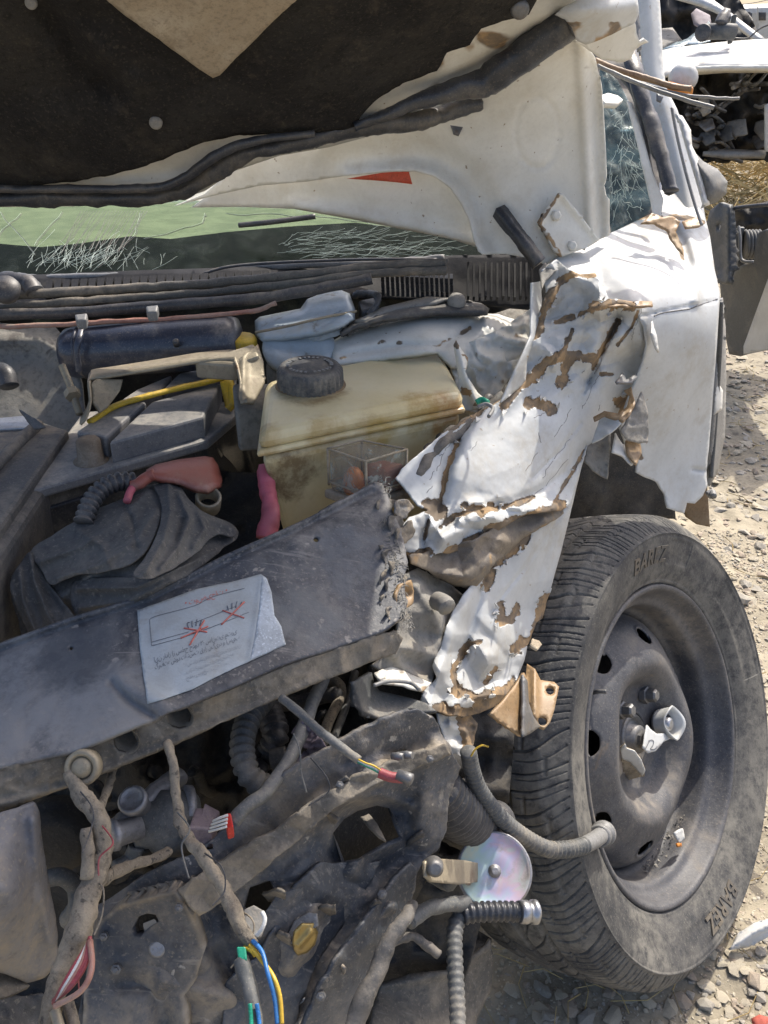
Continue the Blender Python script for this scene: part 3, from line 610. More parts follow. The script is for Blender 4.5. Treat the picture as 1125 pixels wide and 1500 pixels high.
# sign so that text runs clockwise seen from outside
SGN = 1
t0 = wl(.25, 0, 0); t1 = wl(.25, .2, 0)
right = (t1 - t0)[0]
SGN = -1 if right > 0 else 1
m_emb = M('tyre_lettering', (.055, .055, .056), (.08, .076, .07), (.17, .145, .11), rough=.7, bump=.1, dth=(.3, .55), upd=0)
aT = wpx(960, 815, .034)[1]; aB = wpx(1068, 1340, .034)[1]
arc_text('BAREZ', .254, aT, .030, m_emb, 'raised_lettering', par=wheel)
arc_text('BAREZ', .254, aB, .030, m_emb, 'raised_lettering', par=wheel)
# rim barrel and lip
rp = catmull([(.201, -.016), (.205, -.010), (.2105, .000), (.2130, .006), (.2105, .010), (.205, .008), (.201, -.002), (.195, -.014), (.186, -.020), (.183, -.030), (.182, -.050), (.176, -.060), (.172, -.080), (.171, -.120), (.17, -.19)], 4)
NR = 160; A2 = np.linspace(0, 2 * math.pi, NR, endpoint=False)
R2, A2m = np.meshgrid(rp[:, 0], A2, indexing='ij'); Z2, _ = np.meshgrid(rp[:, 1], A2, indexing='ij')
R2 = R2 + .0015 * (fbm(A2m * 50, Z2 * 100, 10, 8) - .5)
I, J = np.meshgrid(np.arange(len(rp) - 1), np.arange(NR), indexing='ij'); J2 = (J + 1) % NR
o = mk('rim', wl(R2, A2m, Z2).reshape(-1, 3), np.stack([I * NR + J, (I + 1) * NR + J, (I + 1) * NR + J2, I * NR + J2], -1).reshape(-1, 4), m_rim, wheel)
s = o.modifiers.new('t', 'SOLIDIFY'); s.thickness = .003; s.offset = -1
# pressed steel disc with vent holes
dp = catmull([(.176, -.075), (.172, -.060), (.166, -.052), (.155, -.040), (.140, -.029), (.122, -.018), (.106, -.013), (.092, -.018), (.080, -.032), (.070, -.043), (.055, -.046), (.043, -.046), (.036, -.044), (.0345, -.058)], 7)
ND = 384; A3 = np.linspace(0, 2 * math.pi, ND, endpoint=False)
R3, A3m = np.meshgrid(dp[:, 0], A3, indexing='ij'); Z3, _ = np.meshgrid(dp[:, 1], A3, indexing='ij')
hz = [wpx(940, 913, -.035), wpx(891, 964, -.033), wpx(866, 1088, -.03), wpx(908, 1213, -.03), wpx(978, 1246, -.035)]
h0 = hz[2][1]; hang = [h0 + k * 2 * math.pi / 8 for k in range(8)]
Z3 = Z3 + np.where(R3 < .165, .004 * np.cos(A3m * 4 - h0 * 4) * np.clip((R3 - .05) / .05, 0, 1), 0)
for ha in hang:
    s_ = np.angle(np.exp(1j * (A3m - ha))) * .143 / .0165; t_ = (R3 - .143) / .0125; q_ = np.hypot(s_, t_); nr = (q_ > .80) & (q_ < 1.22)
    A3m = np.where(nr, ha + s_ / q_ * .0165 / .143, A3m); R3 = np.where(nr, .143 + t_ / q_ * .0125, R3)
P3 = wl(R3, A3m, Z3).reshape(-1, 3)
I, J = np.meshgrid(np.arange(len(dp) - 1), np.arange(ND), indexing='ij'); J2 = (J + 1) % ND
Fd = np.stack([I * ND + J, (I + 1) * ND + J, (I + 1) * ND + J2, I * ND + J2], -1).reshape(-1, 4)
rr = R3.ravel()[Fd].mean(1); aa = A3m.ravel(); ac = np.angle(np.exp(1j * aa[Fd]).mean(1)); keep = np.ones(len(Fd), bool)
for ha in hang:
    da = np.angle(np.exp(1j * (ac - ha))); keep &= ((da * .143 / .0165) ** 2 + ((rr - .143) / .0125) ** 2) > .93
o = mk('wheel_disc', P3, Fd[keep], m_rim, wheel); s = o.modifiers.new('t', 'SOLIDIFY'); s.thickness = .004; s.offset = -1
lathe('brake_drum', wc + wn * -.10, wn, [(.165, -.08), (.165, -.02), (.13, .01), (.05, .015)], m_dark, wheel, seg=48)
hubc = wpt(930, 1072, -.045)
hr = math.hypot((hubc - wc) @ wv, (hubc - wc) @ wu)
hubc = wc + wn * -.05
lathe('hub', hubc, wn, [(.034, -.01), (.034, .006), (.030, .010), (.028, .004), (.020, .004), (.019, .016), (.012, .018)], m_dsteel, wheel, seg=32)
lathe('hub_nut', hubc + wn * .012, wn, [(.012, 0), (.012, .010), (.007, .012)], m_dsteel, wheel, seg=6, smooth=False)
for px, py in ((947, 1018), (980, 1098), (912, 1040)):
    q = wpt(px, py, -.038); lathe('lug_bolt', q, wn, [(.0125, -.006), (.0125, .002), (.0095, .003), (.0095, .014), (.007, .0165)], m_dsteel, wheel, seg=6, smooth=False)
# broken pieces of hub cap held by a bolt
q = wpt(972, 1060, -.030); lathe('lug_bolt', q + wn * -.004, wn, [(.018, -.006), (.018, .0), (.0095, .001), (.0095, .014), (.006, .0165)], m_steel, wheel, seg=24)
cup = lathe('hubcap_cup', q, wn + .15 * wv, [(.0205, -.004), (.0225, .014), (.0245, .0175), (.0235, .019), (.0200, .016), (.0185, -.003)], m_white, wheel, seg=40, fn=lambda r, h, a: (r, h + .0025 * math.sin(3 * a) * (h > .01)), caps=(False, False))
cap = []
for px, py in ((948, 1062), (944, 1078), (942, 1095), (950, 1103), (960, 1100), (972, 1087), (984, 1081), (976, 1074), (962, 1074), (953, 1068)): cap.append((px, py))
Dd = [(px, py, (lambda p: (p[1]) * CP - (p[2] - H) * SP)(wpt(px, py, z))) for px, py, z in ((948, 1062, -.022), (944, 1100, -.015), (984, 1081, -.016), (975, 1070, -.018))]
sheet('hubcap_flap', cap, Dd, m_white, wheel, res=3, th=.002, jag=1)
lt = Depth(Dd)
def strokes(name, sts, D, w, m, par, off=.0015):
    V = []; Fc = []
    for st in sts:
        st = catmull(st, 5); P = W(st[:, 0], st[:, 1], D(st[:, 0], st[:, 1]) - off); v, f = sweep(P, w, 5); b = len(V); V += list(v); Fc += [tuple(np.array(t) + b) for t in f]
    return mk(name, np.array(V), Fc, m, par)
strokes('number_mark', [[(946, 1096), (950, 1088), (951, 1084)], [(950, 1088), (953, 1084), (957, 1085), (957, 1091), (953, 1097), (959, 1097), (963, 1093)]], lt, .0005, m_ink, wheel)
Dd = [(px, py, (lambda p: (p[1]) * CP - (p[2] - H) * SP)(wpt(px, py, z))) for px, py, z in ((908, 1095, -.02), (912, 1118, -.036), (944, 1135, -.02), (930, 1105, -.012))]
sheet('hubcap_shard', [(908, 1096), (916, 1090), (917, 1096), (928, 1100), (938, 1112), (945, 1128), (944, 1137), (938, 1138), (920, 1143), (913, 1128)], Dd, m_linerback, wheel, res=3, th=.002)
sheet('hubcap_shard', [(909, 1098), (916, 1091), (918, 1097), (930, 1101), (940, 1115), (945, 1130), (941, 1137), (932, 1127), (922, 1117), (911, 1112)], [(a, b_, c - .004) for a, b_, c in Dd], m_plain, wheel, res=3, th=.0015, jag=.6)
# debris caught in the rim
for pl, m in (([(1028, 1232), (1040, 1226), (1047, 1230), (1045, 1240), (1032, 1258), (1024, 1256)], m_steel), ([(988, 1220), (1000, 1214), (1004, 1228), (996, 1236)], m_wwire), ([(992, 1236), (998, 1234), (999, 1240), (993, 1241)], m_orange)):
    Dd = [(px, py, (lambda p: (p[1]) * CP - (p[2] - H) * SP)(wpt(px, py, -.03)) - .03) for px, py in pl[:4]]
    tag(sheet('debris_scrap', pl, Dd, m, None, res=3, th=.002, jag=1), {m_steel: 'crumpled silver foil scrap lying inside the wheel rim', m_wwire: 'white plastic scrap lying inside the wheel rim', m_orange: 'tiny orange scrap lying inside the wheel rim'}[m], 'scrap')
rs = np.random.RandomState(3); V = []; Fc = []
for k in range(260):
    px, py = rs.uniform(955, 1045), rs.uniform(1185, 1290)
    if abs((px - 945) * .9 + (py - 1262) * .8) > 42 and rs.rand() < .8: continue
    p = wpt(px, py, -.03); r = np.linalg.norm((p - wc) - ((p - wc) @ wn) * wn)
    if r < .150 or r > .181: continue
    b = len(V); s = rs.uniform(.001, .003); q = rs.normal(size=(4, 3)); q /= np.linalg.norm(q, axis=1)[:, None]; V += list(wl(.180, wpx(px, py, -.03)[1], -.035 - rs.rand() * .02) + q * s); Fc += [(b, b + 1, b + 2), (b, b + 2, b + 3), (b, b + 3, b + 1), (b + 1, b + 3, b + 2)]
if V: tag(mk('rim_dirt', np.array(V), Fc, m_stone3, wheel, False), kind='stuff')
# valve
tube('valve', [(868, 1015, 1.14), (876, 1013, 1.13), (888, 1013, 1.125)], 3.2, m_dsteel, wheel, seg=8)

# ================================================================== hood and upper body of the wrecked car
def CYL(l): return [cy(*t) for t in l]
hd = [cy(-40, -260, .70), cy(450, -260, .71), cy(1000, -260, .80), cy(-40, 300, 1.04), cy(300, 290, 1.06), cy(520, 200, 1.06), cy(700, 100, 1.05), cy(850, 30, 1.05), cy(-40, -60, .83), cy(400, -60, .84), cy(850, -60, .93)]
hD = Depth(hd); hDn = Depth([(a, b_, c - .018) for a, b_, c in hd])
hood_ol = [(-50, -260), (-50, 304), (120, 302), (250, 296), (300, 280), (345, 250), (410, 228), (480, 216), (540, 200), (600, 170), (700, 112), (770, 70), (838, 22), (862, 8), (900, -20), (960, -80), (1000, -260)]
def hoodd(x, y): return .010 * np.exp(-(segdist(x, y, [(60, 262), (200, 268), (280, 262), (350, 215), (430, 198), (520, 195)]) / 9) ** 2) + .010 * np.exp(-(segdist(x, y, [(560, 190), (660, 110), (740, 60), (800, 20)]) / 12) ** 2) + .004 * (fbm(x, y, 60, 2) - .5) - .008 * np.exp(-(segdist(x, y, [(590, 165), (700, 95), (780, 45)]) / 14) ** 2)
hood = sheet('hood', hood_ol, hD, m_white2, car, res=7, th=.002, disp=hoodd,
             attrs={'peel': lambda x, y: .30 + .5 * np.exp(-(segdist(x, y, [(640, 95), (700, 55), (750, 60)]) / 18) ** 2) * fbm(x, y, 30, 6) + .25 * np.exp(-(segdist(x, y, [(540, 180), (640, 130)]) / 14) ** 2)})
lin = [(-50, -240), (-50, 277), (40, 274), (110, 266), (160, 257), (215, 243), (262, 224), (300, 208), (345, 199), (400, 197), (440, 193), (482, 193), (520, 190), (528, 172), (548, 148), (590, 122), (640, 104), (655, 78), (688, 66), (705, 42), (742, 30), (775, 22), (790, -5), (820, -60), (850, -240)]
def lind(x, y):
    return .014 * (fbm(x, y, 90, 15, 3) - .5) + .012 * (facet(x, y, 95, 16) - .4) - .012 * np.exp(-(segdist(x, y, [(60, 0), (120, 90), (170, 140)]) / 16) ** 2) + .010 * np.exp(-(segdist(x, y, [(90, 0), (150, 80), (200, 120)]) / 14) ** 2) - .006 * np.exp(-(segdist(x, y, [(40, 230), (70, 265)]) / 6) ** 2) + .001 * fbm(x, y, 5, 3, 2)
liner = sheet('hood_liner', lin, hDn, m_liner, hood, res=6, th=.006, disp=lind, jag=1.6)
sheet('torn_backing', [(120, -40), (158, 2), (190, 28), (225, 52), (262, 80), (290, 100), (312, 114), (322, 110), (345, 86), (368, 64), (400, 32), (432, 2), (470, -40)], Depth([(a, b_, c - .030) for a, b_, c in hd]), m_linerback, hood, res=6, th=.002, jag=.8,
      disp=lambda x, y: .010 * (fbm(x, y, 60, 31, 3) - .5) + .004 * (ridg(x, y, 80, 8, 2) - .4))
for px, py, r in ((228, 180, 8), (762, 14, 11), (45, 5, 6)):
    lathe('liner_clip', W(px, py, float(hDn(px, py)) - .012), (.1, -1, -.2), [(.001, .002), (r * .00055, .003), (r * .0008, .0), (r * .0008, -.004)], m_inner if px < 300 else m_dsteel, hood, seg=18)
def hz_(l, off): return [(a, b_, float(hD(a, b_)) - off) + tuple(r) for a, b_, *r in l]
tube('hood_seal', hz_([(-60, 290, 15), (60, 291, 15), (150, 291, 15), (230, 288, 14), (275, 276, 15), (315, 248, 17), (355, 228, 15), (410, 214, 13), (460, 206, 13), (500, 196, 14), (540, 185, 15), (610, 178, 16), (660, 164, 15), (703, 152, 13)], .022), 14, m_seal, hood, seg=14, wob=.0025, flat=.8)
tube('seal_lip', hz_([(-60, 276, 5), (100, 277, 6), (220, 275, 6), (268, 262, 7), (310, 232, 8), (350, 213, 7), (400, 201, 6), (460, 196, 5)], .034), 5, m_seal, hood, seg=8, wob=.001)
tube('seal_tube', hz_([(520, 186, 7), (560, 170, 9), (620, 146, 12), (680, 128, 18), (712, 118, 22), (760, 86, 23), (800, 58, 24), (836, 34, 22)], .036), 20, m_seal, hood, seg=14, wob=.002)
sheet('hood_corner', [(812, 22), (826, 10), (845, 0), (870, -30), (935, -50), (934, 0), (936, 18), (930, 34), (905, 46), (880, 58), (858, 66), (845, 60), (838, 40), (828, 28)], CYL([(812, 22, .99), (850, 0, .97), (935, 0, 1.05), (936, 34, 1.06), (850, 62, 1.0)]), m_white, car, res=5, th=.004, jag=1.0,
      disp=lambda x, y: .02 * np.exp(-((y - 20 + (x - 850) * .15) / 20) ** 2), attrs={'peel': lambda x, y: .2 + .5 * fbm(x, y, 20, 6) * (y > 30)})
sheet('hood_underside_flange', [(842, 62), (880, 50), (930, 33), (932, 48), (938, 60), (944, 56), (950, 62), (940, 66), (930, 74), (925, 88), (905, 92), (880, 86), (862, 74)], CYL([(842, 62, 1.03), (930, 33, 1.09), (905, 92, 1.12)]), m_white2, car, res=5, th=.002, jag=1.6,
      attrs={'peel': lambda x, y: .15 + .4 * fbm(x, y, 20, 9)})
# folded wing apron, the big bare white panel beside the hood
ap_ol = [(255, 302), (300, 284), (350, 240), (420, 205), (500, 185), (560, 165), (650, 125), (700, 95), (740, 72), (790, 46), (834, 26), (856, 60), (872, 84), (880, 120), (883, 170), (886, 220), (888, 262), (884, 272), (886, 284), (893, 292), (893, 345), (880, 350), (845, 366), (800, 388), (775, 378), (740, 372), (707, 373), (700, 368), (694, 350), (688, 325), (676, 298), (660, 275), (636, 258), (606, 250), (560, 251), (510, 257), (450, 266), (380, 272), (320, 285)]
ac = CYL([(255, 302, 1.14), (500, 240, 1.13), (650, 220, 1.12), (838, 60, 1.06), (800, 250, 1.12), (707, 373, 1.10), (800, 388, 1.09), (884, 100, 1.12), (893, 300, 1.15), (893, 345, 1.15)])
aD = Depth(ac)
def apd(x, y):
    d = segdist(x, y, [(510, 257), (606, 250), (636, 258), (660, 275), (676, 298), (688, 325), (694, 350), (707, 373)])
    ring = np.abs(np.hypot((x - 787) / 32, (y - 194) / 52) - 1) * 38
    st = lambda a, w: 1 / (1 + np.exp(-a / w))
    return .018 * np.exp(-(d / 14) ** 2) - .010 * st(870 - d * 10 - 400, 60) - .0025 * np.exp(-(ring / 2.5) ** 2) + .012 * st(x - 846 - (y - 100) * .06, 2.5) - .016 * st(x - 862 - (y - 100) * .05, 3) + .010 * st(x - 880 - (y - 100) * .02, 1.5) + .003 * (fbm(x, y, 80, 77) - .5)
apron = sheet('wing_apron', ap_ol, aD, m_white2, car, res=5, th=.002, disp=apd, attrs={'peel': lambda x, y: .18 + .35 * fbm(x, y, 9, 5, 2) * (fbm(x, y, 60, 6) > .55)})
sheet('apron_recess', [(300, 290), (360, 240), (480, 214), (606, 206), (690, 220), (716, 300), (712, 366), (660, 350), (600, 338), (520, 322), (430, 306), (350, 303), (280, 304)], CYL([(300, 290, 1.165), (606, 246, 1.165), (606, 206, 1.155), (700, 350, 1.145), (430, 306, 1.17)]), m_white2, apron, res=7, th=.002,
      disp=lambda x, y: .012 * np.exp(-(segdist(x, y, [(430, 300), (520, 314), (600, 330), (690, 350)]) / 9) ** 2), attrs={'peel': lambda x, y: .1 + .4 * fbm(x, y, 12, 5)})
sheet('red_sticker', [(508, 262), (530, 258), (560, 253), (590, 251), (599, 251), (604, 270), (580, 267), (545, 264)], CYL([(508, 262, 1.145), (604, 250, 1.145), (604, 270, 1.145)]), m_redst, apron, res=5, th=.0006)
sheet('hinge_bracket', [(791, 326), (800, 305), (817, 283), (824, 283), (845, 308), (878, 352), (862, 362), (823, 376), (812, 366)], [(a, b_, float(aD(a, b_)) - .016) for a, b_ in ((791, 326), (820, 283), (878, 352), (823, 376))], m_white2, apron, res=4, th=.004,
      disp=lambda x, y: .006 * np.exp(-(segdist(x, y, [(823, 283), (878, 352)]) / 5) ** 2) + .004 * np.exp(-(segdist(x, y, [(791, 326), (820, 283)]) / 3) ** 2), attrs={'peel': lambda x, y: .2 + .6 * np.exp(-(segdist(x, y, [(820, 283), (791, 326), (823, 376)]) / 4) ** 2) * (fbm(x, y, 6, 3) + .2)})
for px, py in ((815, 316), (838, 360)): lathe('bolt', W(px, py, float(aD(px, py)) - .018), (.1, -.95, .3), [(.0065, -.003), (.006, .002), (.004, .004)], m_white2, apron, seg=6)
tube('bent_strut', [(730, 308, 1.06), (748, 330, 1.055), (768, 356, 1.05), (790, 386, 1.05)], 12, m_seal, car, seg=4, wob=.001)
sheet('seal_clip', [(656, 176), (676, 168), (684, 170), (678, 186), (672, 198), (664, 196), (662, 188)], [(a, b_, 1.02) for a, b_ in ((656, 176), (684, 170), (670, 198))], m_dsteel, car, res=3, th=.003, jag=1)

# windscreen and what shows through it
ws_c = CYL([(-60, 300, 1.40), (300, 302, 1.38), (690, 345, 1.24), (-60, 404, 1.22), (300, 400, 1.22), (640, 384, 1.2)])
wD = Depth(ws_c)
wscr = sheet('windscreen', [(-60, 296), (250, 292), (330, 296), (450, 304), (560, 318), (660, 338), (720, 362), (740, 380), (640, 392), (400, 400), (200, 408), (-60, 410)], wD, m_glass, car, res=9, th=.004, disp=lambda x, y: .006 * (fbm(x, y, 50, 33) - .5))
cr = []
rs = np.random.RandomState(8)
def jl(a, b_, n=6, j=2.0): return [(a[0] + (b_[0] - a[0]) * t + rs.uniform(-j, j) * (0 < t < 1), a[1] + (b_[1] - a[1]) * t + rs.uniform(-j, j) * (0 < t < 1)) for t in np.linspace(0, 1, n)]
for k in range(22): x0 = 105 + k * 4.6; cr.append(jl((x0 + 14, 309), (x0 - 22 + rs.uniform(-8, 8), 362 + rs.uniform(-8, 12)), 5, 1.2))
for a in ((0, 310, 50, 372), (30, 312, -10, 350), (90, 310, 50, 360), (205, 312, 196, 345), (196, 345, 140, 392), (300, 312, 296, 326), (296, 326, 210, 350), (330, 312, 480, 318), (480, 318, 560, 330)): cr.append(jl(a[:2], a[2:], 7, 2))
for k in range(130):
    c0 = (rs.normal(120, 45), rs.normal(384, 9)); cr.append(jl(c0, (c0[0] + rs.normal(12, 14), c0[1] - rs.uniform(5, 26)), 3, 2))
for k in range(150):
    c0 = (rs.uniform(400, 690), rs.uniform(340, 380)); cr.append(jl(c0, (c0[0] + rs.uniform(10, 55), c0[1] - rs.uniform(-6, 16)), 4, 2))
fan = cr[:22]; cr = cr[22:]
tag(strokes('dark_crack_lines', [[(min(max(a, -55), 700), max(b_, 305)) for a, b_ in c] for c in fan], wD, .00032, m_blk, wscr, .006), kind='stuff')
cr = [c for c in cr if all(inside(np.array([p[0] for p in c]), np.array([p[1] for p in c]), [(-60, 300), (330, 298), (560, 320), (720, 364), (640, 390), (200, 404), (-60, 406)]))]
m_crack = M('glass_crack', (.55, .65, .58), rough=.3)
tag(strokes('crack_lines', cr, wD, .00015, m_crack, wscr, .006), kind='stuff')
tag(strokes('crack_grooves', [[(a + 2, b_ + 1) for a, b_ in c] for c in cr[:9]], wD, .0004, m_blk, wscr, .005), kind='stuff')
sheet('dashboard', [(-60, 352), (60, 362), (120, 356), (190, 346), (250, 350), (330, 340), (420, 332), (520, 326), (600, 336), (760, 350), (760, 440), (-60, 440)], CYL([(-60, 356, 1.46), (400, 332, 1.50), (760, 350, 1.42), (-60, 440, 1.28), (760, 440, 1.26)]), M('dash_roof_shade', (.006, .007, .007), rough=.9, bump=.1, grit=.2, spec=.02), car, res=12, th=.01, disp=lambda x, y: .02 * (fbm(x, y, 40, 3) - .5))  # near-black colour stands in for the shade of a roof not modelled
sheet('sunlit_seat_sheet', [(-90, 250), (300, 246), (760, 250), (760, 372), (-90, 380)], CYL([(-90, 260, 3.2), (760, 260, 3.2), (-90, 380, 1.55), (760, 372, 1.65), (300, 300, 2.5)]), m_seat, car, res=14, th=.02, disp=lambda x, y: .10 * (fbm(x, y, 110, 3, 2) - .5) + .04 * np.exp(-((y - 322 - 14 * np.sin(x / 90)) / 10) ** 2))  # pale seat sheet laid nearly flat to catch sun behind the glass
tube('wiper_arm', [(350, 330, 1.24), (400, 325, 1.23), (462, 317, 1.23)], 4, m_blk, car, seg=6)

# cowl panel with its louvres
m_cowl = M('black_cowl_plastic', (.010, .010, .011), (.018, .018, .02), (.06, .055, .045), rough=.6, bump=.2, upd=0, dth=(.5, .75), spec=.25)  # near-black base, darker than the plain black plastic
cow = sheet('cowl', [(-60, 404), (60, 402), (200, 396), (330, 392), (560, 384), (660, 374), (800, 372), (800, 455), (640, 440), (400, 432), (100, 448), (-60, 450)], CYL([(-60, 404, 1.20), (560, 384, 1.20), (800, 376, 1.15), (-60, 450, 1.13), (400, 432, 1.12), (800, 455, 1.10)]), m_cowl, car, res=7, th=.003, disp=lambda x, y: .006 * (fbm(x, y, 30, 5) - .5))
def louvre(px, py, Z, w, h, lean, m, name='vent_slat'):
    T = [W(px, py, Z), W(px + w, py - .2, Z), W(px + w - lean, py + h, Z - .02), W(px - lean, py + h, Z - .02)]; n_ = np.cross(T[1] - T[0], T[3] - T[0]); n_ /= np.linalg.norm(n_)
    if n_[1] > 0: n_ = -n_
    V = np.vstack([np.array(T) + n_ * .006, np.array(T) - n_ * .002]); return mk(name, V, [(0, 1, 2, 3), (7, 6, 5, 4), (0, 4, 5, 1), (1, 5, 6, 2), (2, 6, 7, 3), (3, 7, 4, 0)], m, cow, False)
for k in range(27):
    x = 70 + k * 12.6; y = 416 - (x - 70) * .045
    louvre(x, y, float(1.155 - .00005 * x), 9.5, 21, 3, m_cowl)
for r in range(3):
    for k in range(15): louvre(558 + k * 7.2 + r * .5, 404 + r * 10 + k * .3, 1.115, 4.6, 7, 0, m_cowl)
for k in range(12): louvre(684 + k * 8.5, 388 + (k % 3), 1.105, 3, 50, 0, m_cowl, 'rib')
tube('cowl_ridge', CYL([(30, 408, 1.19), (120, 406, 1.17), (220, 404, 1.17), (300, 402, 1.17), (345, 394, 1.17), (430, 388, 1.17), (560, 385, 1.17), (650, 378, 1.16)]), 5.5, m_gtrim, cow, seg=10, wob=.001)
tube('washer_hose', CYL([(300, 400, 1.15), (340, 390, 1.15), (420, 384, 1.15), (540, 380, 1.15), (640, 380, 1.14)]), 2.2, m_blk, cow, seg=8)
m_strip = M('dusty_rubber_strip', (.085, .08, .07), (.13, .12, .10), (.26, .22, .17), rough=.7, bump=.3, upd=0, streak=((.06, .055, .05), (.15, 2, 2), .6))
tube('weather_strip', CYL([(-60, 438, 1.09), (60, 430, 1.09), (200, 422, 1.09), (330, 413, 1.09), (450, 402, 1.08), (545, 391, 1.08), (600, 387, 1.08), (655, 386, 1.07)]), 7, m_strip, cow, seg=10, wob=.0012)
tube('weather_strip', CYL([(-60, 453, 1.08), (60, 445, 1.08), (200, 436, 1.08), (330, 426, 1.08), (450, 413, 1.07), (545, 401, 1.07), (600, 398, 1.07), (655, 396, 1.06)]), 6, m_strip, cow, seg=10, wob=.0012)
tube('seal_channel', CYL([(-60, 463, 1.06), (100, 458, 1.06), (250, 447, 1.06), (400, 434, 1.05), (545, 408, 1.05)]), 9, m_blk, cow, seg=6, wob=.001)
m_pinkm = M('faded_pink_edge', (.36, .17, .13), (.42, .26, .2), (.33, .27, .22), rough=.6)
tube('painted_edge', CYL([(-60, 480, 1.045), (60, 477, 1.045), (140, 472, 1.045), (250, 467, 1.045), (330, 460, 1.04), (380, 453, 1.04), (405, 444, 1.04)]), 3.6, m_pinkm, cow, seg=8, wob=.001)
for px, py in ((118, 466), (222, 454)): hexa('seal_clip', [W(px - 9, py - 6, 1.03), W(px + 10, py - 8, 1.03), W(px + 8, py + 2, 1.02), W(px - 6, py + 3, 1.02)], .012, m_gtrim, cow, bv=.002)
tube('wiper_pivot', CYL([(-30, 420, 1.12), (10, 412, 1.11), (40, 416, 1.10), (52, 428, 1.09)]), 13, m_blk, cow, seg=12, wob=.002)
lathe('pivot_cap', W(8, 424, 1.06), (.1, -.6, .7), [(.014, -.01), (.018, .0), (.016, .006), (.004, .009)], m_blk, cow, seg=20)

# right-hand side opening: crazed windscreen corner, pillar, torn trims
side = [(880, 96), (905, 118), (922, 150), (936, 190), (948, 250), (956, 296), (950, 312), (915, 330), (896, 345), (890, 300), (884, 270), (886, 200)]
sg = sheet('side_glass', side, CYL([(880, 96, 1.42), (950, 300, 1.28), (896, 345, 1.24), (886, 200, 1.33)]), m_glassd, car, res=5, th=.004, disp=lambda x, y: .008 * (ridg(x, y, 18, 4, 3) - .4))
gD = Depth(CYL([(880, 96, 1.42), (950, 300, 1.28), (896, 345, 1.24), (886, 200, 1.33)])); rs = np.random.RandomState(18); cr = []
for k in range(90):
    x, y = rs.normal(918, 12), rs.uniform(150, 320)
    cr.append(jl((x, y), (x + rs.normal(4, 9), y + rs.uniform(4, 26)), 4, 2))
cr = [c for c in cr if all(inside(np.array([p[0] for p in c]), np.array([p[1] for p in c]), side))]
tag(strokes('crack_lines', cr, gD, .00026, m_crack, sg, .01), kind='stuff')
sheet('interior_dark', [(870, 60), (960, 90), (985, 200), (985, 330), (900, 370), (880, 340)], CYL([(870, 60, 1.9), (985, 200, 1.8), (900, 370, 1.6)]), m_blkdusty, car, res=9, th=.01, disp=lambda x, y: .05 * (fbm(x, y, 30, 3) - .5))
sheet('glass_fragment', [(880, 140), (890, 136), (905, 140), (913, 146), (904, 153), (886, 152)], CYL([(880, 140, 1.22), (913, 146, 1.24), (886, 152, 1.2)]), m_white2, car, res=3, th=.006, jag=1)
tube('glass_seal', CYL([(905, 104, 1.36), (925, 130, 1.33), (940, 175, 1.29), (950, 235, 1.26), (962, 290, 1.24), (964, 312, 1.22)]), 5, m_seal, car, seg=8, wob=.001)
sheet('pillar_inner', [(918, 148), (926, 150), (940, 190), (955, 250), (972, 292), (968, 320), (958, 318), (950, 280), (940, 240), (930, 195)], CYL([(918, 148, 1.29), (972, 292, 1.2), (950, 280, 1.21)]), m_white2, car, res=4, th=.003, jag=.8, attrs={'peel': lambda x, y: .15 + .4 * fbm(x, y, 14, 9)})
tube('door_seal', CYL([(920, 70, 1.35, ), (934, 120, 1.30), (950, 170, 1.27), (968, 225, 1.24), (984, 280, 1.21)]), 14, m_seal, car, seg=8, wob=.002, flat=.6)
pil = sheet('pillar', [(926, -60), (962, -60), (968, 20), (972, 100), (976, 128), (992, 160), (1008, 205), (1020, 250), (1030, 300), (1036, 335), (1000, 318), (985, 285), (975, 240), (962, 190), (950, 140), (940, 90), (934, 20)],
            [(944, -60, 1.30), (934, 20, 1.30), (968, 20, 1.32), (972, 128, 1.34), (950, 140, 1.33), (1020, 250, 1.34), (985, 285, 1.33), (1036, 335, 1.31)], m_white, car, res=5, th=.004,
            disp=lambda x, y: .012 * np.exp(-(segdist(x, y, [(948, -60), (956, 100), (985, 200), (1012, 310)]) / 14) ** 2), attrs={'peel': lambda x, y: .2 + .25 * fbm(x, y, 15, 9)})
sheet('pillar_edge', [(915, -60), (928, -60), (936, 20), (940, 70), (934, 74), (925, 20)], CYL([(915, -60, 1.36), (936, 20, 1.31), (936, 72, 1.28)]), m_gtrim, car, res=5, th=.004)
tube('drip_rail', CYL([(984, 158, 1.22), (992, 200, 1.2), (1004, 250, 1.18), (1018, 300, 1.15), (1028, 330, 1.13)]), 2.4, m_gtrim, car, seg=8)
tube('trim_strip', [(872, 88, 1.10), (900, 101, 1.09), (945, 114, 1.08), (985, 126, 1.07), (1012, 130, 1.07)], 4.5, m_btape, car, seg=8, wob=.0008)
tube('trim_strip', [(876, 96, 1.09), (905, 110, 1.08), (950, 128, 1.07), (1000, 145, 1.06), (1046, 158, 1.055)], 5, m_gtrim, car, seg=6, wob=.0006, flat=.6)
tube('trim_strip', [(890, 104, 1.085), (940, 122, 1.075), (990, 136, 1.07), (1025, 142, 1.065), (1083, 144, 1.06)], 3.6, m_gtrim, car, seg=6, wob=.0008, flat=.6)
sheet('strip_tab', [(1011, 138), (962, 136), (972, 142), (968, 150), (962, 147)][1:], [(962, 136, 1.06), (972, 142, 1.06), (965, 150, 1.06)], m_dsteel, car, res=3, th=.002)
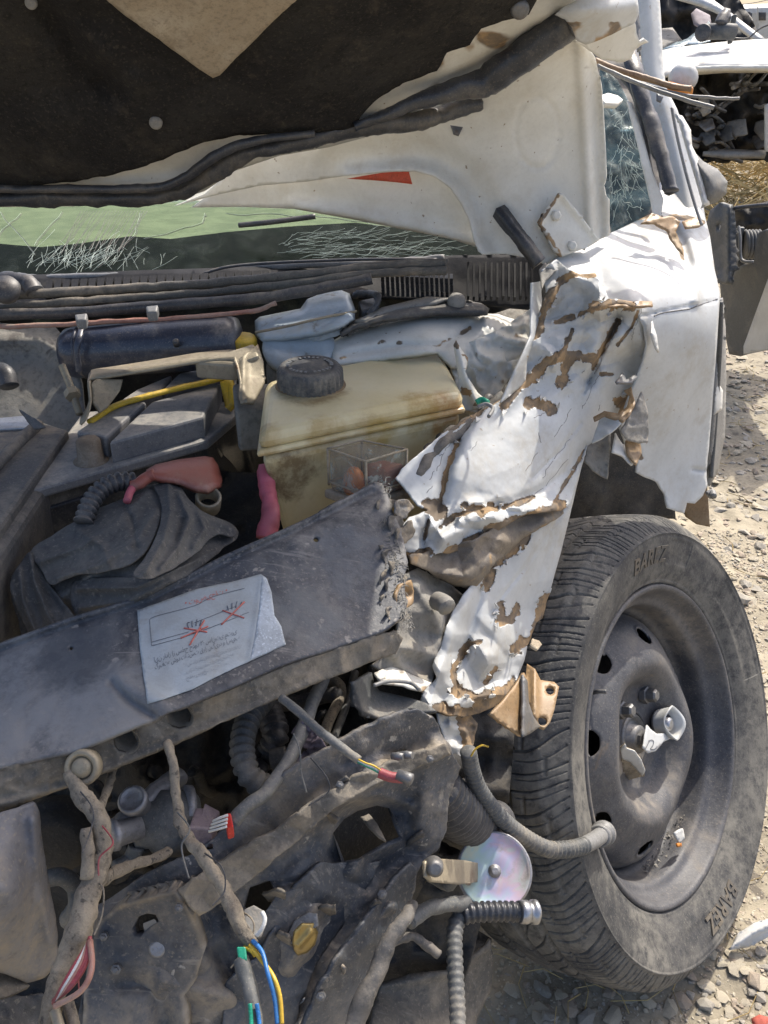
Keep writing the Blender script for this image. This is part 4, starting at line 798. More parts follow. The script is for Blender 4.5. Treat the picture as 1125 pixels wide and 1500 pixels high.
# door mirror shell behind the pillar
mir = sheet('door_mirror', [(992, 168), (1004, 178), (1012, 200), (1013, 218), (1030, 236), (1052, 248), (1066, 266), (1064, 284), (1048, 298), (1030, 302), (1022, 270), (1010, 225), (998, 190)], CYL([(992, 168, 1.40), (1066, 266, 1.36), (1030, 302, 1.32), (1010, 215, 1.36)]), m_greypl, car, res=4, th=.003, puff=.05, puffw=22)
sheet('mirror_cover', [(990, 166), (1000, 170), (1012, 190), (1014, 214), (1022, 230), (1034, 262), (1040, 300), (1030, 304), (1018, 262), (1004, 215)], CYL([(990, 166, 1.34), (1014, 214, 1.33), (1030, 304, 1.28)]), m_plain, car, res=4, th=.004, puff=.012, puffw=10)

# ---------------------------------------------------------------- front fender: smooth rear part
fc = [(800, 388, 1.06), (870, 352, 1.135), (955, 312, 1.26), (1000, 302, 1.30), (1040, 345, 1.27), (1054, 440, 1.14), (900, 450, 1.035), (980, 420, 1.07), (1045, 600, 1.20), (980, 600, 1.135), (900, 600, 1.09), (1035, 710, 1.23), (960, 700, 1.18), (1000, 750, 1.21), (985, 262, 1.36)]
fD = Depth(fc)
fo = [(794, 396), (815, 376), (845, 364), (870, 352), (915, 332), (955, 312), (968, 290), (966, 268), (975, 258), (992, 262), (1008, 275), (1018, 290), (1034, 322), (1040, 345), (1047, 395), (1055, 430), (1054, 446), (1049, 520), (1043, 600), (1038, 660), (1035, 690), (1036, 712), (1030, 726), (1018, 738), (1006, 736), (1003, 752), (992, 750), (978, 744), (974, 724), (962, 706), (945, 699), (932, 692), (934, 676), (926, 668), (916, 650), (908, 628), (918, 590), (930, 560), (942, 530), (948, 505), (944, 478), (928, 452), (890, 442), (876, 414), (840, 402), (800, 400)]
def fdisp(x, y):
    t = .012 * np.exp(-(segdist(x, y, [(880, 340), (925, 420), (935, 500)]) / 26) ** 2)
    t += .014 * np.exp(-(segdist(x, y, [(955, 318), (985, 320), (1010, 330), (1030, 318)]) / 10) ** 2) - .022 * np.exp(-(segdist(x, y, [(985, 335), (1000, 360), (1008, 385)]) / 9) ** 2)
    t += .012 * np.exp(-(segdist(x, y, [(1012, 345), (1025, 400), (1020, 440)]) / 8) ** 2)
    t += .008 * np.exp(-(segdist(x, y, [(975, 262), (985, 290), (975, 310)]) / 6) ** 2) - .012 * np.exp(-(segdist(x, y, [(1000, 275), (1005, 300)]) / 8) ** 2)
    t -= .004 * np.exp(-(segdist(x, y, [(885, 476), (960, 458), (1050, 440)]) / 1.8) ** 2) + .006 * np.exp(-(segdist(x, y, [(1035, 690), (1015, 688)]) / 3) ** 2)
    return t + .004 * (fbm(x, y, 70, 91, 2) - .5) + .010 * np.exp(-(segdist(x, y, [(880, 430), (900, 600)]) / 40) ** 2) * (facet(x, y, 45, 92) - .4)
def fpeel(x, y):
    n = (fbm(x, y, 12, 61, 4) - .5) * 1.5
    d = segdist(x, y, [(930, 322), (950, 316), (975, 322), (990, 318), (1015, 322), (1030, 326)]); d2 = segdist(x, y, [(978, 322), (985, 340), (997, 358), (1000, 378)]); 
    d3 = segdist(x, y, [(905, 625), (920, 600), (935, 610), (930, 650), (938, 672)])
    return np.maximum.reduce([1 - d / 10, 1.05 - d2 / 9, .9 - d3 / 16]) * .8 + n * .45 * (np.minimum(np.minimum(d, d2), d3) < 30) - .05
fen = sheet('fender', fo, fD, m_white, car, res=3.6, th=.0025, disp=lambda x, y: fdisp(x, y) - .002 * np.clip((fpeel(x, y) - .45) * 8, 0, 1), jag=.8, jagmask=lambda x, y: (y > 640) * 1.0,
            attrs={'peel': fpeel})
tag(strokes('crack', [[(958, 463), (968, 459), (985, 456), (1000, 454), (1012, 452), (1024, 447), (1036, 443), (1051, 438)]], lambda x, y: fD(x, y) - fdisp(x, y), .0008, m_blk, fen, .0002), kind='stuff')
sheet('wheel_liner', [(830, 640), (900, 600), (960, 640), (985, 700), (990, 760), (900, 760), (820, 780)], CYL([(830, 640, 1.27), (960, 640, 1.29), (990, 760, 1.27), (820, 780, 1.27)]), m_blk, fen, res=7, th=.004, disp=lambda x, y: .02 * (fbm(x, y, 50, 5) - .5))
sheet('sill_flange', [(1000, 738), (1015, 722), (1036, 712), (1038, 740), (1040, 772), (1020, 768), (1004, 757)], CYL([(1000, 738, 1.24), (1036, 712, 1.24), (1040, 772, 1.22)]), m_rustpl, fen, res=4, th=.003)
tube('sill_tube', [(1036, 724, 1.3), (1043, 721, 1.3), (1045, 727, 1.29)], 5, m_gtrim, fen, seg=8)
# door edge behind the fender
dr_ = sheet('front_door', [(1053, 440), (1059, 436), (1063, 480), (1064, 560), (1062, 640), (1052, 690), (1040, 712), (1041, 660), (1048, 560), (1052, 500)], CYL([(1053, 440, 1.25), (1064, 560, 1.3), (1040, 712, 1.22), (1063, 480, 1.3)]), m_gtrim, car, res=4, th=.02, puff=.008, puffw=5)
tube('door_edge_seal', CYL([(1056, 442, 1.24), (1055, 500, 1.24), (1051, 570, 1.24), (1046, 640, 1.23), (1041, 700, 1.21)]), 3.5, m_greypl, dr_, seg=8)
sheet('door_moulding', [(1046, 565), (1053, 562), (1059, 572), (1058, 600), (1046, 608)], CYL([(1046, 565, 1.23), (1059, 572, 1.25), (1046, 608, 1.22)]), m_plain, dr_, res=3, th=.012, puff=.004, puffw=4)

# ---------------------------------------------------------------- front fender: crumpled upper piece
cc = CYL([(800, 386, 1.05), (790, 450, 1.02), (780, 495, .99), (740, 590, .93), (700, 603, .89), (640, 640, .84), (600, 690, .80), (585, 790, .745), (610, 830, .735), (700, 760, .80), (760, 760, .83), (821, 745, .88), (860, 650, .97), (850, 600, .97), (770, 640, .90), (700, 690, .83), (860, 520, .995), (905, 470, 1.0), (950, 450, 1.035), (960, 520, 1.065), (930, 590, 1.07), (830, 450, 1.01), (905, 630, 1.05), (880, 560, 1.0)])
cD = Depth(cc)
co = [(794, 396), (815, 380), (832, 394), (850, 402), (872, 400), (884, 418), (892, 438), (915, 440), (953, 443), (957, 452), (958, 475), (965, 500), (967, 520), (958, 540), (950, 560), (940, 572), (928, 590), (912, 602), (905, 612), (912, 618), (900, 628), (880, 640), (867, 648), (860, 654), (850, 692), (835, 740), (821, 748), (804, 750), (780, 752), (761, 758), (742, 770), (720, 784), (700, 796), (678, 806), (660, 810), (640, 812), (618, 818), (600, 816), (585, 806), (576, 790), (588, 772), (599, 757), (627, 747), (612, 741), (598, 722), (586, 708), (580, 700), (590, 686), (606, 672), (625, 655), (648, 636), (676, 618), (701, 602), (722, 592), (742, 580), (766, 548), (774, 520), (782, 480), (792, 450), (800, 430)]
def bump_(x, y, pl, w, h): return h * np.exp(-(segdist(x, y, pl) / w) ** 2)
def fold(x, y, pl, w, h):   # sharp crease
    return h * np.clip(1 - segdist(x, y, pl) / w, 0, 1)
def cdisp(x, y):
    t = 0
    for pl, w, h in (([(740, 590), (766, 562), (800, 532), (830, 522), (868, 524)], 12, .016), ([(868, 450), (900, 446), (935, 447)], 9, .020), ([(870, 452), (845, 466), (815, 474), (795, 480)], 8, .014),
                     ([(840, 400), (815, 420), (800, 450), (786, 486), (772, 520)], 8, .014), ([(905, 468), (888, 500), (870, 545), (862, 560)], 8, -.016), ([(905, 470), (888, 500), (872, 540)], 30, -.012),
                     ([(820, 500), (850, 486), (880, 470)], 16, .012), ([(700, 603), (672, 640), (655, 680), (648, 720), (640, 750)], 8, -.012), ([(715, 600), (690, 640), (672, 700)], 16, .008),
                     ([(640, 780), (668, 755), (700, 745), (740, 738), (790, 720), (830, 690), (858, 655)], 7, -.009), ([(650, 790), (690, 768), (740, 752), (800, 744), (822, 745)], 12, .016),
                     ([(760, 610), (790, 600), (830, 640)], 40, .010), ([(835, 560), (850, 600), (845, 660)], 20, -.010), ([(626, 758), (618, 790), (622, 812)], 5, -.010), ([(590, 790), (600, 765), (625, 752)], 10, .006),
                     ([(940, 500), (945, 550), (920, 590)], 10, .010), ([(900, 560), (915, 540), (940, 530)], 12, -.008), ([(828, 395), (860, 420), (900, 440)], 12, .010), ([(815, 455), (840, 430), (870, 430)], 14, -.010)):
        t = t + bump_(x, y, pl, w, h)
    for pl, w, h in (([(905, 470), (885, 510), (866, 552), (855, 575)], 5, -.008), ([(840, 490), (822, 520), (810, 540)], 6, .010), ([(800, 590), (835, 560), (860, 540)], 14, .006), ([(780, 700), (820, 660), (850, 620)], 5, -.004), ([(957, 452), (950, 490), (942, 520)], 5, -.008)):
        t = t + fold(x, y, pl, w, h)
    up = np.clip((600 - y) / 80, 0, 1)
    t = t * .8 + up * (.034 * (facet(x, y, 40, 21, .35, .9) - .45) + .007 * (facet(x, y, 19, 22, .3) - .4)) + .008 * (facet(x, y, 85, 23, .4, .8) - .4) + .0008 * (fbm(x, y, 9, 24, 2) - .5)
    low = np.exp(-(segdist(x, y, [(590, 780), (640, 780), (700, 755), (820, 745)]) / 26) ** 2)
    return t + low * (.026 * (facet(x, y, 30, 25, .3, .3) - .4) + .003 * (facet(x, y, 13, 26) - .4))
def cpeel(x, y):
    f = np.full(np.shape(x), -9.)
    for pl, w, s in (([(740, 590), (766, 562), (800, 532), (830, 522), (868, 524)], 8, 1.), ([(868, 450), (900, 446), (925, 446)], 9, 1.0), ([(868, 452), (845, 463), (815, 472)], 4, 1.),
                     ([(872, 400), (845, 402), (820, 414), (806, 436), (796, 462), (786, 490)], 7, 1.0), ([(905, 470), (885, 505), (868, 540)], 4.5, 1.), ([(832, 526), (828, 545), (824, 562)], 9, 1.0), ([(776, 588), (795, 590), (806, 598)], 9, 1),
                     ([(838, 482), (832, 502), (824, 515)], 5, .9), ([(680, 742), (690, 746), (705, 748), (722, 744)], 7, 1.), ([(645, 772), (665, 756), (690, 748)], 4.5, 1.), ([(738, 742), (760, 736), (780, 728)], 5, .95),
                     ([(630, 742), (644, 748)], 11, 1.05), ([(628, 762), (622, 790)], 3, .9), ([(655, 812), (690, 795), (730, 772), (790, 752), (822, 742)], 9, 1.0), ([(590, 815), (630, 810)], 8, .9), ([(905, 620), (915, 596), (940, 574), (905, 592)], 8, 1),
                     ([(880, 548), (898, 548)], 3, .9), ([(905, 505), (925, 480), (935, 455)], 2.5, .85), ([(700, 606), (672, 638), (655, 690), (645, 738)], 4.5, .9), ([(812, 735), (850, 672)], 3, .9), ([(835, 700), (856, 660)], 2.2, .9),
                     ([(740, 580), (700, 604), (660, 630)], 4, .9)):
        f = np.maximum(f, s - segdist(x, y, pl) / w * .55)
    return f + (fbm(x, y, 11, 66, 4) - .5) * 1.05 + .35 * (fbm(x * 1.4 + y, (y - x) * .35, 7, 67, 3) - .5)
def cedge(x, y):
    p = cpeel(x, y); e = np.exp(-((p - .47) / .05) ** 2) * .75
    for pl in () if True else ([(880, 548), (868, 565), (858, 590), (852, 600)], [(812, 640), (826, 620), (838, 596)], [(795, 700), (812, 672), (838, 640)], [(760, 742), (800, 712), (836, 668)], [(850, 640), (858, 654)], [(905, 472), (892, 505), (868, 552), (862, 566)], [(782, 612), (800, 604)], [(640, 690), (652, 660), (668, 640)], [(626, 758), (621, 800)], [(940, 452), (930, 500), (918, 520)]):
        e = np.maximum(e, 1.0 * np.exp(-(segdist(x + 5 * (fbm(x, y, 12, 2) - .5), y + 5 * (fbm(x, y, 12, 3) - .5), pl) / 1.5) ** 2) * (fbm(x, y, 16, 5) > .36))
    return e
crm = sheet('crumpled_skin', co, cD, m_white, fen, res=2.2, th=.0022, sharp=20, disp=lambda x, y: cdisp(x, y) - .0030 * np.clip((cpeel(x, y) - .45) * 9, 0, 1), jag=1.5, jagmask=lambda x, y: np.where((x < 650) | (x > 900) | (y > 750), 1., .35),
            attrs={'peel': cpeel, 'edge': cedge})
rs = np.random.RandomState(41); ck = []
for pl in ([(880, 548), (868, 565), (858, 590), (852, 600)], [(812, 640), (826, 620), (838, 596)], [(795, 700), (812, 672), (838, 640)], [(760, 742), (800, 712), (836, 668)], [(905, 472), (892, 505), (868, 552), (862, 566)], [(782, 612), (800, 604), (806, 600)], [(640, 690), (652, 660), (668, 640)], [(626, 758), (621, 780), (622, 800)], [(940, 452), (930, 480), (924, 500)], [(690, 660), (700, 645)], [(770, 690), (790, 660)]):
    for (a, b_), (c_, d_) in zip(pl[:-1], pl[1:]): ck.append(jl((a, b_), (a + (c_ - a) * .9, b_ + (d_ - b_) * .9), 6, 1.8))
for k in range(18):
    x, y = rs.uniform(600, 900), rs.uniform(430, 760)
    if inside(np.array([x]), np.array([y]), co)[0] and segdist(np.array([x]), np.array([y]), co, True)[0] > 14:
        a = rs.normal(-.9, .6); l = rs.uniform(4, 16); ck.append(jl((x, y), (x + l * math.cos(a), y + l * math.sin(a)), 5, 1.5))
tag(strokes('crack', ck, lambda x, y: cD(x, y) - cdisp(x, y), .0003, m_dsteel, crm, .0001), kind='stuff')
# white strip standing on its left edge
sheet('edge_strip', [(779, 414), (792, 412), (794, 440), (790, 480), (780, 505), (772, 530), (770, 560), (742, 584), (734, 590), (754, 545), (768, 515), (778, 490)], CYL([(779, 414, 1.02), (794, 440, 1.04), (740, 585, .91), (780, 500, .97)]), m_white, fen, res=3.5, th=.002, disp=lambda x, y: .004 * (fbm(x, y, 20, 4) - .5), attrs={'peel': lambda x, y: .1 + .5 * fbm(x, y, 9, 9)})
# rolled brown underside
def rolld(x, y): return bump_(x, y, [(600, 830), (680, 850), (740, 800), (800, 770)], 20, .024) + .022 * (facet(x, y, 34, 51, .3, .4) - .4) + .003 * (facet(x, y, 14, 52) - .4)
sheet('rolled_underside', [(596, 812), (640, 806), (690, 792), (740, 764), (790, 748), (822, 742), (826, 752), (815, 762), (790, 774), (772, 786), (751, 803), (730, 822), (712, 842), (700, 858), (684, 862), (664, 858), (640, 846), (622, 834), (602, 826)],
      CYL([(596, 812, .745), (690, 792, .78), (822, 742, .885), (700, 858, .78), (640, 846, .77), (772, 786, .86)]), m_roll, fen, res=2.6, th=.002, sharp=22, disp=rolld, jag=2)
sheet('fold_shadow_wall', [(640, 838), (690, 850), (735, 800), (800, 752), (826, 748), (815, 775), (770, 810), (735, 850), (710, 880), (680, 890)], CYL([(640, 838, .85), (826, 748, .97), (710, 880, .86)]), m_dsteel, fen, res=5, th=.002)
# lower strip
lc = CYL([(860, 650, .97), (822, 748, .90), (780, 780, .85), (800, 880, .86), (770, 960, .80), (730, 820, .81), (700, 880, .765), (680, 960, .73), (740, 1020, .74), (615, 1035, .66), (650, 950, .71), (665, 1048, .675), (720, 950, .755)])
lD = Depth(lc)
lo = [(861, 652), (850, 692), (835, 755), (821, 812), (807, 861), (802, 872), (808, 862), (800, 884), (794, 905), (786, 911), (778, 935), (772, 946), (768, 967), (758, 992), (744, 1017), (726, 1035), (701, 1045), (680, 1050), (666, 1049), (638, 1043), (613, 1036), (617, 1020), (622, 1010), (640, 994), (633, 975), (646, 945), (655, 915), (664, 895), (677, 872), (690, 858), (706, 848), (716, 836), (731, 818), (751, 801), (772, 784), (800, 768), (822, 753), (830, 740), (845, 690)]
def ldisp(x, y):
    t = bump_(x, y, [(690, 870), (660, 930), (645, 980)], 12, .010) + bump_(x, y, [(708, 850), (690, 920), (672, 985)], 7, -.010) + bump_(x, y, [(780, 800), (740, 900), (720, 960)], 22, .010) + bump_(x, y, [(850, 700), (815, 800), (785, 890)], 8, .006) + bump_(x, y, [(830, 740), (770, 830), (730, 880)], 3, -.003)
    t = t + bump_(x, y, [(640, 1035), (680, 1030), (730, 1010)], 10, .008)
    lw = np.clip((y - 900) / 60, 0, 1); return t * .8 + lw * (.024 * (facet(x, y, 34, 71, .3, 1.2) - .4) + .003 * (facet(x, y, 15, 73) - .4)) + .008 * (facet(x, y, 60, 72, .4, 1.1) - .4)
def lpeel(x, y):
    f = np.full(np.shape(x), -9.)
    for pl, w, s in (([(772, 786), (745, 808), (722, 832), (712, 858)], 7, 1.1), ([(735, 890), (733, 912), (748, 908), (758, 890)], 7, 1.), ([(800, 875), (790, 905), (782, 935)], 7, 1.1), ([(765, 940), (756, 950)], 9, 1), ([(688, 942), (672, 965), (664, 990), (670, 1010)], 6, 1.),
                     ([(640, 1040), (690, 1046), (730, 1025), (750, 1005)], 9, 1.1), ([(660, 1012), (700, 1022), (730, 1010)], 7, 1.0), ([(705, 940), (680, 945)], 4, .9), ([(712, 1000), (726, 978)], 4, .9)):
        f = np.maximum(f, s - segdist(x, y, pl) / w * .55)
    return f + (fbm(x, y, 10, 68, 4) - .5) * 1.05
sheet('lower_skin', lo, lD, m_white, fen, res=2.3, th=.0022, sharp=20, disp=lambda x, y: ldisp(x, y) - .003 * np.clip((lpeel(x, y) - .45) * 9, 0, 1), jag=1.2, jagmask=lambda x, y: np.where((y > 850) | (x < 720), 1., .15), attrs={'peel': lpeel, 'edge': lambda x, y: np.exp(-((lpeel(x, y) - .47) / .05) ** 2) * .75})
sheet('skin_tail', [(640, 1044), (668, 1048), (690, 1050), (700, 1060), (694, 1090), (684, 1112), (676, 1122), (664, 1116), (658, 1098), (646, 1072)], CYL([(640, 1044, .67), (695, 1055, .70), (676, 1122, .66)]), m_white, fen, res=3, th=.002, jag=1.5, disp=lambda x, y: .012 * (ridg(x, y, 24, 81, 3) - .4),
      attrs={'peel': lambda x, y: np.where(x > 668 + (y - 1050) * .2, .7, .1) + (fbm(x, y, 9, 3) - .5) * .9})
# torn shards and curled flakes
def shard(pl, Zs, m, nm='torn_shard', jg=.8, curl=.006, at=.15):
    c = [(a, b_, z) for (a, b_), z in zip(pl, (Zs * 9)[:len(pl)] if isinstance(Zs, tuple) else [Zs] * len(pl))]
    if not isinstance(Zs, tuple): c = [(pl[0][0], pl[0][1], Zs), (pl[len(pl) // 3][0], pl[len(pl) // 3][1], Zs * 1.01), (pl[2 * len(pl) // 3][0], pl[2 * len(pl) // 3][1], Zs * .99)]
    return sheet(nm, pl, Depth(c), m, fen, res=3, th=.002, jag=jg, disp=lambda x, y: curl * (ridg(x, y, 22, 5, 2)), attrs={'peel': lambda x, y: np.full(np.shape(x), at)})
shard([(867, 648), (880, 610), (900, 606), (908, 620), (896, 632), (880, 642)], 1.03, m_white, at=.1)
shard([(941, 574), (950, 606), (950, 648), (936, 650), (915, 642), (908, 632), (922, 610)], 1.05, m_inner)
shard([(870, 610), (885, 602), (905, 606), (918, 596), (922, 580), (914, 572), (925, 566), (930, 590), (924, 604), (912, 618), (906, 614), (885, 610), (872, 616)], 1.04, m_rustpl)
shard([(860, 652), (875, 645), (895, 634), (893, 670), (889, 702), (870, 690), (857, 676)], 1.07, m_inner)
shard([(902, 634), (912, 650), (928, 658), (934, 672), (926, 682), (912, 668), (898, 662)], 1.06, m_plain)
shard([(916, 645), (938, 648), (940, 664), (932, 682), (920, 664)], 1.055, m_rustpl)
shard([(956, 470), (964, 500), (966, 516), (961, 510), (955, 490)], 1.03, m_white, at=0)
shard([(780, 935), (790, 938), (794, 944), (788, 952), (778, 946)], .78, m_linerback)
shard([(882, 438), (912, 441), (955, 441), (957, 448), (925, 450), (884, 447)], 1.02, m_rustpl, jg=1.2, curl=.012)
shard([(912, 545), (918, 556), (930, 548), (934, 552), (926, 562), (904, 562), (902, 558)], 1.03, m_dsteel, jg=1.2)
shard([(955, 312), (970, 318), (985, 316), (998, 324), (990, 340), (998, 360), (1000, 372), (990, 360), (976, 338), (960, 328), (940, 328)], 1.13, m_rustpl, jg=1.5, curl=.01)
shard([(998, 324), (1020, 318), (1032, 326), (1024, 332), (1004, 334)], 1.14, m_rustpl, jg=1.5)
shard([(945, 418), (952, 420), (946, 444), (940, 446)], 1.06, m_dsteel); shard([(929, 422), (934, 440), (931, 441)], 1.06, m_dsteel)
shard([(790, 394), (798, 384), (816, 396), (800, 410), (794, 424)], 1.03, m_inner)
rs = np.random.RandomState(31)
for k in range(70):   # paint flakes curling off along the bare patches
    for _ in range(60):
        if k < 46: x, y = rs.uniform(590, 950), rs.uniform(400, 810); Dq, pf, pol, dsp = cD, cpeel, co, cdisp
        else: x, y = rs.uniform(620, 830), rs.uniform(800, 1040); Dq, pf, pol, dsp = lD, lpeel, lo, ldisp
        xa, ya_ = np.array([x]), np.array([y])
        if inside(xa, ya_, pol)[0] and .36 < pf(xa, ya_)[0] < .48 and segdist(xa, ya_, pol, True)[0] > 8: break
    else: continue
    a = rs.uniform(0, 6.28); l = rs.uniform(4, 10); w_ = rs.uniform(1.5, 4); z = float(Dq(x, y)) - float(dsp(xa, ya_)[0])
    pl = [(x + l * t * math.cos(a) - w_ * s * math.sin(a) * (1 - t * .6), y + l * t * math.sin(a) + w_ * s * math.cos(a) * (1 - t * .6), z - .002 - .009 * t * t) for t, s in ((0, -1), (0, 1), (.5, 1.1), (1, .2), (.6, -.8))]
    V = W([p[0] for p in pl], [p[1] for p in pl], [p[2] for p in pl]); o = mk('paint_flake', V, [(4, 3, 2, 1, 0)], m_plain, fen, False); s = o.modifiers.new('t', 'SOLIDIFY'); s.thickness = .0008
# gold-brown mounting bracket on the tip
hole = lambda cx, cy_, r: [(cx + r * math.cos(t), cy_ + r * math.sin(t)) for t in np.linspace(0, 6.283, 13)[:-1]]
sheet('mounting_bracket', [(772, 972), (784, 980), (792, 996), (812, 999), (819, 1006), (812, 1040), (806, 1058), (798, 1067), (790, 1064), (786, 1052), (775, 1040), (768, 1005)], [(772, 972, .90), (819, 1006, .88), (800, 1066, .84), (775, 1040, .85)], m_rustpl, fen, res=4, th=.003,
      holes=[hole(806, 1011, 6.5), hole(795, 1056, 7)], disp=lambda x, y: .010 * np.exp(-((x - 783) / 5) ** 2))
sheet('bracket_web', [(768, 985), (772, 995), (772, 1030), (768, 1079), (762, 1078), (740, 1062), (718, 1046), (735, 1030), (752, 1008)], [(768, 985, .83), (768, 1079, .80), (718, 1046, .77)], m_rustpl, fen, res=4, th=.003, disp=lambda x, y: .003 * (fbm(x, y, 20, 4) - .5))
sheet('bracket_flange', [(766, 988), (773, 998), (775, 1030), (782, 1050), (792, 1064), (778, 1074), (766, 1080), (763, 1072), (768, 1030)], [(766, 988, .825), (775, 1040, .815), (766, 1080, .79)], m_dsteel, fen, res=4, th=.003, disp=lambda x, y: .006 * np.exp(-((x - 768) / 4) ** 2))

# ================================================================== engine bay
CE = lambda l: [cz(*t) for t in l]
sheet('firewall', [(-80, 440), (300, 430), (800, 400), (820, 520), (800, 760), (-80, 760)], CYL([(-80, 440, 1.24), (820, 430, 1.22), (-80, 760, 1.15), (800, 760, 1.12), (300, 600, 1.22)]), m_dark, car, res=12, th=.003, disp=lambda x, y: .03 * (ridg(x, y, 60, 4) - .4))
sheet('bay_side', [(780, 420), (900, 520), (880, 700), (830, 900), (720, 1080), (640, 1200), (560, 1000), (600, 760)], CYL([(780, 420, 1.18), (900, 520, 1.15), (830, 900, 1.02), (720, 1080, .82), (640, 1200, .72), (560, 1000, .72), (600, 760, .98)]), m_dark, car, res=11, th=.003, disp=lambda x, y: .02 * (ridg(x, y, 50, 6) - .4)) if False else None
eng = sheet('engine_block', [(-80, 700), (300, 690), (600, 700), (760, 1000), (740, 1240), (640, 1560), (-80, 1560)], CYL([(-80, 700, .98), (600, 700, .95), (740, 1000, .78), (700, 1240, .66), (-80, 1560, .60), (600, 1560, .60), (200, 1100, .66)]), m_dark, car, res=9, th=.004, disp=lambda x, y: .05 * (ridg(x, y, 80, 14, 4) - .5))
rs = np.random.RandomState(77)
for k in range(22):
    x, y = rs.uniform(60, 640), rs.uniform(1010, 1300); L = rs.uniform(40, 120); a = rs.uniform(0, 3.1); Y0 = .62 if y > 1100 else .66
    tube('engine_pipe', CYL([(x + L * t * math.cos(a), y + L * t * math.sin(a) + rs.uniform(-8, 8), Y0 + rs.uniform(-.03, .03)) for t in (0, .33, .66, 1)]), rs.uniform(5, 14), [m_dark, m_blk, m_dark, m_hose][k % 4], car, seg=8, n=6, wob=.002)
# left: inner wing, duct, radiator top
sheet('inner_wing', [(-60, 470), (80, 478), (100, 500), (120, 560), (128, 640), (60, 660), (-60, 650)], CYL([(-60, 470, 1.12), (100, 500, 1.10), (128, 640, 1.0), (-60, 650, 1.0)]), m_inner, car, res=8, th=.003, disp=lambda x, y: bump_(x, y, [(-60, 500), (60, 498), (90, 520)], 12, .015) + .006 * (fbm(x, y, 50, 3) - .5))
tube('grey_hose_end', CYL([(-50, 560, 1.02), (-10, 545, 1.02), (8, 548, 1.01), (14, 566, 1.0)]), 14, m_blk, car, seg=12)
dq = [W(*cz(-420, 800, .745)), W(*cz(52, 614, .745)), W(*cz(118, 634, .745)), W(*cz(-60, 900, .745))]
duct = hexa('air_box', dq, .17, m_blkdusty, car, bv=.010, seg=3, taper=.96)
hexa('air_box_lid', [sum(dq) / 4 + (p - sum(dq) / 4) * .9 + np.array([0, 0, .010]) for p in dq], .014, m_blkdusty, duct, bv=.004)
tube('air_box_ridge', CE([(56, 622, .757), (20, 655, .758), (-20, 700, .758), (-60, 760, .758), (-200, 800, .75)]), 9, m_blkdusty, duct, seg=10, wob=.0005)
sheet('air_box_side', [(-20, 850), (10, 790), (40, 748), (60, 790), (110, 880), (100, 960), (-40, 980)], CE([(-20, 860, .66), (40, 745, .69), (120, 880, .60), (-40, 980, .58)]), m_blkbox, duct, res=6, th=.003, disp=lambda x, y: .008 * (facet(x, y, 60, 3) - .4))
hexa('metal_plate', [W(-60, 618, .99), W(38, 608, 1.0), W(46, 626, .97), W(-60, 632, .96)], .012, m_steel, car, bv=.001)
sheet('torn_film', [(28, 600), (50, 612), (66, 626), (50, 630), (40, 618)], [(28, 600, .97), (66, 626, .93), (50, 630, .94)], m_blk, car, res=3, th=.001, jag=1)
# vacuum tank
vt = thing('vacuum_cylinder', 'dark blue-black cylinder lying under the cowl edge behind the battery', 'cylinder', W(215, 550, 1.08))
a, b_ = W(100, 517, 1.09), W(352, 500, 1.07)
L = np.linalg.norm(b_ - a); m_vac = M('navy_painted_steel', (.025, .032, .055), (.04, .046, .065), (.20, .18, .16), rough=.35, bump=.1, upd=.6, coat=.3)
lathe('shell', a, b_ - a, [(.012, -.006), (.024, -.004), (.0295, .002), (.0315, .012), (.0315, L * .5), (.0315, L - .012), (.028, L - .002), (.012, L + .003)], m_vac, vt, seg=40)
lathe('seam_ring', a, b_ - a, [(.0320, .018), (.0328, .020), (.0320, .022)], m_vac, vt, seg=40)
lathe('outlet', W(258, 502, 1.035), (0, -.5, .8), [(.004, -.004), (.004, .003), (.002, .004)], m_blk, vt, seg=12)
tube('mount_strap', [(120, 478, 1.06), (116, 495, 1.045), (112, 515, 1.045), (116, 545, 1.055)], 5, m_vac, vt, seg=6, flat=.4)
# battery
bt = thing('battery', 'grey car battery with yellow handle and dusty lid in the engine bay', 'battery', W(200, 790, .93))
zc = .742
T = quadw([(124, 602), (372, 584), (303, 643), (36, 722)], zc)
hexa('case', T, .19, m_blkbox, bt, bv=.003, taper=.93)
hexa('case_front_panel', [T[3] * .94 + T[2] * .06 + np.array([0, -.003, -.022]), T[3] * .06 + T[2] * .94 + np.array([0, -.003, -.022]), T[3] * .06 + T[2] * .94 + np.array([0, .004, -.022]), T[3] * .94 + T[2] * .06 + np.array([0, .004, -.022])], .15, m_blkbox, bt, bv=.002)
hexa('case_rim', [p + np.array([0, 0, .003]) for p in quadw([(122, 606), (374, 588), (304, 648), (32, 727)], zc + .001)], .012, m_batt, bt, bv=.003)
for nm, q in (('lid', [(222, 588), (324, 558), (332, 580), (298, 611), (160, 648)][0:1] + [(324, 560), (298, 610), (159, 648)]), ('lid', [(178, 586), (215, 588), (155, 640), (111, 632)]), ('lid', [(200, 570), (252, 548), (236, 572), (176, 586)]), ('lid', [(262, 546), (346, 530), (342, 548), (238, 570)])):
    hexa(nm, quadw(q, .770), .026, m_batt, bt, bv=.003)
for q in ([(208, 606), (312, 578)], [(196, 616), (306, 588)], [(262, 558), (334, 540)], [(280, 552), (338, 536)]): tube('lid_groove', CE([(q[0][0], q[0][1], .769), (q[1][0], q[1][1], .769)]), 1.0, m_blkbox, bt, seg=6, n=2)
for q in ([(150, 622), (165, 618), (186, 598), (176, 597)], [(300, 600), (310, 606), (315, 596), (306, 590)]): hexa('lid_step', quadw(q, .756), .012, m_batt, bt, bv=.002)
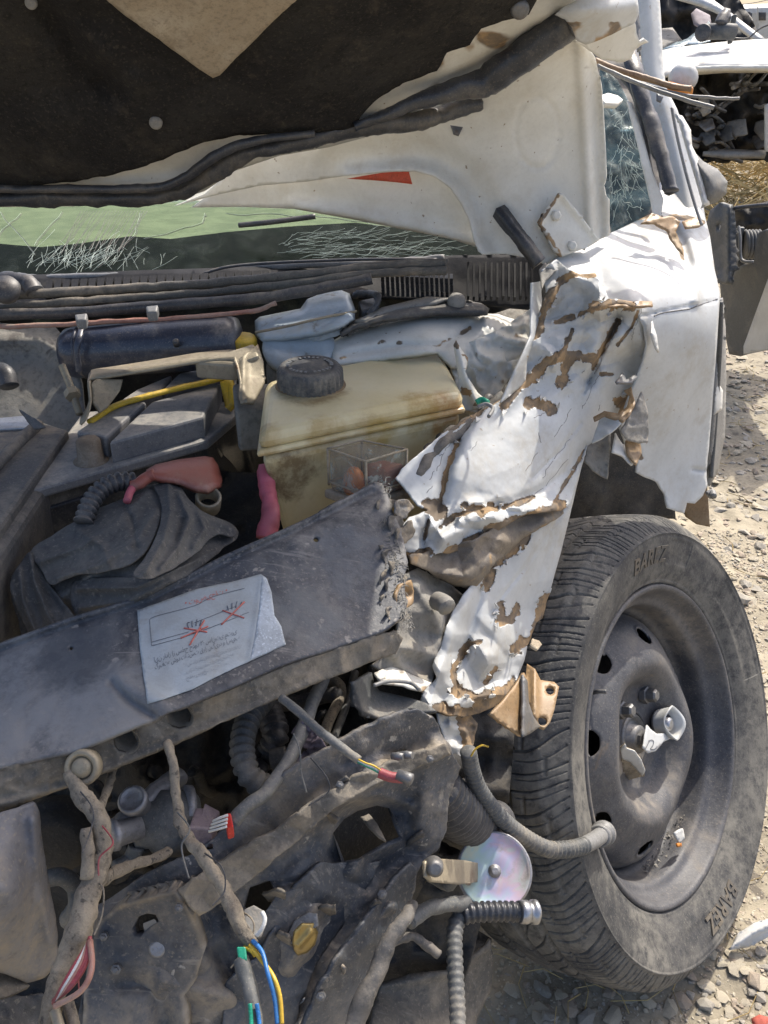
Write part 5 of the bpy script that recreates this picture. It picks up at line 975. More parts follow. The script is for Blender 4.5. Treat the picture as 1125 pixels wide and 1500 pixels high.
tube('handle', CE([(132, 618, .771), (176, 592, .773), (240, 574, .775), (300, 560, .777), (330, 554, .778), (338, 564, .774), (340, 590, .757), (334, 600, .75)]), 6, m_yel, bt, seg=8, flat=.7, wob=.0006)
sheet('handle_end', [(322, 560), (332, 555), (338, 560), (337, 575), (340, 588), (338, 598), (330, 596), (326, 578)], CE([(322, 560, .777), (338, 560, .777), (335, 598, .752)]), m_yel, bt, res=3, th=.006, puff=.002, puffw=3)
lathe('terminal', W(*cz(134, 676, .745)), (0, 0, 1), [(.018, 0), (.018, .002), (.0135, .004), (.012, .024), (.010, .026), (.004, .0265)], M('brown_lead', (.16, .115, .075), (.24, .18, .12), DUST, scale=40, rough=.7, bump=.6), bt, seg=20)
lathe('warning_dot', W(*cz(95, 682, .744)), (0, 0, 1), [(.004, 0), (.004, .001), (.001, .0012)], m_blk, bt, seg=12)
# battery clamp
cl = thing('battery_clamp', 'bent beige metal hold-down strap crossing the top of the battery', 'clamp', W(*cz(240, 560, .79)))
def strap(pts, wpx, m, par, nm, th=.003):
    p = catmull(np.array(pts, float), 5); Wc = W(p[:, 0], p[:, 1], p[:, 2]); up = W(p[:, 0] + 2, p[:, 1] - wpx, p[:, 2] * 1.03); V = []; 
    for c, u in zip(Wc, up): V += [c, u]
    o = mk(nm, np.array(V), [(2 * i, 2 * i + 2, 2 * i + 3, 2 * i + 1) for i in range(len(Wc) - 1)], m, par, True); s = o.modifiers.new('t', 'SOLIDIFY'); s.thickness = th; s.offset = 0; return o
strap([(118, 622, .93), (126, 612, .93), (132, 590, .94), (130, 562, .95), (134, 556, .96), (160, 552, .965), (230, 541, .975), (290, 531, .985), (338, 527, .985), (345, 532, .98), (352, 560, .965), (352, 585, .95), (362, 590, .945)], 13, m_beige, cl, 'strap')
sheet('strap_end', [(344, 530), (378, 504), (386, 530), (388, 560), (372, 590), (352, 590), (350, 560)], [(344, 530, .985), (378, 504, 1.0), (388, 560, .98), (352, 590, .95)], m_beige, cl, res=4, th=.003, disp=lambda x, y: .006 * np.exp(-((x - 356) / 6) ** 2))
sheet('strap_cheek', [(134, 560), (142, 555), (180, 556), (176, 572), (158, 596), (146, 604), (136, 590)], [(134, 560, .955), (180, 556, .975), (150, 600, .95)], m_beige, cl, res=4, th=.003)
hexa('strap_block', [W(284, 530, .985), W(372, 502, 1.01), W(380, 520, .99), W(342, 534, .98)], .02, m_beige, cl, bv=.003)
tube('threaded_rod', [(91, 536, .98), (104, 568, .965), (116, 606, .95)], 5, m_beige, cl, seg=10, rib=.0022, ribamp=.08)
lathe('rod_nut', W(106, 577, .955), W(91, 536, .98) - W(116, 606, .95), [(.0085, -.004), (.0085, .004), (.0045, .005)], m_beige, cl, seg=6, smooth=False)
lathe('filler_cap', W(357, 500, 1.06), (.05, -.15, 1), [(.017, -.03), (.016, -.004), (.0155, .003), (.014, .0055), (.003, .006)], m_yel, car, seg=28, fn=lambda r, h, a: (r * (1 + .02 * math.cos(14 * a)), h))
hexa('clamp_side_box', [W(340, 560, 1.0), W(398, 560, 1.03), W(392, 600, .99), W(345, 602, .97)], .05, m_inner, car, bv=.004)
# red boot on the terminal, its clamp and cable
rb = thing('terminal_boot', 'red rubber terminal cover lying on the battery front with a black corrugated cable', 'terminal cover', W(270, 705, .85))
sheet('cover', [(213, 702), (214, 688), (228, 680), (260, 673), (300, 668), (312, 670), (320, 682), (326, 704), (324, 714), (305, 724), (286, 722), (262, 712), (236, 708)], [(213, 702, .84), (312, 670, .90), (324, 714, .865)], m_red, rb, res=3, th=.004, puff=.020, puffw=16)
tube('cover_neck', [(194, 712, .83), (204, 708, .83), (216, 700, .835), (226, 696, .835)], 9, m_red, rb, seg=12, wob=.001)
tube('cable_sleeve', [(196, 712, .83), (190, 722, .82), (186, 734, .81)], 6, m_pink, rb, seg=10)
tube('cable', [(196, 706, .84), (172, 706, .83), (148, 718, .82), (132, 738, .81), (122, 765, .80)], 13, m_blk, rb, seg=14, rib=.006)
lathe('clamp_ring', W(305, 735, .855), (.2, -.5, .9), [(.010, -.010), (.012, -.009), (.0125, .008), (.0115, .010), (.0095, .009), (.0090, -.009)], m_beige, rb, seg=22, caps=(False, False))
tag(tube('pink_sleeve', [(388, 686, .90, 12), (389, 700, .89, 13), (392, 720, .88, 13), (396, 745, .865, 14), (396, 765, .855, 15), (392, 790, .85, 14)], 13, m_pink, seg=12, wob=.0025), 'bright pink cable sleeve standing between the battery and the yellowed tank', 'cable sleeve')
# dark sheeting right of battery (case side film)
sheet('battery_tray_side', [(310, 650), (372, 596), (400, 680), (402, 790), (384, 796), (340, 740)], CE([(310, 650, .73), (372, 596, .735), (402, 790, .60), (340, 740, .62)]), m_blkbox, car, res=4, th=.003, disp=lambda x, y: .006 * (facet(x, y, 60, 5) - .4) + bump_(x, y, [(352, 620), (392, 785)], 4, .006) + bump_(x, y, [(318, 655), (362, 770)], 3, .005))
# rag
ro = [(14, 856), (28, 826), (46, 806), (80, 782), (122, 757), (150, 742), (180, 730), (213, 712), (238, 708), (262, 712), (274, 729), (292, 746), (312, 757), (334, 766), (348, 776), (345, 790), (330, 800), (318, 812), (290, 830), (258, 850), (200, 880), (130, 912), (90, 935), (40, 940), (24, 900)]
def ragd(x, y):
    t = 0
    for pl, w, h in (([(60, 800), (110, 850), (160, 830), (210, 790), (230, 760)], 12, .022), ([(240, 712), (232, 760), (205, 800), (190, 840)], 9, .014), ([(210, 720), (190, 770), (196, 800)], 9, -.006), ([(270, 740), (262, 780), (240, 820)], 8, .012), ([(255, 760), (235, 800)], 7, -.005),
                     ([(45, 815), (60, 860), (90, 910)], 8, .014), ([(80, 840), (100, 890), (110, 915)], 8, -.006), ([(120, 780), (200, 750), (240, 725)], 14, .014), ([(310, 760), (342, 776), (340, 795)], 6, .012), ([(290, 790), (320, 790)], 7, -.007), ([(120, 860), (180, 850), (250, 830)], 12, .014), ([(60, 830), (64, 900)], 6, -.01)):
        t = t + bump_(x, y, pl, w, h)
    wx = x + 30 * (fbm(x, y, 60, 91, 2) - .5); wy = y + 30 * (fbm(x, y, 60, 92, 2) - .5)
    ph = np.arctan2(wy - 690, wx - 265); rr_ = np.clip(np.hypot(x - 265, y - 690) / 120, 0, 1)
    rad = (1 - np.abs(np.sin(ph * 6.5 + .8 * np.sin(rr_ * 4)))) ** 2.6 * .026 * (.3 + rr_)
    ph2 = (wx * .35 + wy) / 34; lin_ = (1 - np.abs(np.sin(ph2))) ** 2.5 * .012 * np.clip((230 - x) / 120, 0, 1)
    n1_ = fbm(x, y, 70, 93, 2); n2_ = fbm(x, y, 50, 94, 2)
    fan_ = np.abs(np.sin(ph * 4.3 + 4.5 * n1_)) ** .75 * .020 * (.25 + rr_); dia = np.abs(np.sin((wx * .55 + wy) / 30 + 4 * n2_)) ** .8 * .009
    return t * .5 + fan_ + dia * np.clip((250 - x) / 120, .3, 1) + .006 * np.abs(np.sin((wx - wy) / 17 + 5 * n1_)) ** .8 + .005 * (ridg(wx, wy, 26, 46, 2) - .4) + .001 * (fbm(x, y, 12, 45) - .5)
rc_ = Depth(CE([(14, 856, .71), (122, 757, .735), (240, 708, .75), (348, 776, .72), (130, 912, .69), (40, 940, .67), (200, 820, .745), (280, 790, .74)]))
def softfold(x, y, l): return sum(h * np.exp(-np.abs(segdist(x, y, pl) / w) ** 1.25) for pl, w, h in l)
rag = tag(sheet('rag', ro, rc_, m_cloth, None, res=3, th=.0012, round_=True, jag=1.6, disp=lambda x, y: softfold(x, y, [([(60, 900), (120, 850), (190, 800), (235, 740)], 14, .012), ([(240, 712), (290, 760), (340, 782)], 12, .012), ([(130, 905), (200, 870), (300, 815)], 10, .010)]) + .010 * (fbm(x, y, 45, 4, 3) - .5)), 'crumpled dark grey cloth draped over the battery front', 'cloth')
def rd(pl, off): 
    q = pl[::max(1, len(pl) // 5)]; return [(a, b_, float(rc_(a, b_)) - off[k % len(off)]) for k, (a, b_) in enumerate(q)]
f1 = [(46, 806), (80, 782), (122, 757), (150, 742), (180, 730), (213, 712), (232, 716), (238, 740), (230, 776), (214, 806), (190, 826), (150, 838), (118, 842), (92, 850), (74, 856), (62, 838)]
sheet('rag_fold', f1, rd(f1, (.016, .020, .012)), m_cloth, rag, res=2.6, th=.0012, round_=True, jag=.8, disp=lambda x, y: softfold(x, y, [([(60, 822), (120, 800), (170, 765), (215, 722)], 9, .012), ([(84, 846), (150, 826), (200, 790), (228, 750)], 7, .010), ([(110, 775), (150, 800), (160, 830)], 6, .006), ([(180, 735), (196, 770), (200, 800)], 5, -.006)]) + .004 * (fbm(x, y, 26, 5, 3) - .5))
f2 = [(226, 712), (246, 706), (264, 713), (276, 730), (294, 747), (318, 758), (340, 768), (348, 778), (340, 786), (322, 782), (306, 790), (292, 806), (270, 822), (244, 838), (216, 848), (196, 840), (214, 814), (228, 786), (236, 756), (234, 730)]
sheet('rag_fold', f2, rd(f2, (.022, .026, .016)), m_cloth, rag, res=2.6, th=.0012, round_=True, jag=.8, disp=lambda x, y: softfold(x, y, [([(246, 712), (250, 750), (240, 790), (214, 838)], 8, .014), ([(262, 724), (278, 760), (262, 800), (236, 832)], 7, .012), ([(290, 750), (300, 775), (284, 800)], 6, .009), ([(268, 760), (256, 790)], 4, -.006), ([(300, 758), (340, 774)], 6, .007)]) + .004 * (fbm(x, y, 26, 6, 3) - .5))
f3 = [(14, 858), (26, 830), (44, 808), (56, 822), (66, 848), (84, 872), (104, 896), (112, 914), (84, 930), (50, 936), (34, 912), (22, 884)]
sheet('rag_fold', f3, rd(f3, (.020, .014, .010)), m_cloth, rag, res=2.6, th=.0012, round_=True, jag=.8, disp=lambda x, y: softfold(x, y, [([(44, 812), (50, 850), (70, 900), (84, 928)], 6, .012), ([(28, 836), (34, 880), (52, 926)], 6, .010), ([(60, 850), (90, 895)], 4, -.005)]) + .003 * (fbm(x, y, 20, 7, 3) - .5))
f4 = [(108, 852), (150, 846), (200, 846), (240, 842), (276, 826), (300, 812), (316, 808), (300, 826), (262, 850), (200, 882), (150, 902), (118, 912), (104, 884)]
sheet('rag_fold', f4, rd(f4, (.012, .010, .008)), m_cloth, rag, res=2.6, th=.0012, round_=True, jag=.8, disp=lambda x, y: softfold(x, y, [([(114, 862), (200, 860), (290, 820)], 6, .010), ([(118, 890), (190, 880), (250, 850)], 6, .008)]) + .003 * (fbm(x, y, 20, 8, 3) - .5))
# yellowed fluid tank
tk = thing('fluid_tank', 'large yellowed plastic tank with a ribbed black cap in the engine bay', 'tank', W(530, 720, .95))
def subd(o, n=3):
    m = o.modifiers.new('s', 'SUBSURF'); m.subdivision_type = 'SIMPLE'; m.levels = n; m.render_levels = n; return o
Tt = quadw([(390, 556), (640, 503), (678, 574), (380, 634)], .80)
o = hexa('upper_shell', Tt, .020, m_tank, tk, bv=.012, taper=1.03, seg=4)
Tf = [p + np.array([0, 0, -.018]) for p in [sum(Tt) / 4 + (p - sum(Tt) / 4) * 1.035 for p in Tt]]
hexa('seam_flange', Tf, .007, m_tank, tk, bv=.003)
hexa('lower_shell', [sum(Tf) / 4 + (p - sum(Tf) / 4) * .97 + np.array([0, 0, -.007]) for p in Tf], .17, m_tank, tk, bv=.010, taper=.74, seg=4)
m_stain = M('brown_oil_stain', (.14, .085, .035), (.26, .17, .08), (.32, .25, .16), rough=.6, bump=.2)
cpx = (455, 565); cw = W(*cz(cpx[0], cpx[1], .80))
Vst = []
m_cap = M('dusty_ribbed_cap', (.045, .047, .052), (.09, .09, .09), (.26, .23, .18), scale=20, rough=.6, bump=.3, upd=0, dth=(.42, .62), grit=.6)
cap = lathe('cap', cw, (0, -.06, 1), [(.034, -.001), (.0345, .003), (.034, .018), (.032, .0225), (.028, .0235), (.0265, .0225), (.020, .0225), (.019, .0235), (.003, .0235)], m_cap, tk, seg=144, fn=lambda r, h, a: (r * (1 + (.05 if (.002 < h < .02 and r > .03 and int(a / (2 * math.pi) * 144) % 4 < 2) else 0)), h))
lathe('neck', cw, (0, -.06, 1), [(.040, -.003), (.038, .001), (.033, .003), (.030, .004)], m_stain, tk, seg=40)
V = []; Fc = []
for i in range(30):    # embossed ring of characters on the cap
    a_ = i / 30 * 6.283; c_ = cw + np.array([0, -.0014, .0236]); r0, r1 = .0215, .0255
    if i % 6 == 5: continue
    b0 = len(V); da = .05
    for r, da_ in ((r0, -da), (r0, da), (r1, da), (r1, -da)): V.append(c_ + np.array([r * math.cos(a_ + da_), r * math.sin(a_ + da_), .0006]))
    Fc.append((b0, b0 + 1, b0 + 2, b0 + 3))
o = mk('cap_embossing', np.array(V), Fc, m_gtrim, tk, False); s = o.modifiers.new('t', 'SOLIDIFY'); s.thickness = .0008
# white reservoir and collar
rv = thing('brake_reservoir', 'pale blue-white plastic reservoir with dirty spots under the cowl', 'reservoir', W(445, 510, 1.08))
sheet('body', [(373, 470), (380, 464), (440, 452), (450, 438), (470, 430), (500, 425), (512, 430), (520, 452), (520, 468), (506, 480), (470, 492), (420, 500), (386, 502), (374, 492)], CYL([(373, 470, 1.07), (510, 428, 1.10), (520, 470, 1.04), (386, 502, 1.03)]), m_resv, rv, res=4, th=.02, puff=.022, puffw=12)
tube('seam', CYL([(374, 487, 1.02), (420, 478, 1.01), (470, 466, 1.02), (522, 456, 1.045)]), 2, m_beige, rv, seg=8)
lathe('collar', W(438, 508, 1.06), (.05, -.5, 1), [(.030, -.012), (.042, -.008), (.044, 0), (.042, .004), (.030, .006)], m_resv, rv, seg=36)
lathe('booster_body', W(440, 520, 1.07), (.05, -.3, 1), [(.040, -.09), (.042, -.02), (.040, -.008)], m_inner, car, seg=36)
tube('harness', CYL([(520, 432, 1.10), (545, 428, 1.08), (556, 442, 1.06), (540, 460, 1.05)]), 5, m_blk, car, seg=8, wob=.003)
hexa('connector', [W(524, 440, 1.10), W(552, 434, 1.10), W(556, 448, 1.07), (W(530, 456, 1.07))], .02, m_blk, car, bv=.003)
# wiper motor cover and strut tower
sheet('motor_cover', [(496, 484), (520, 468), (560, 455), (620, 440), (660, 436), (705, 444), (717, 452), (714, 462), (640, 462), (560, 472), (520, 484), (500, 494)], CYL([(496, 484, 1.04), (640, 437, 1.10), (717, 452, 1.08), (560, 472, 1.03)]), m_blkdusty, car, res=5, th=.01, puff=.02, puffw=14)
sheet('cover_flap', [(520, 470), (560, 450), (625, 434), (662, 436), (640, 446), (580, 456), (535, 472)], CYL([(520, 470, 1.03), (625, 434, 1.08), (640, 446, 1.06)]), m_inner, car, res=4, th=.004, puff=.006, puffw=8)
lathe('cover_plug', W(668, 446, 1.08), (.1, -.4, 1), [(.011, -.005), (.0115, .005), (.009, .011), (.002, .012)], m_inner, car, seg=18)
st = sheet('strut_tower', [(484, 520), (486, 500), (510, 486), (560, 470), (620, 460), (680, 458), (730, 460), (762, 470), (776, 490), (770, 520), (740, 540), (700, 545), (660, 540), (640, 520), (560, 530), (484, 540)], CYL([(484, 520, 1.02), (620, 460, 1.09), (776, 490, 1.07), (700, 545, 1.0), (560, 530, 1.0), (620, 490, 1.03)]), m_white2, car, res=4, th=.003, puff=.02, puffw=24,
           disp=lambda x, y: bump_(x, y, [(500, 520), (590, 505), (650, 505), (700, 470)], 5, -.008) + np.clip((x - 640) / 60, 0, 1) * .014 * (ridg(x, y, 34, 3, 3) - .4), attrs={'peel': lambda x, y: .2 + .7 * np.exp(-(segdist(x, y, [(500, 525), (560, 500), (640, 508), (690, 480)]) / 5) ** 2) * fbm(x, y, 8, 4)})
sheet('crushed_apron', [(655, 520), (690, 500), (740, 478), (780, 450), (786, 500), (776, 530), (750, 550), (735, 570), (712, 600), (700, 620), (680, 600), (668, 560)], CYL([(655, 520, 1.02), (780, 450, 1.10), (776, 530, 1.03), (700, 620, .97), (720, 530, 1.0)]), m_white2, car, res=3, th=.002, jag=1,
      disp=lambda x, y: .03 * (ridg(x, y, 46, 13, 3) - .4) + bump_(x, y, [(730, 492), (762, 500), (770, 506)], 7, .015), attrs={'peel': lambda x, y: .25 + .6 * (fbm(x, y, 20, 7) - .35)})
sheet('torn_tongue', [(664, 505), (668, 498), (676, 512), (686, 524), (684, 540), (680, 545), (700, 575), (724, 596), (690, 602), (672, 600), (672, 560), (668, 530)], CYL([(664, 505, .97), (686, 524, .95), (724, 596, .93), (672, 600, .92)]), m_white2, car, res=3, th=.002, jag=.6, disp=lambda x, y: bump_(x, y, [(670, 505), (680, 545), (700, 595)], 7, .014), attrs={'peel': lambda x, y: np.where(fbm(x, y, 18, 3) > .55, .55, .1)})
sheet('apron_void', [(660, 540), (690, 470), (785, 440), (800, 520), (760, 640), (690, 700), (600, 740), (560, 700)], CYL([(660, 540, 1.08), (785, 440, 1.2), (760, 640, 1.05), (560, 700, .95)]), m_inner, car, res=7, th=.003, disp=lambda x, y: .02 * (ridg(x, y, 40, 4) - .4))
tag(tube('green_clip', [(698, 590, .93), (706, 586, .93), (714, 590, .925)], 5, m_green, seg=8), 'small green plastic clip beside the yellowed tank corner', 'clip')
tube('hose', [(700, 596, .92), (712, 592, .92), (722, 598, .915), (716, 610, .9)], 3, m_gtrim, car, seg=8)
tube('bay_harness', [(735, 585, 1.0), (690, 618, .96), (650, 650, .92), (612, 695, .89)], 9, m_blkdusty, car, seg=10, wob=.006)
tube('bay_harness', [(720, 580, 1.0), (680, 625, .97), (640, 650, .94), (605, 690, .90)], 7, m_blk, car, seg=10, wob=.006)
# clear covered relay box
fb = thing('relay_box', 'clear plastic box with an orange part inside in front of the yellowed tank', 'box', W(530, 710, .82))
Tr = [W(480, 650, .865), W(592, 662, .86), W(590, 672, .83), W(472, 668, .825)]
Tr = quadw([(482, 650), (580, 648), (598, 668), (512, 664)], .735)
Tr = [W(480, 657, .872), W(530, 645, .892), W(596, 658, .882), W(536, 676, .855)]
hexa('clear_cover', Tr, .045, m_clear, fb, bv=.004)
B = [p + np.array([0, 0, -.045]) for p in Tr]; cB = sum(B) / 4
hexa('base', [cB + (p - cB) * 1.14 for p in B], .010, m_linerback, fb, bv=.002)
for zz_, kk in ((0, 1.0), (-.036, 1.02)):  # pale tubes draw highlights along the rims of the clear cover
    q_ = [cT + (p - cT) * kk + np.array([0, 0, zz_]) for cT in [sum(Tr) / 4] for p in Tr + [Tr[0]]]
    v_, f_ = sweep(np.vstack([np.linspace(q_[i], q_[i + 1], 6)[:-1] for i in range(4)] + [[q_[4]]]), .0011, 6); mk('rim_highlight', v_, f_, m_linerback, fb)
for p in Tr: v_, f_ = sweep(np.array([p, p + np.array([0, 0, -.04])]), .0014, 6); mk('edge_highlight', v_, f_, m_linerback, fb)  # pale corner tubes, highlights put in as shapes
lathe('orange_knob', cB + np.array([-.012, -.003, .001]), (0, 0, 1), [(.011, 0), (.0115, .008), (.009, .020), (.005, .025), (.002, .026)], m_orange, fb, seg=16)
hexa('inner_part', [cB + (p - cB) * .5 + np.array([.018, .004, .028]) for p in B], .03, m_red, fb, bv=.003)
# ---------------------------------------------------------------- radiator support with warning label
sc = CE([(-60, 955, .70), (300, 828, .715), (560, 705, .735), (-60, 1142, .685), (220, 1053, .695), (551, 930, .71), (600, 810, .72)])
sc = [(-60, 965, .70), (560, 706, .865), (-60, 1145, .605), (556, 926, .755), (270, 960, .69)]
sD = Depth(sc)
so_ = [(-60, 962), (0, 941), (100, 905), (222, 868), (330, 812), (430, 768), (500, 735), (530, 715), (548, 705), (560, 708), (568, 724), (576, 750), (586, 775), (594, 800), (598, 824), (590, 850), (596, 880), (590, 905), (570, 920), (552, 928), (419, 972), (330, 1010), (220, 1055), (110, 1099), (0, 1123), (-60, 1138)]
def sdisp(x, y):
    e = bump_(x, y, [(-60, 975), (100, 918), (222, 880), (330, 824), (430, 780), (548, 720)], 4, -.004) + bump_(x, y, [(-60, 966), (100, 908), (222, 870), (330, 815), (430, 771), (548, 708)], 4, .005)
    return e + .006 * (fbm(x, y, 90, 17, 3) - .5) + bump_(x, y, [(165, 1000), (190, 1028), (225, 1050)], 6, -.006) + bump_(x, y, [(180, 1000), (240, 1030)], 16, .005) + bump_(x, y, [(440, 790), (560, 740)], 20, .004)
sup = sheet('radiator_support', so_, sD, m_support, car, res=4, th=.004, disp=sdisp, jag=2.6, jagmask=lambda x, y: np.where((x > 545) & (y > 712), 1., .12), holes=[hole(463, 790, 4), hole(104, 949, 3)])
ff = [(-60, 1140), (0, 1125), (110, 1101), (220, 1057), (330, 1012), (419, 974), (552, 930), (580, 924), (590, 935), (580, 958), (540, 972), (467, 1000), (347, 1049), (258, 1091), (155, 1133), (89, 1158), (0, 1189), (-60, 1206)]
fsD = Depth([(-60, 1140, .605), (552, 930, .755), (-60, 1206, .612), (560, 960, .762), (258, 1091, .672), (240, 1050, .662)])
sheet('support_front', ff, fsD, m_supfront, sup, res=4, th=.004, jag=1.2, disp=lambda x, y: .006 * (ridg(x, y, 40, 19, 3) - .4) + bump_(x, y, [(-60, 1195), (100, 1150), (260, 1085), (467, 996)], 5, .004), holes=[hole(263, 1050, 19), hole(183, 1085, 18)])
for x, y in ((263, 1050), (183, 1085)):
    z0 = float(fsD(x, y)); c = W(x, y, z0); ax = W(x, y, z0) - W(x, y, z0 + .03); q = W(x + 2, y + 4, z0 + .016)
    lathe('socket', c, (0, -.85, .15), [(.0112, .001), (.0104, .0006), (.0090, -.010), (.0085, -.020), (.004, -.022)], m_supfront, sup, seg=28, caps=(False, True))
lathe('mount_bush', W(121, 1124, .628), (-.05, -.8, .5), [(.0125, -.006), (.013, .001), (.0115, .004), (.0085, .003), (.0082, .0), (.0075, .0005), (.0065, .004), (.003, .005)], m_beige, sup, seg=32)
rs = np.random.RandomState(9); st_ = []
for k in range(230):      # frayed fibres along the torn end
    t = rs.uniform(0, 1); x = 560 + 36 * t + rs.normal(0, 4); y = 712 + 215 * t + rs.normal(0, 6); x += 4 * math.sin(t * 23); L_ = rs.uniform(3, 12); a_ = rs.normal(.3, 1.2)
    st_.append([(x, y), (x + L_ * .5 * math.cos(a_), y + L_ * .5 * math.sin(a_) + rs.uniform(-2, 2)), (x + L_ * math.cos(a_ + .5), y + L_ * math.sin(a_ + .5))])
tag(strokes('frayed_fibres', st_, sD, .0003, m_inner, sup, .002), kind='stuff')
for q in range(11):
    x, y = 576 + rs.uniform(-10, 16), 735 + q * 17 + rs.uniform(-8, 8)
    sheet('torn_edge', [(x - 12, y - rs.uniform(4, 18)), (x + rs.uniform(0, 12), y - rs.uniform(6, 20)), (x + 12 + rs.uniform(0, 14), y + rs.uniform(-8, 8)), (x + rs.uniform(0, 12), y + rs.uniform(8, 20)), (x - 10, y + rs.uniform(4, 16))], [(x, y - 12, float(sD(x, y)) + .012), (x + 12, y, float(sD(x, y)) + .03), (x, y + 14, float(sD(x, y)) + .01)], [m_supfront, m_front, m_blkdusty][q % 3], sup, res=2.5, th=.0015, jag=4.5, jagseed=q, disp=lambda a, b: .008 * (ridg(a, b, 14, q) - .4),
          attrs={'edge': lambda a, b: fbm(a, b, 8, 3)})
# label
lab = [(201, 894), (240, 880), (290, 862), (340, 852), (382, 841), (390, 846), (398, 868), (400, 900), (410, 915), (419, 944), (380, 962), (330, 985), (280, 1010), (246, 1022), (216, 1031), (210, 990), (204, 940)]
sDl = Depth([(a_, b_, c_ - .0012) for a_, b_, c_ in sc])
labD = lambda x, y: sDl(x, y) - sdisp(x, y)
lbl = sheet('warning_label', lab, sDl, m_paper, sup, res=4, th=.0004, jag=.6, disp=lambda x, y: sdisp(x, y) + bump_(x, y, [(384, 842), (376, 900), (366, 966)], 3, .0012))
sheet('torn_label_patch', [(384, 843), (391, 848), (398, 872), (402, 902), (412, 918), (418, 943), (396, 954), (366, 966), (374, 930), (380, 890)], Depth([(a_, b_, c_ - .0022) for a_, b_, c_ in sc]), M('white_paper', (.50, .55, .59), rough=.6), lbl, res=4, th=.0003, disp=sdisp, jag=.8)
def lp(u, v):     # label coordinates 0..1, u right, v down -> pixel
    TL, TR, BL, BR = np.array((201, 894)), np.array((384, 842)), np.array((214, 1030)), np.array((380, 964)); return TL * (1 - u) * (1 - v) + TR * u * (1 - v) + BL * (1 - u) * v + BR * u * v
def ink(name, sts, w, m): return strokes(name, [[tuple(lp(*p)) for p in s] for s in sts], labD, w, m, lbl, .0006)
ink('outline_drawing', [[(.09, .16), (.09, .42)], [(.09, .16), (.13, .12), (.45, .13), (.6, .09), (.86, .10)], [(.09, .42), (.45, .44), (.9, .40)], [(.09, .38), (.40, .40)], [(.45, .32), (.8, .28)]], .00022, m_ink)
ink('red_crosses', [[(.36, .34), (.55, .47)], [(.53, .33), (.40, .55)], [(.33, .44), (.56, .41)], [(.68, .28), (.86, .45)], [(.86, .26), (.67, .44)]], .0007, m_redink)
ink('hand_drawing', [[(.40, .36), (.39, .30), (.41, .30)], [(.43, .36), (.43, .29)], [(.46, .36), (.47, .29)], [(.49, .37), (.51, .31)], [(.73, .30), (.72, .24)], [(.76, .30), (.76, .23)], [(.79, .30), (.80, .23)], [(.82, .31), (.84, .25)]], .0004, m_ink)
def ptext(body, u0, u1, v0, dv, m, nm, hgt):
    c = bpy.data.curves.new(nm, 'FONT'); c.body = body; c.size = 1; o = bpy.data.objects.new(nm, c); COL.objects.link(o); dg = bpy.context.evaluated_depsgraph_get()
    me = bpy.data.meshes.new_from_object(o.evaluated_get(dg)); bpy.data.objects.remove(o); v = np.array([q.co[:] for q in me.vertices]); f = [tuple(p.vertices) for p in me.polygons]; bpy.data.meshes.remove(me)
    if not len(v): return
    x = (v[:, 0] - v[:, 0].min()) / (np.ptp(v[:, 0]) + 1e-9); u = u0 + (u1 - u0) * x; vv = v0 + dv * x - v[:, 1] * hgt
    p = np.array([lp(a_, b_) for a_, b_ in zip(u, vv)]); mk(nm, W(p[:, 0], p[:, 1], labD(p[:, 0], p[:, 1]) - .0006), f, m, lbl, False)
ptext('• توضیحات •', .38, .72, .10, -.01, m_redink, 'label_title', .085)
ptext('این رادار از سطح حدود ۳۰ سانتی متری', .10, .80, .60, 0, m_ink, 'label_text', .075)
ptext('گرفته شود تا دست قرار نگیرد و آسیب', .10, .82, .68, 0, m_ink, 'label_text', .075)
m_fade = M('faded_print', (.36, .38, .40), rough=.7)
for i_, v_ in enumerate((.77, .85, .92)): ptext(['هشدار رادیاتور خودرو روشن', 'باز کردن درب در حالت داغ', 'خطر سوختگی دارد'][i_], .36, .84 - i_ * .06, v_, 0, m_fade, 'label_text', .06)

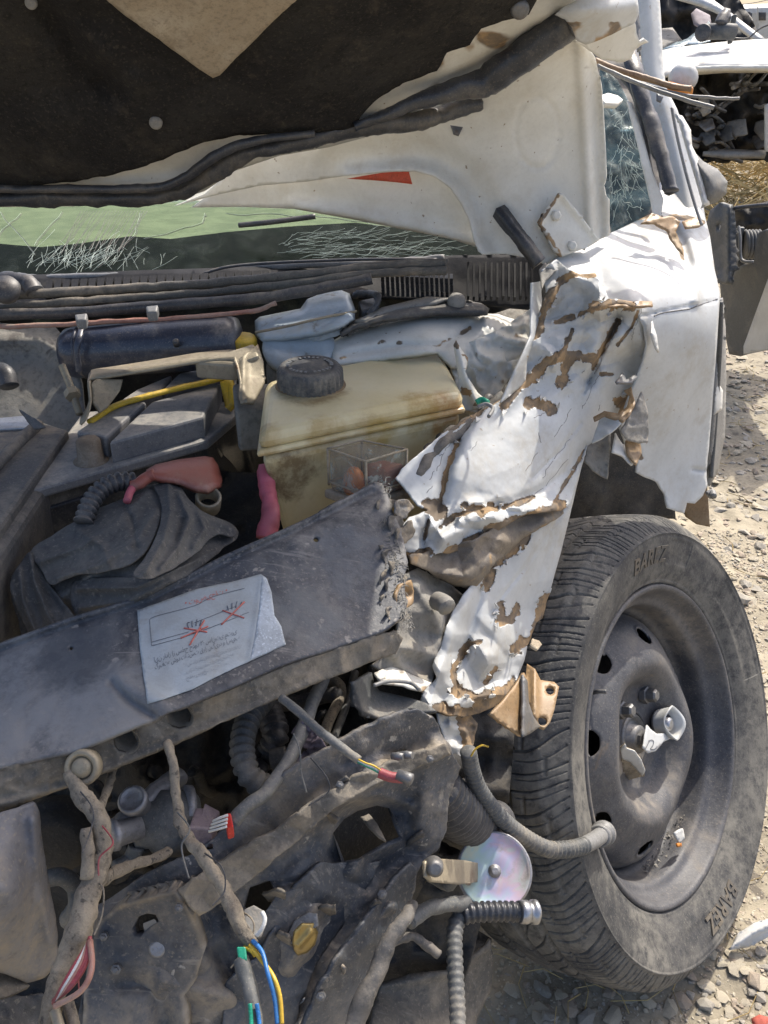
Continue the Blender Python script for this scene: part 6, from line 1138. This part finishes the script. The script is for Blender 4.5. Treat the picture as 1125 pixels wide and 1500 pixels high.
# ================================================================== crushed front end
fcn = [cy(120, 1340, .46), cy(400, 1150, .50), cy(560, 1060, .55), cy(680, 1120, .58), cy(640, 1250, .55), cy(120, 1540, .40), cy(540, 1450, .47), cy(380, 1300, .47), cy(560, 1200, .53), cy(300, 1450, .43)]
pD = Depth(fcn)
po = [(133, 1330), (150, 1322), (200, 1290), (249, 1262), (280, 1252), (318, 1224), (355, 1193), (376, 1166), (400, 1145), (444, 1115), (478, 1096), (512, 1076), (545, 1062), (568, 1050), (590, 1042), (612, 1040), (636, 1050), (648, 1074), (660, 1096), (676, 1124), (668, 1144), (660, 1162), (656, 1190), (654, 1215), (640, 1246), (622, 1262), (612, 1276), (608, 1306), (598, 1330), (580, 1352), (566, 1386), (548, 1430), (530, 1476), (512, 1560), (110, 1560), (112, 1500), (122, 1450), (130, 1400)]
def pdisp(x, y):
    t = 0
    for pl, w, h in (([(290, 1320), (400, 1240), (480, 1176), (560, 1130), (650, 1100)], 12, .014), ([(330, 1330), (430, 1250), (500, 1200), (600, 1170)], 26, -.012), ([(490, 1250), (530, 1200), (590, 1190), (600, 1240), (560, 1270)], 24, -.026), ([(480, 1176), (560, 1165), (600, 1180)], 8, .012),
                     ([(150, 1340), (250, 1330), (290, 1400), (200, 1420)], 22, .010), ([(310, 1340), (330, 1390), (380, 1400)], 20, -.018), ([(440, 1500), (520, 1380), (570, 1330)], 12, .014), ([(460, 1340), (440, 1390), (420, 1420)], 14, .010), ([(180, 1440), (200, 1500), (260, 1520)], 14, -.010), ([(240, 1440), (340, 1460)], 16, .010),
                     ([(640, 1090), (620, 1160), (610, 1230)], 14, .010), ([(400, 1300), (480, 1280), (540, 1300)], 8, -.006), ([(300, 1380), (350, 1440), (380, 1500)], 12, -.012), ([(500, 1120), (560, 1100), (600, 1110)], 7, -.004)):
        t = t + bump_(x, y, pl, w, h)
    u = x * .75 - y * .66; v = x * .66 + y * .75
    return t + .016 * (facet(x, y, 105, 55, .4, .7) - .42) + .006 * (facet(x, y, 38, 56, .5, .2) - .42) + .0012 * (fbm(u * .3, v, 7, 57, 2) - .5)
edge_wear_light = lambda x, y: np.clip(1.5 * fbm(x * .75 - y * .66, (x * .66 + y * .75) * 2.2, 60, 55, 5) - .55, 0, 1) * .9 + .8 * np.exp(-(segdist(x, y, [(290, 1318), (400, 1238), (480, 1172), (560, 1126), (650, 1096)]) / 14) ** 2)  # scrape wear plus a lit tan ridge painted along the diagonal
pan = sheet('front_carrier', po, pD, m_front, car, sharp=22, res=3.0, th=.004, disp=pdisp, jag=2.6, jagmask=lambda x, y: np.where(x > 480, 1., .3), attrs={'edge': lambda x, y: edge_wear_light(x, y) * (fbm(x, y, 12, 8) * .8 + .4)},
            holes=[[(194, 1360), (204, 1342), (216, 1338), (228, 1340), (232, 1350), (216, 1358), (206, 1370), (198, 1370)], [(575, 1112), (578, 1102), (592, 1098), (600, 1104), (604, 1116), (588, 1120)], [(356, 1330), (366, 1300), (396, 1290), (404, 1312), (390, 1334), (368, 1350)], [(300, 1246), (306, 1236), (312, 1236), (312, 1244)], [(488, 1220), (504, 1200), (524, 1188), (552, 1180), (570, 1184), (582, 1206), (590, 1228), (566, 1240), (530, 1258), (500, 1262)]])
sheet('carrier_backing', [(160, 1320), (500, 1080), (660, 1120), (640, 1260), (480, 1560), (120, 1560)], Depth([(a_, b_, c_ + .05) for a_, b_, c_ in fcn]), m_dark, pan, res=12, th=.003)
P = lambda x, y, o=0.: float(pD(x, y)) - float(pdisp(np.array([float(x)]), np.array([float(y)]))[0]) - o
Zs_ = lambda x, y, o: (x, y, P(x, y, o))
m_bluepl = M('dark_blue_grey_composite', (.040, .048, .062), (.07, .08, .095), (.24, .215, .18), scale=8, rough=.5, bump=.4, upd=0, dth=(.44, .68), streak=((.3, .28, .25), (.16, 3, 1), .6, (.2, .3, .9)))
fl_ = [(258, 1304), (318, 1264), (400, 1218), (470, 1163), (540, 1130), (610, 1103), (652, 1090), (662, 1106), (600, 1130), (550, 1150), (496, 1180), (424, 1242), (345, 1306), (292, 1344)]
sheet('carrier_flange', fl_, [Zs_(258, 1304, .016), Zs_(470, 1163, .020), Zs_(652, 1090, .012), Zs_(662, 1106, .020), Zs_(496, 1180, .030), Zs_(292, 1344, .026)], m_supfront, pan, sharp=22, res=3.0, th=.004, jag=1.8, disp=lambda x, y: .010 * (facet(x, y, 34, 61) - .4))
bl_ = [(142, 1352), (178, 1324), (256, 1304), (284, 1344), (300, 1392), (284, 1440), (268, 1460), (276, 1560), (118, 1560), (124, 1440)]
sheet('carrier_block', bl_, [Zs_(142, 1352, .012), Zs_(256, 1304, .014), Zs_(300, 1392, .016), (118, 1560, P(120, 1530, .008)), (276, 1560, P(276, 1530, .016))], m_front, pan, res=3.4, th=.012, jag=1.0,
      disp=lambda x, y: .006 * (facet(x, y, 70, 62) - .5) - bump_(x, y, [(180, 1440), (230, 1440), (240, 1500)], 16, .010) + bump_(x, y, [(178, 1326), (256, 1306), (284, 1344)], 5, .004), attrs={'edge': lambda x, y: .7 * np.exp(-(segdist(x, y, bl_, True) / 9) ** 2) * (.4 + fbm(x, y, 14, 3))},
      holes=[[(192, 1362), (202, 1343), (215, 1338), (228, 1340), (233, 1350), (218, 1359), (206, 1372), (197, 1372)]])
pr_ = [(446, 1500), (468, 1448), (500, 1396), (540, 1340), (580, 1286), (602, 1262), (612, 1276), (604, 1320), (570, 1376), (540, 1440), (520, 1500), (500, 1560), (424, 1560)]
sheet('carrier_rib', pr_, [Zs_(446, 1500, .016), Zs_(540, 1340, .018), Zs_(602, 1262, .012), Zs_(570, 1376, .006), Zs_(520, 1500, .004)], m_bluepl, pan, sharp=22, res=3.0, th=.004, jag=1.8, disp=lambda x, y: .010 * (facet(x, y, 60, 63) - .4))
sheet('carrier_web', [(330, 1440), (380, 1400), (430, 1300), (470, 1262), (520, 1266), (560, 1260), (520, 1330), (470, 1400), (440, 1470), (420, 1560), (320, 1560)], [Zs_(330, 1440, .004), Zs_(470, 1262, .006), Zs_(560, 1260, .006), Zs_(440, 1470, .004), (320, 1560, P(330, 1530, .002))], m_bluepl, pan, sharp=22, res=3.0, th=.003, jag=2, disp=lambda x, y: .014 * (facet(x, y, 55, 64) - .4))
sheet('torn_tab', [(528, 1196), (540, 1192), (552, 1206), (566, 1232), (556, 1226), (540, 1210)], [Zs_(528, 1196, .0), Zs_(552, 1206, .004), Zs_(566, 1232, .008)], m_supfront, pan, res=3, th=.002, jag=1)
hexa('clip_tab', [W(208, 1352, P(208, 1352, .004)), W(228, 1344, P(228, 1344, .004)), W(232, 1356, P(232, 1356, .008)), W(214, 1366, P(214, 1366, .008))], .010, m_gtrim, pan, bv=.002)
lathe('bolt', W(233, 1386, P(233, 1386, .002)), (.05, -.8, .6), [(.0095, -.002), (.0095, .0015), (.007, .002), (.007, .0055), (.005, .007)], m_alu, pan, seg=24)
sheet('gold_clip', [(428, 1380), (430, 1364), (442, 1352), (460, 1352), (466, 1366), (462, 1384), (450, 1396), (436, 1400), (430, 1392)], [(428, 1380, P(428, 1380, .010)), (462, 1352, P(460, 1352, .010)), (450, 1396, P(450, 1396, .010))], M('brass', (.45, .33, .12), (.35, .26, .1), DUST, rough=.4, metal=.7), pan, res=3, th=.003, puff=.002, puffw=4, disp=lambda x, y: bump_(x, y, [(438, 1385), (456, 1364)], 4, .004))
sheet('clip_plate', [(418, 1378), (430, 1350), (452, 1336), (464, 1338), (466, 1356), (456, 1362), (440, 1364), (430, 1384)], [(418, 1378, P(418, 1378, .006)), (464, 1338, P(460, 1340, .006)), (440, 1364, P(440, 1364, .006))], m_gtrim, pan, res=3, th=.003, jag=.8)
for k in range(9):
    x, y = rs.uniform(400, 620), rs.uniform(1080, 1480)
    if not inside(np.array([x]), np.array([y]), po)[0]: continue
    w_, h_ = rs.uniform(8, 26), rs.uniform(5, 14); a_ = rs.normal(-.6, .5)
    rot = lambda u, v: (x + u * math.cos(a_) - v * math.sin(a_), y + u * math.sin(a_) + v * math.cos(a_))
    pl = [rot(-w_, -h_), rot(0, -h_ * 1.3), rot(w_, -h_ * .4), rot(w_ * .8, h_), rot(-w_ * .6, h_ * .7)]
    z = P(x, y, .004); sheet('splintered_piece', pl, [(pl[0][0], pl[0][1], z + .01), (pl[2][0], pl[2][1], z - .012), (pl[3][0], pl[3][1], z + .006)], [m_front, m_supfront, m_blkdusty][k % 3], pan, res=3, th=.0025, jag=2.2, jagseed=k, attrs={'edge': lambda a, b: fbm(a, b, 8, 3)})
V = []
for pl, m in (([(433, 1472), (438, 1466), (447, 1462), (444, 1468), (436, 1474)], m_wwire), ([(430, 1468), (440, 1462), (444, 1466), (434, 1472)], m_steel)):
    sheet('paint_chip', pl, [(a_, b_, P(a_, b_, .006)) for a_, b_ in pl[:3]], m, pan, res=3, th=.001)
# left lamp housing
sheet('lamp_housing', [(-60, 1200), (0, 1190), (52, 1176), (58, 1190), (62, 1230), (72, 1290), (84, 1360), (86, 1410), (66, 1432), (40, 1440), (10, 1428), (-60, 1410)], CYL([(-60, 1200, .43), (52, 1176, .45), (72, 1290, .44), (86, 1410, .42), (-60, 1410, .38), (10, 1300, .39)]), M('grey_dirty_plastic', (.16, .16, .17), (.22, .21, .2), (.32, .27, .2), scale=7, rough=.6, bump=.3, upd=0, dth=(.42, .6)), car, res=5, th=.004,
      disp=lambda x, y: bump_(x, y, [(48, 1200), (56, 1280), (74, 1380)], 8, .010) + .008 * (fbm(x, y, 60, 5) - .5), jag=1)
sheet('torn_mudguard', [(-60, 1430), (0, 1422), (36, 1436), (44, 1444), (10, 1460), (-60, 1470)], CYL([(-60, 1430, .38), (44, 1444, .40), (-60, 1470, .36)]), m_supfront, car, res=4, th=.003)
sheet('grey_film', [(-60, 1478), (10, 1462), (60, 1456), (74, 1462), (66, 1490), (76, 1560), (-60, 1560)], CYL([(-60, 1478, .36), (70, 1460, .39), (70, 1560, .36)]), m_cloth, car, res=5, th=.002, disp=lambda x, y: .01 * (ridg(x, y, 40, 6, 2) - .4))
tube('grey_pipe', CYL([(60, 1290, .50), (90, 1284, .50), (110, 1300, .50), (112, 1330, .49), (100, 1350, .49)]), 13, m_hose, car, seg=12)
lathe('pulley', W(85, 1225, .78), (.1, -.9, .2), [(.02, -.02), (.032, -.015), (.034, 0), (.028, .003), (.030, .010), (.02, .014)], m_dark, car, seg=32)
# actuator cluster of cast aluminium under the support
acz = thing('valve_block', 'dusty cast aluminium sensor with round flanges under the black support beam', 'valve', W(230, 1210, .70))
tube('neck', [(166, 1216, .70), (185, 1200, .70), (205, 1184, .71), (232, 1158, .73), (262, 1138, .76)], 15, m_alu, acz, seg=14, wob=.001)
lathe('flange', W(194, 1172, .69), (-.1, -.4, .9), [(.0085, -.03), (.0095, -.006), (.0115, -.004), (.0115, .001), (.009, .003), (.0085, .0015), (.003, .0015)], m_alu, acz, seg=24)
lathe('flange', W(170, 1222, .685), (-.7, -.5, .2), [(.009, -.02), (.010, -.002), (.0125, .0), (.012, .004), (.004, .005)], m_alu, acz, seg=24)
lathe('body', W(250, 1206, .72), (-.75, -.25, .25), [(.022, -.02), (.026, -.016), (.026, .010), (.019, .016), (.019, .028), (.012, .03)], m_hose, acz, seg=28)
lathe('gasket', W(275, 1192, .725), (-.75, -.25, .25), [(.018, -.003), (.0225, -.002), (.0225, .004), (.018, .005)], m_alu, acz, seg=28)
hexa('connector', [W(286, 1182, .70), W(318, 1184, .71), W(308, 1214, .68), W(276, 1212, .67)], .022, m_purp, acz, bv=.002)
hexa('connector_step', [W(300, 1176, .705), W(322, 1188, .71), W(312, 1206, .69), W(294, 1196, .69)], .012, m_purp, acz, bv=.001)
tube('lower_tube', [(200, 1240, .70), (190, 1260, .70), (170, 1272, .69)], 12, m_hose, acz, seg=10)
# cut cable ends
cc_ = thing('cut_cable', 'grey cable with stripped white wires in a red plug, running down under the support', 'cable', W(340, 1205, .66))
tube('sheath', [(478, 985, .80), (450, 1050, .74), (425, 1110, .70), (395, 1155, .675), (360, 1182, .66), (342, 1205, .655)], 10, m_hose, cc_, seg=12, wob=.001)
hexa('plug', [W(328, 1192, .65), W(338, 1190, .65), (W(342, 1210, .645)), W(332, 1214, .645)], .012, M('red_plug', (.60, .03, .02), rough=.4), cc_, bv=.001)
for k in range(4): tube('bare_wire', [(334 - k * .5, 1194 + k * 5.5, .642), (322 - k, 1198 + k * 5.5, .642), (312 - k * 2, 1203 + k * 5, .645)], 2.0, m_wwire, cc_, seg=6, n=4)
c2_ = thing('thin_cable', 'grey sleeved cable ending in yellow and white wires at a maroon plug', 'cable', W(500, 1090, .66))
tube('sheath', [(412, 1022, .69), (440, 1044, .675), (470, 1072, .66), (500, 1095, .65), (526, 1114, .645)], 7, m_hose, c2_, seg=10, wob=.0006)
for k, m in enumerate((m_ywire, m_wwire, m_green)): tube('wire', [(524, 1112 + k * 2, .643), (536, 1118 + k * 2, .64), (548, 1122 + k * 3, .64), (562, 1132 + k * 2, .64)], 1.5, m, c2_, seg=6, n=4)
tube('plug', [(556, 1132, .642), (572, 1138, .64), (590, 1140, .64)], 8, m_rwire, c2_, seg=8)
lathe('metal_end', W(597, 1140, .635), (.9, -.4, -.1), [(.0038, -.008), (.0045, .0), (.0045, .003), (.003, .004)], m_dsteel, c2_, seg=12)
for px, py in ((583, 1108), (596, 1106)): lathe('spring_clip', W(px, py, .65), (.8, -.4, .3), [(.0025, -.005), (.0032, 0), (.0025, .005)], m_dsteel, pan, seg=12)
# hoses in the gap
tag(tube('corrugated_hose', [(388, 1020, .80), (366, 1050, .77), (356, 1080, .75), (356, 1110, .735), (366, 1138, .725), (384, 1150, .73)], 17, m_hose, seg=16, rib=.0075, ribamp=.12), 'dusty corrugated grey hose hanging below the support beam', 'hose')
tube('rear_hose', [(392, 1040, .85), (404, 1075, .82), (396, 1100, .82)], 18, m_blk, car, seg=14, rib=.007)
tube('round_boss', [(398, 1115, .80), (420, 1110, .80)], 17, m_blkdusty, car, seg=16)
tube('rod', [(470, 985, .90), (500, 1010, .88), (480, 1060, .82), (466, 1110, .78)], 8, m_tape, car, seg=8)
tube('rod', [(520, 985, .92), (505, 1040, .86), (485, 1090, .80)], 6, m_hose, car, seg=8)
for k in range(7): x, y = 432 + (k * 37 % 30), 1062 + k * 9; sheet('foil_wrap', [(x, y), (x + 16, y - 8), (x + 26, y + 6), (x + 12, y + 18), (x - 6, y + 12)], [(x, y, .735), (x + 26, y, .72 + .01 * (k % 3)), (x + 10, y + 18, .73)], m_purp, car, res=3, th=.001, jag=2, jagseed=k, disp=lambda a, b: .006 * ridg(a, b, 10, k))
tube('hook', [(440, 1140, .70), (420, 1142, .69), (412, 1132, .69), (432, 1118, .70)], 3, m_alu, car, seg=8)
# tube-shaped fairing between support and fender
sheet('bumper_mount', [(515, 1000), (545, 985), (548, 1000), (556, 1012), (600, 1022), (625, 1030), (640, 1042), (600, 1046), (560, 1056), (530, 1050), (518, 1030)], CYL([(515, 1000, .60), (548, 1000, .64), (640, 1042, .63), (530, 1050, .60)]), m_hose, car, res=4, th=.004, disp=lambda x, y: bump_(x, y, [(520, 1000), (532, 1040), (560, 1052)], 6, .008))
sheet('inner_rail', [(570, 850), (612, 832), (660, 856), (690, 880), (672, 930), (648, 960), (628, 1010), (600, 1004), (560, 985), (545, 975), (580, 950), (585, 900)], CYL([(570, 850, .72), (660, 856, .78), (690, 880, .80), (628, 1010, .68), (560, 985, .66), (620, 910, .71)]), m_inner, car, res=4, th=.003, disp=lambda x, y: bump_(x, y, [(612, 860), (640, 900), (650, 940)], 12, .014) + bump_(x, y, [(576, 960), (600, 985), (630, 1000)], 8, .010) + .022 * (facet(x, y, 44, 5) - .4))
sheet('rail_end', [(586, 858), (602, 850), (607, 866), (604, 884), (594, 892), (582, 888), (580, 872)], CYL([(586, 858, .66), (607, 866, .67), (594, 892, .65)]), m_rustpl, car, res=3, th=.003, jag=1.4, disp=lambda x, y: -.01 * np.exp(-(np.hypot(x - 594, y - 870) / 9) ** 2))
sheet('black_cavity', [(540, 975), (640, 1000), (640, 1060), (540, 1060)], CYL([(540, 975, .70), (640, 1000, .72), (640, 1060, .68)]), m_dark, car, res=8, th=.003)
tube('rail_bolt', [(640, 880, .86), (650, 884, .85), (655, 890, .845)], 14, m_inner, car, seg=14)
sheet('pale_flange', [(548, 985), (575, 975), (608, 990), (632, 1000), (620, 1012), (590, 1004), (560, 1000)], CYL([(548, 985, .64), (632, 1000, .67), (590, 1004, .64)]), m_white2, car, res=4, th=.002, jag=1, attrs={'peel': lambda x, y: .2 + .5 * fbm(x, y, 12, 4)})
tube('hollow_rim', [(548, 1004, .72), (570, 998, .73), (600, 1000, .74), (614, 1010, .73)], 3, m_gtrim, car, seg=8)
# wiring harness bundles
wh = thing('wiring_harness', 'thick taped wiring bundle hanging under the support at the lower left', 'wiring', W(130, 1250, .55))
tube('bundle', [(100, 1130, .63, 9.0), (118, 1165, .62, 12.0), (146, 1205, .61, 14.2), (152, 1240, .605, 15.0), (143, 1275, .60, 18.0), (126, 1320, .59, 18.7), (116, 1360, .58, 18.7), (98, 1410, .575, 18.7), (80, 1462, .57, 15.0), (70, 1500, .565, 13.5)], 20, m_tape, wh, seg=16, wob=.0016, rib=.011, ribamp=.045)
tube('bundle', [(126, 1212, .60, 8.2), (128, 1250, .595, 9.7), (128, 1290, .59, 10.5)], 13, m_tape, wh, seg=16, wob=.0016, rib=.011, ribamp=.045)
tube('branch', [(150, 1290, .605, 11.3), (172, 1276, .62, 9.0), (205, 1264, .64, 7.5), (246, 1248, .66, 6.7)], 12, m_tape, wh, seg=16, wob=.0016, rib=.011, ribamp=.045)
tube('branch', [(168, 1120, .68, 5.3), (158, 1150, .66, 6.0), (148, 1180, .64, 6.0)], 8, m_tape, wh, seg=16, wob=.0016, rib=.011, ribamp=.045)
for k, m in enumerate((m_rwire, m_rwire, m_pinkm, m_wwire, m_rwire)): tube('wire', [(132 - k, 1372 + k * 3, .572), (126 - k * 4, 1412, .56), (104 - k * 4, 1446 + k, .553), (78, 1466 + k, .555)], 3.2, m, wh, seg=6)
tube('wire', [(132, 1378, .57), (134, 1420, .555), (118, 1452, .55), (80, 1474, .552)], 4.5, m_pinkm, wh, seg=8)
tube('wire', [(80, 1480, .56), (92, 1520, .55)], 8, m_beige, wh, seg=8); tube('wire', [(100, 1470, .57), (116, 1530, .55)], 9, m_tape, wh, seg=8)
w2 = thing('taped_cable', 'taped brown cable crossing the grey front panel, with blue and yellow wires at its end', 'wiring', W(320, 1300, .56))
tube('cable', [(244, 1085, .655, 6.6), (254, 1115, .645, 6.6), (258, 1165, .635, 6.6), (264, 1205, .625, 9.0), (290, 1245, .61, 9.8), (318, 1285, .60, 10.7), (340, 1325, .59, 11.5), (356, 1362, .58, 10.7), (372, 1385, .575, 8.2)], 10, m_tape, w2, seg=16, wob=.0016, rib=.011, ribamp=.045)
tube('black_sleeve', [(354, 1405, .57), (364, 1440, .56), (372, 1480, .55), (376, 1530, .54)], 12, m_hose, w2, seg=12, wob=.001)
for m, pts in ((m_blue, [(370, 1378, .572), (384, 1395, .565), (392, 1425, .555), (402, 1462, .548), (406, 1500, .54)]), (m_ywire, [(366, 1384, .572), (382, 1405, .565), (400, 1430, .555), (410, 1460, .548), (413, 1500, .54)]), (m_ywire, [(358, 1388, .575), (368, 1392, .57), (374, 1400, .57)]),
               (m_blue, [(376, 1470, .545), (380, 1500, .54), (382, 1540, .53)]), (m_green, [(366, 1470, .545), (368, 1500, .54), (366, 1540, .53)]), (m_wwire, [(376, 1370, .57), (384, 1360, .57), (388, 1346, .572), (384, 1336, .575)])): tube('wire', pts, 3.4, m, w2, seg=8)
hexa('green_plug', [W(346, 1386, .57), W(360, 1386, .57), W(362, 1406, .565), W(350, 1408, .565)], .006, m_green, w2, bv=.001)
sheet('tan_plate', [(358, 1332), (372, 1326), (386, 1334), (390, 1352), (382, 1372), (366, 1374), (358, 1356)], [(358, 1332, .61), (386, 1334, .61), (366, 1374, .60)], m_inner, car, res=4, th=.003)
for k in range(9):      # thin loose wires round the bundles
    x0, y0 = [(118, 1160), (150, 1210), (135, 1290), (260, 1190), (300, 1250), (112, 1370), (345, 1330), (430, 1075), (455, 1110)][k]; r_ = np.random.RandomState(k)
    tube('loose_strand', [(x0, y0, .60 if k < 7 else .66), (x0 + r_.uniform(8, 26), y0 + r_.uniform(10, 30), .585 if k < 7 else .65), (x0 + r_.uniform(-4, 30), y0 + r_.uniform(40, 60), .58 if k < 7 else .65), (x0 + r_.uniform(-10, 20), y0 + r_.uniform(70, 100), .575 if k < 7 else .65)], 1.3, [m_blk, m_rwire, m_tape, m_hose][k % 4], wh if k < 7 else car, seg=6)
for px, py, r_ in ((170, 1420, 5), (262, 1330, 4), (152, 1372, 4), (498, 1150, 4), (630, 1112, 4), (560, 1310, 5), (470, 1460, 5)):
    lathe('carrier_screw', W(px, py, P(px, py, .020)), (.05, -.8, .6), [(r_ * .0008, -.004), (r_ * .0008, .001), (r_ * .0005, .0014), (r_ * .0005, .0035), (r_ * .0003, .004)], m_dsteel, pan, seg=6, smooth=False)
# ---------------------------------------------------------------- horn on its strap
hn = thing('horn', 'round iridescent metal horn disc on a pale strap below the fender', 'horn', W(725, 1280, .86))
hc = W(724, 1276, .86); hax = (W(724, 1276, .0) - W(724, 1276, 1.0)); hax = hax / np.linalg.norm(hax) + np.array([.16, -.05, .10])
R0 = .0352
lathe('disc', hc, hax, [(R0 * .9, -.016), (R0 * 1.0, -.012), (R0 * 1.02, -.002), (R0 * 1.02, .002), (R0 * .97, .0035), (R0 * .93, .0018), (R0 * .5, .0024), (R0 * .2, .0030), (R0 * .16, .0024), (.001, .0024)], m_iris, hn, seg=72)
lathe('rim_ring', hc, hax, [(R0 * .98, .0034), (R0 * 1.03, .0036), (R0 * 1.05, .001), (R0 * 1.03, -.006), (R0 * .98, -.006)], m_alu, hn, seg=72, caps=(False, False))
lathe('centre_bolt', hc + hax / np.linalg.norm(hax) * .0026, hax, [(.0062, 0), (.0062, .0012), (.0042, .0015), (.0042, .0035), (.0030, .0045)], m_alu, hn, seg=24)
sheet('strap', [(624, 1262), (630, 1257), (680, 1260), (700, 1264), (700, 1292), (672, 1296), (634, 1292), (625, 1284)], [(624, 1262, .70), (700, 1264, .855), (700, 1292, .855), (630, 1290, .70)], m_beige, hn, res=4, th=.003, disp=lambda x, y: bump_(x, y, [(660, 1250), (656, 1300)], 5, .004))
lathe('strap_bolt', W(636, 1270, .70), (.1, -.8, .6), [(.008, -.004), (.0065, .002), (.0065, .006), (.004, .008)], m_dsteel, hn, seg=18)
# conduit draped over the tyre
cn = thing('cable_conduit', 'grey corrugated cable conduit draped across the tyre with a plug in a rim hole', 'conduit', W(780, 1235, 1.0))
tube('conduit', [(686, 1100, .80), (692, 1130, .82), (704, 1160, .84), (730, 1194, .87), (762, 1222, .895), (800, 1243, .92), (832, 1244, .94), (858, 1238, .965)], 11, m_hose, cn, seg=14, rib=.0062, ribamp=.16)
tube('plug_sleeve', [(852, 1240, .96), (868, 1232, .985), (880, 1224, 1.02)], 12, m_gtrim, cn, seg=16, n=8)
lathe('plug_collar', W(882, 1222, 1.03), W(884, 1221, 1.03) - W(866, 1233, .985), [(.011, -.014), (.013, -.012), (.013, -.006), (.0115, -.005), (.0115, .0), (.0145, .002), (.0145, .008), (.012, .009)], m_gtrim, cn, seg=28)
tag(tube('loose_wire', [(690, 1108, .79), (696, 1098, .79), (706, 1092, .79), (716, 1094, .79)], 1.4, m_ywire, seg=6), 'thin yellow wire sticking out by the torn fender tip', 'wire')
# lower pipe with metal coupling
lpz = thing('coolant_pipe', 'dark rubber pipe rising from the ground and bending right to a chrome coupling', 'pipe', W(680, 1420, .80))
tube('pipe', [(672, 1560, .70), (670, 1480, .73), (666, 1400, .76), (666, 1365, .775), (674, 1343, .785), (695, 1336, .79)], 12, m_hose, lpz, seg=14, rib=.0062, ribamp=.06)
tube('ribbed_sleeve', [(678, 1340, .783), (700, 1336, .785), (740, 1335, .79), (766, 1336, .793)], 14, m_seal, lpz, seg=16, rib=.0052, ribamp=.08)
lathe('coupling', W(766, 1336, .79), W(790, 1336, .795) - W(766, 1336, .79), [(.0095, -.004), (.0100, .0), (.0100, .004), (.0085, .005), (.0085, .008), (.0105, .009), (.0105, .013), (.009, .014), (.006, .0141), (.0055, .004)], m_steel, lpz, seg=30)
tube('side_pipe', [(600, 1350, .72), (620, 1334, .735), (650, 1326, .76), (682, 1324, .79)], 11, m_hose, car, seg=12, wob=.001)
# bellows, stays, undertray
tube('bellows', [(640, 1150, .80, 32), (664, 1185, .84, 38), (700, 1205, .90, 34), (725, 1205, .95, 30)], 38, m_blk, car, seg=22, rib=.010, ribamp=.07)
tube('stay', [(606, 1326, .70, 8), (590, 1350, .68, 11), (566, 1390, .67, 13), (540, 1450, .655, 14), (520, 1500, .65, 15), (505, 1550, .64, 15)], 12, m_blkdusty, car, seg=12, wob=.002)
tube('stay', [(560, 1390, .72), (600, 1372, .74), (640, 1400, .75)], 7, m_blkdusty, car, seg=8, wob=.002)
sheet('undertray', [(560, 1440), (600, 1425), (660, 1420), (700, 1398), (718, 1374), (722, 1400), (720, 1450), (700, 1490), (690, 1560), (540, 1560), (545, 1480)], CYL([(560, 1440, .60), (660, 1420, .62), (720, 1374, .66), (720, 1450, .64), (690, 1560, .56), (545, 1520, .54)]), m_supfront, car, res=5, th=.004, jag=1.5, disp=lambda x, y: .012 * (fbm(x, y, 50, 5) - .5) + bump_(x, y, [(560, 1445), (660, 1425), (718, 1385)], 6, .006))
sheet('undertray_back', [(560, 1370), (610, 1350), (680, 1350), (720, 1375), (718, 1410), (660, 1440), (560, 1460)], CYL([(560, 1370, .74), (720, 1375, .78), (660, 1440, .70)]), m_dark, car, res=8, th=.003, disp=lambda x, y: .02 * (ridg(x, y, 30, 5) - .4))
tube('drive_shaft', [(560, 1150, .95), (700, 1140, 1.05), (800, 1120, 1.12)], 26, m_dark, car, seg=14)
sheet('inner_arch', [(600, 1040), (700, 1040), (760, 1080), (720, 1330), (600, 1360), (560, 1200)], CYL([(600, 1040, .84), (760, 1080, .92), (720, 1330, .78), (560, 1200, .74)]), m_dark, car, res=9, th=.003, disp=lambda x, y: .02 * (ridg(x, y, 40, 5) - .4)) if False else None
# shade from the tyre side: bottom floor of the bay
# far wing and radiator side so that the bay is closed on its left
sheet('far_wing', [(-640, 470), (-470, 440), (-440, 520), (-430, 700), (-440, 960), (-520, 1300), (-700, 1300), (-760, 900)], [(-470, 440, 1.20), (-430, 700, .98), (-440, 960, .78), (-640, 470, 1.2), (-520, 1300, .66), (-760, 900, .85)], m_plain, car, res=12, th=.003, disp=lambda x, y: .02 * (fbm(x, y, 120, 6) - .5))
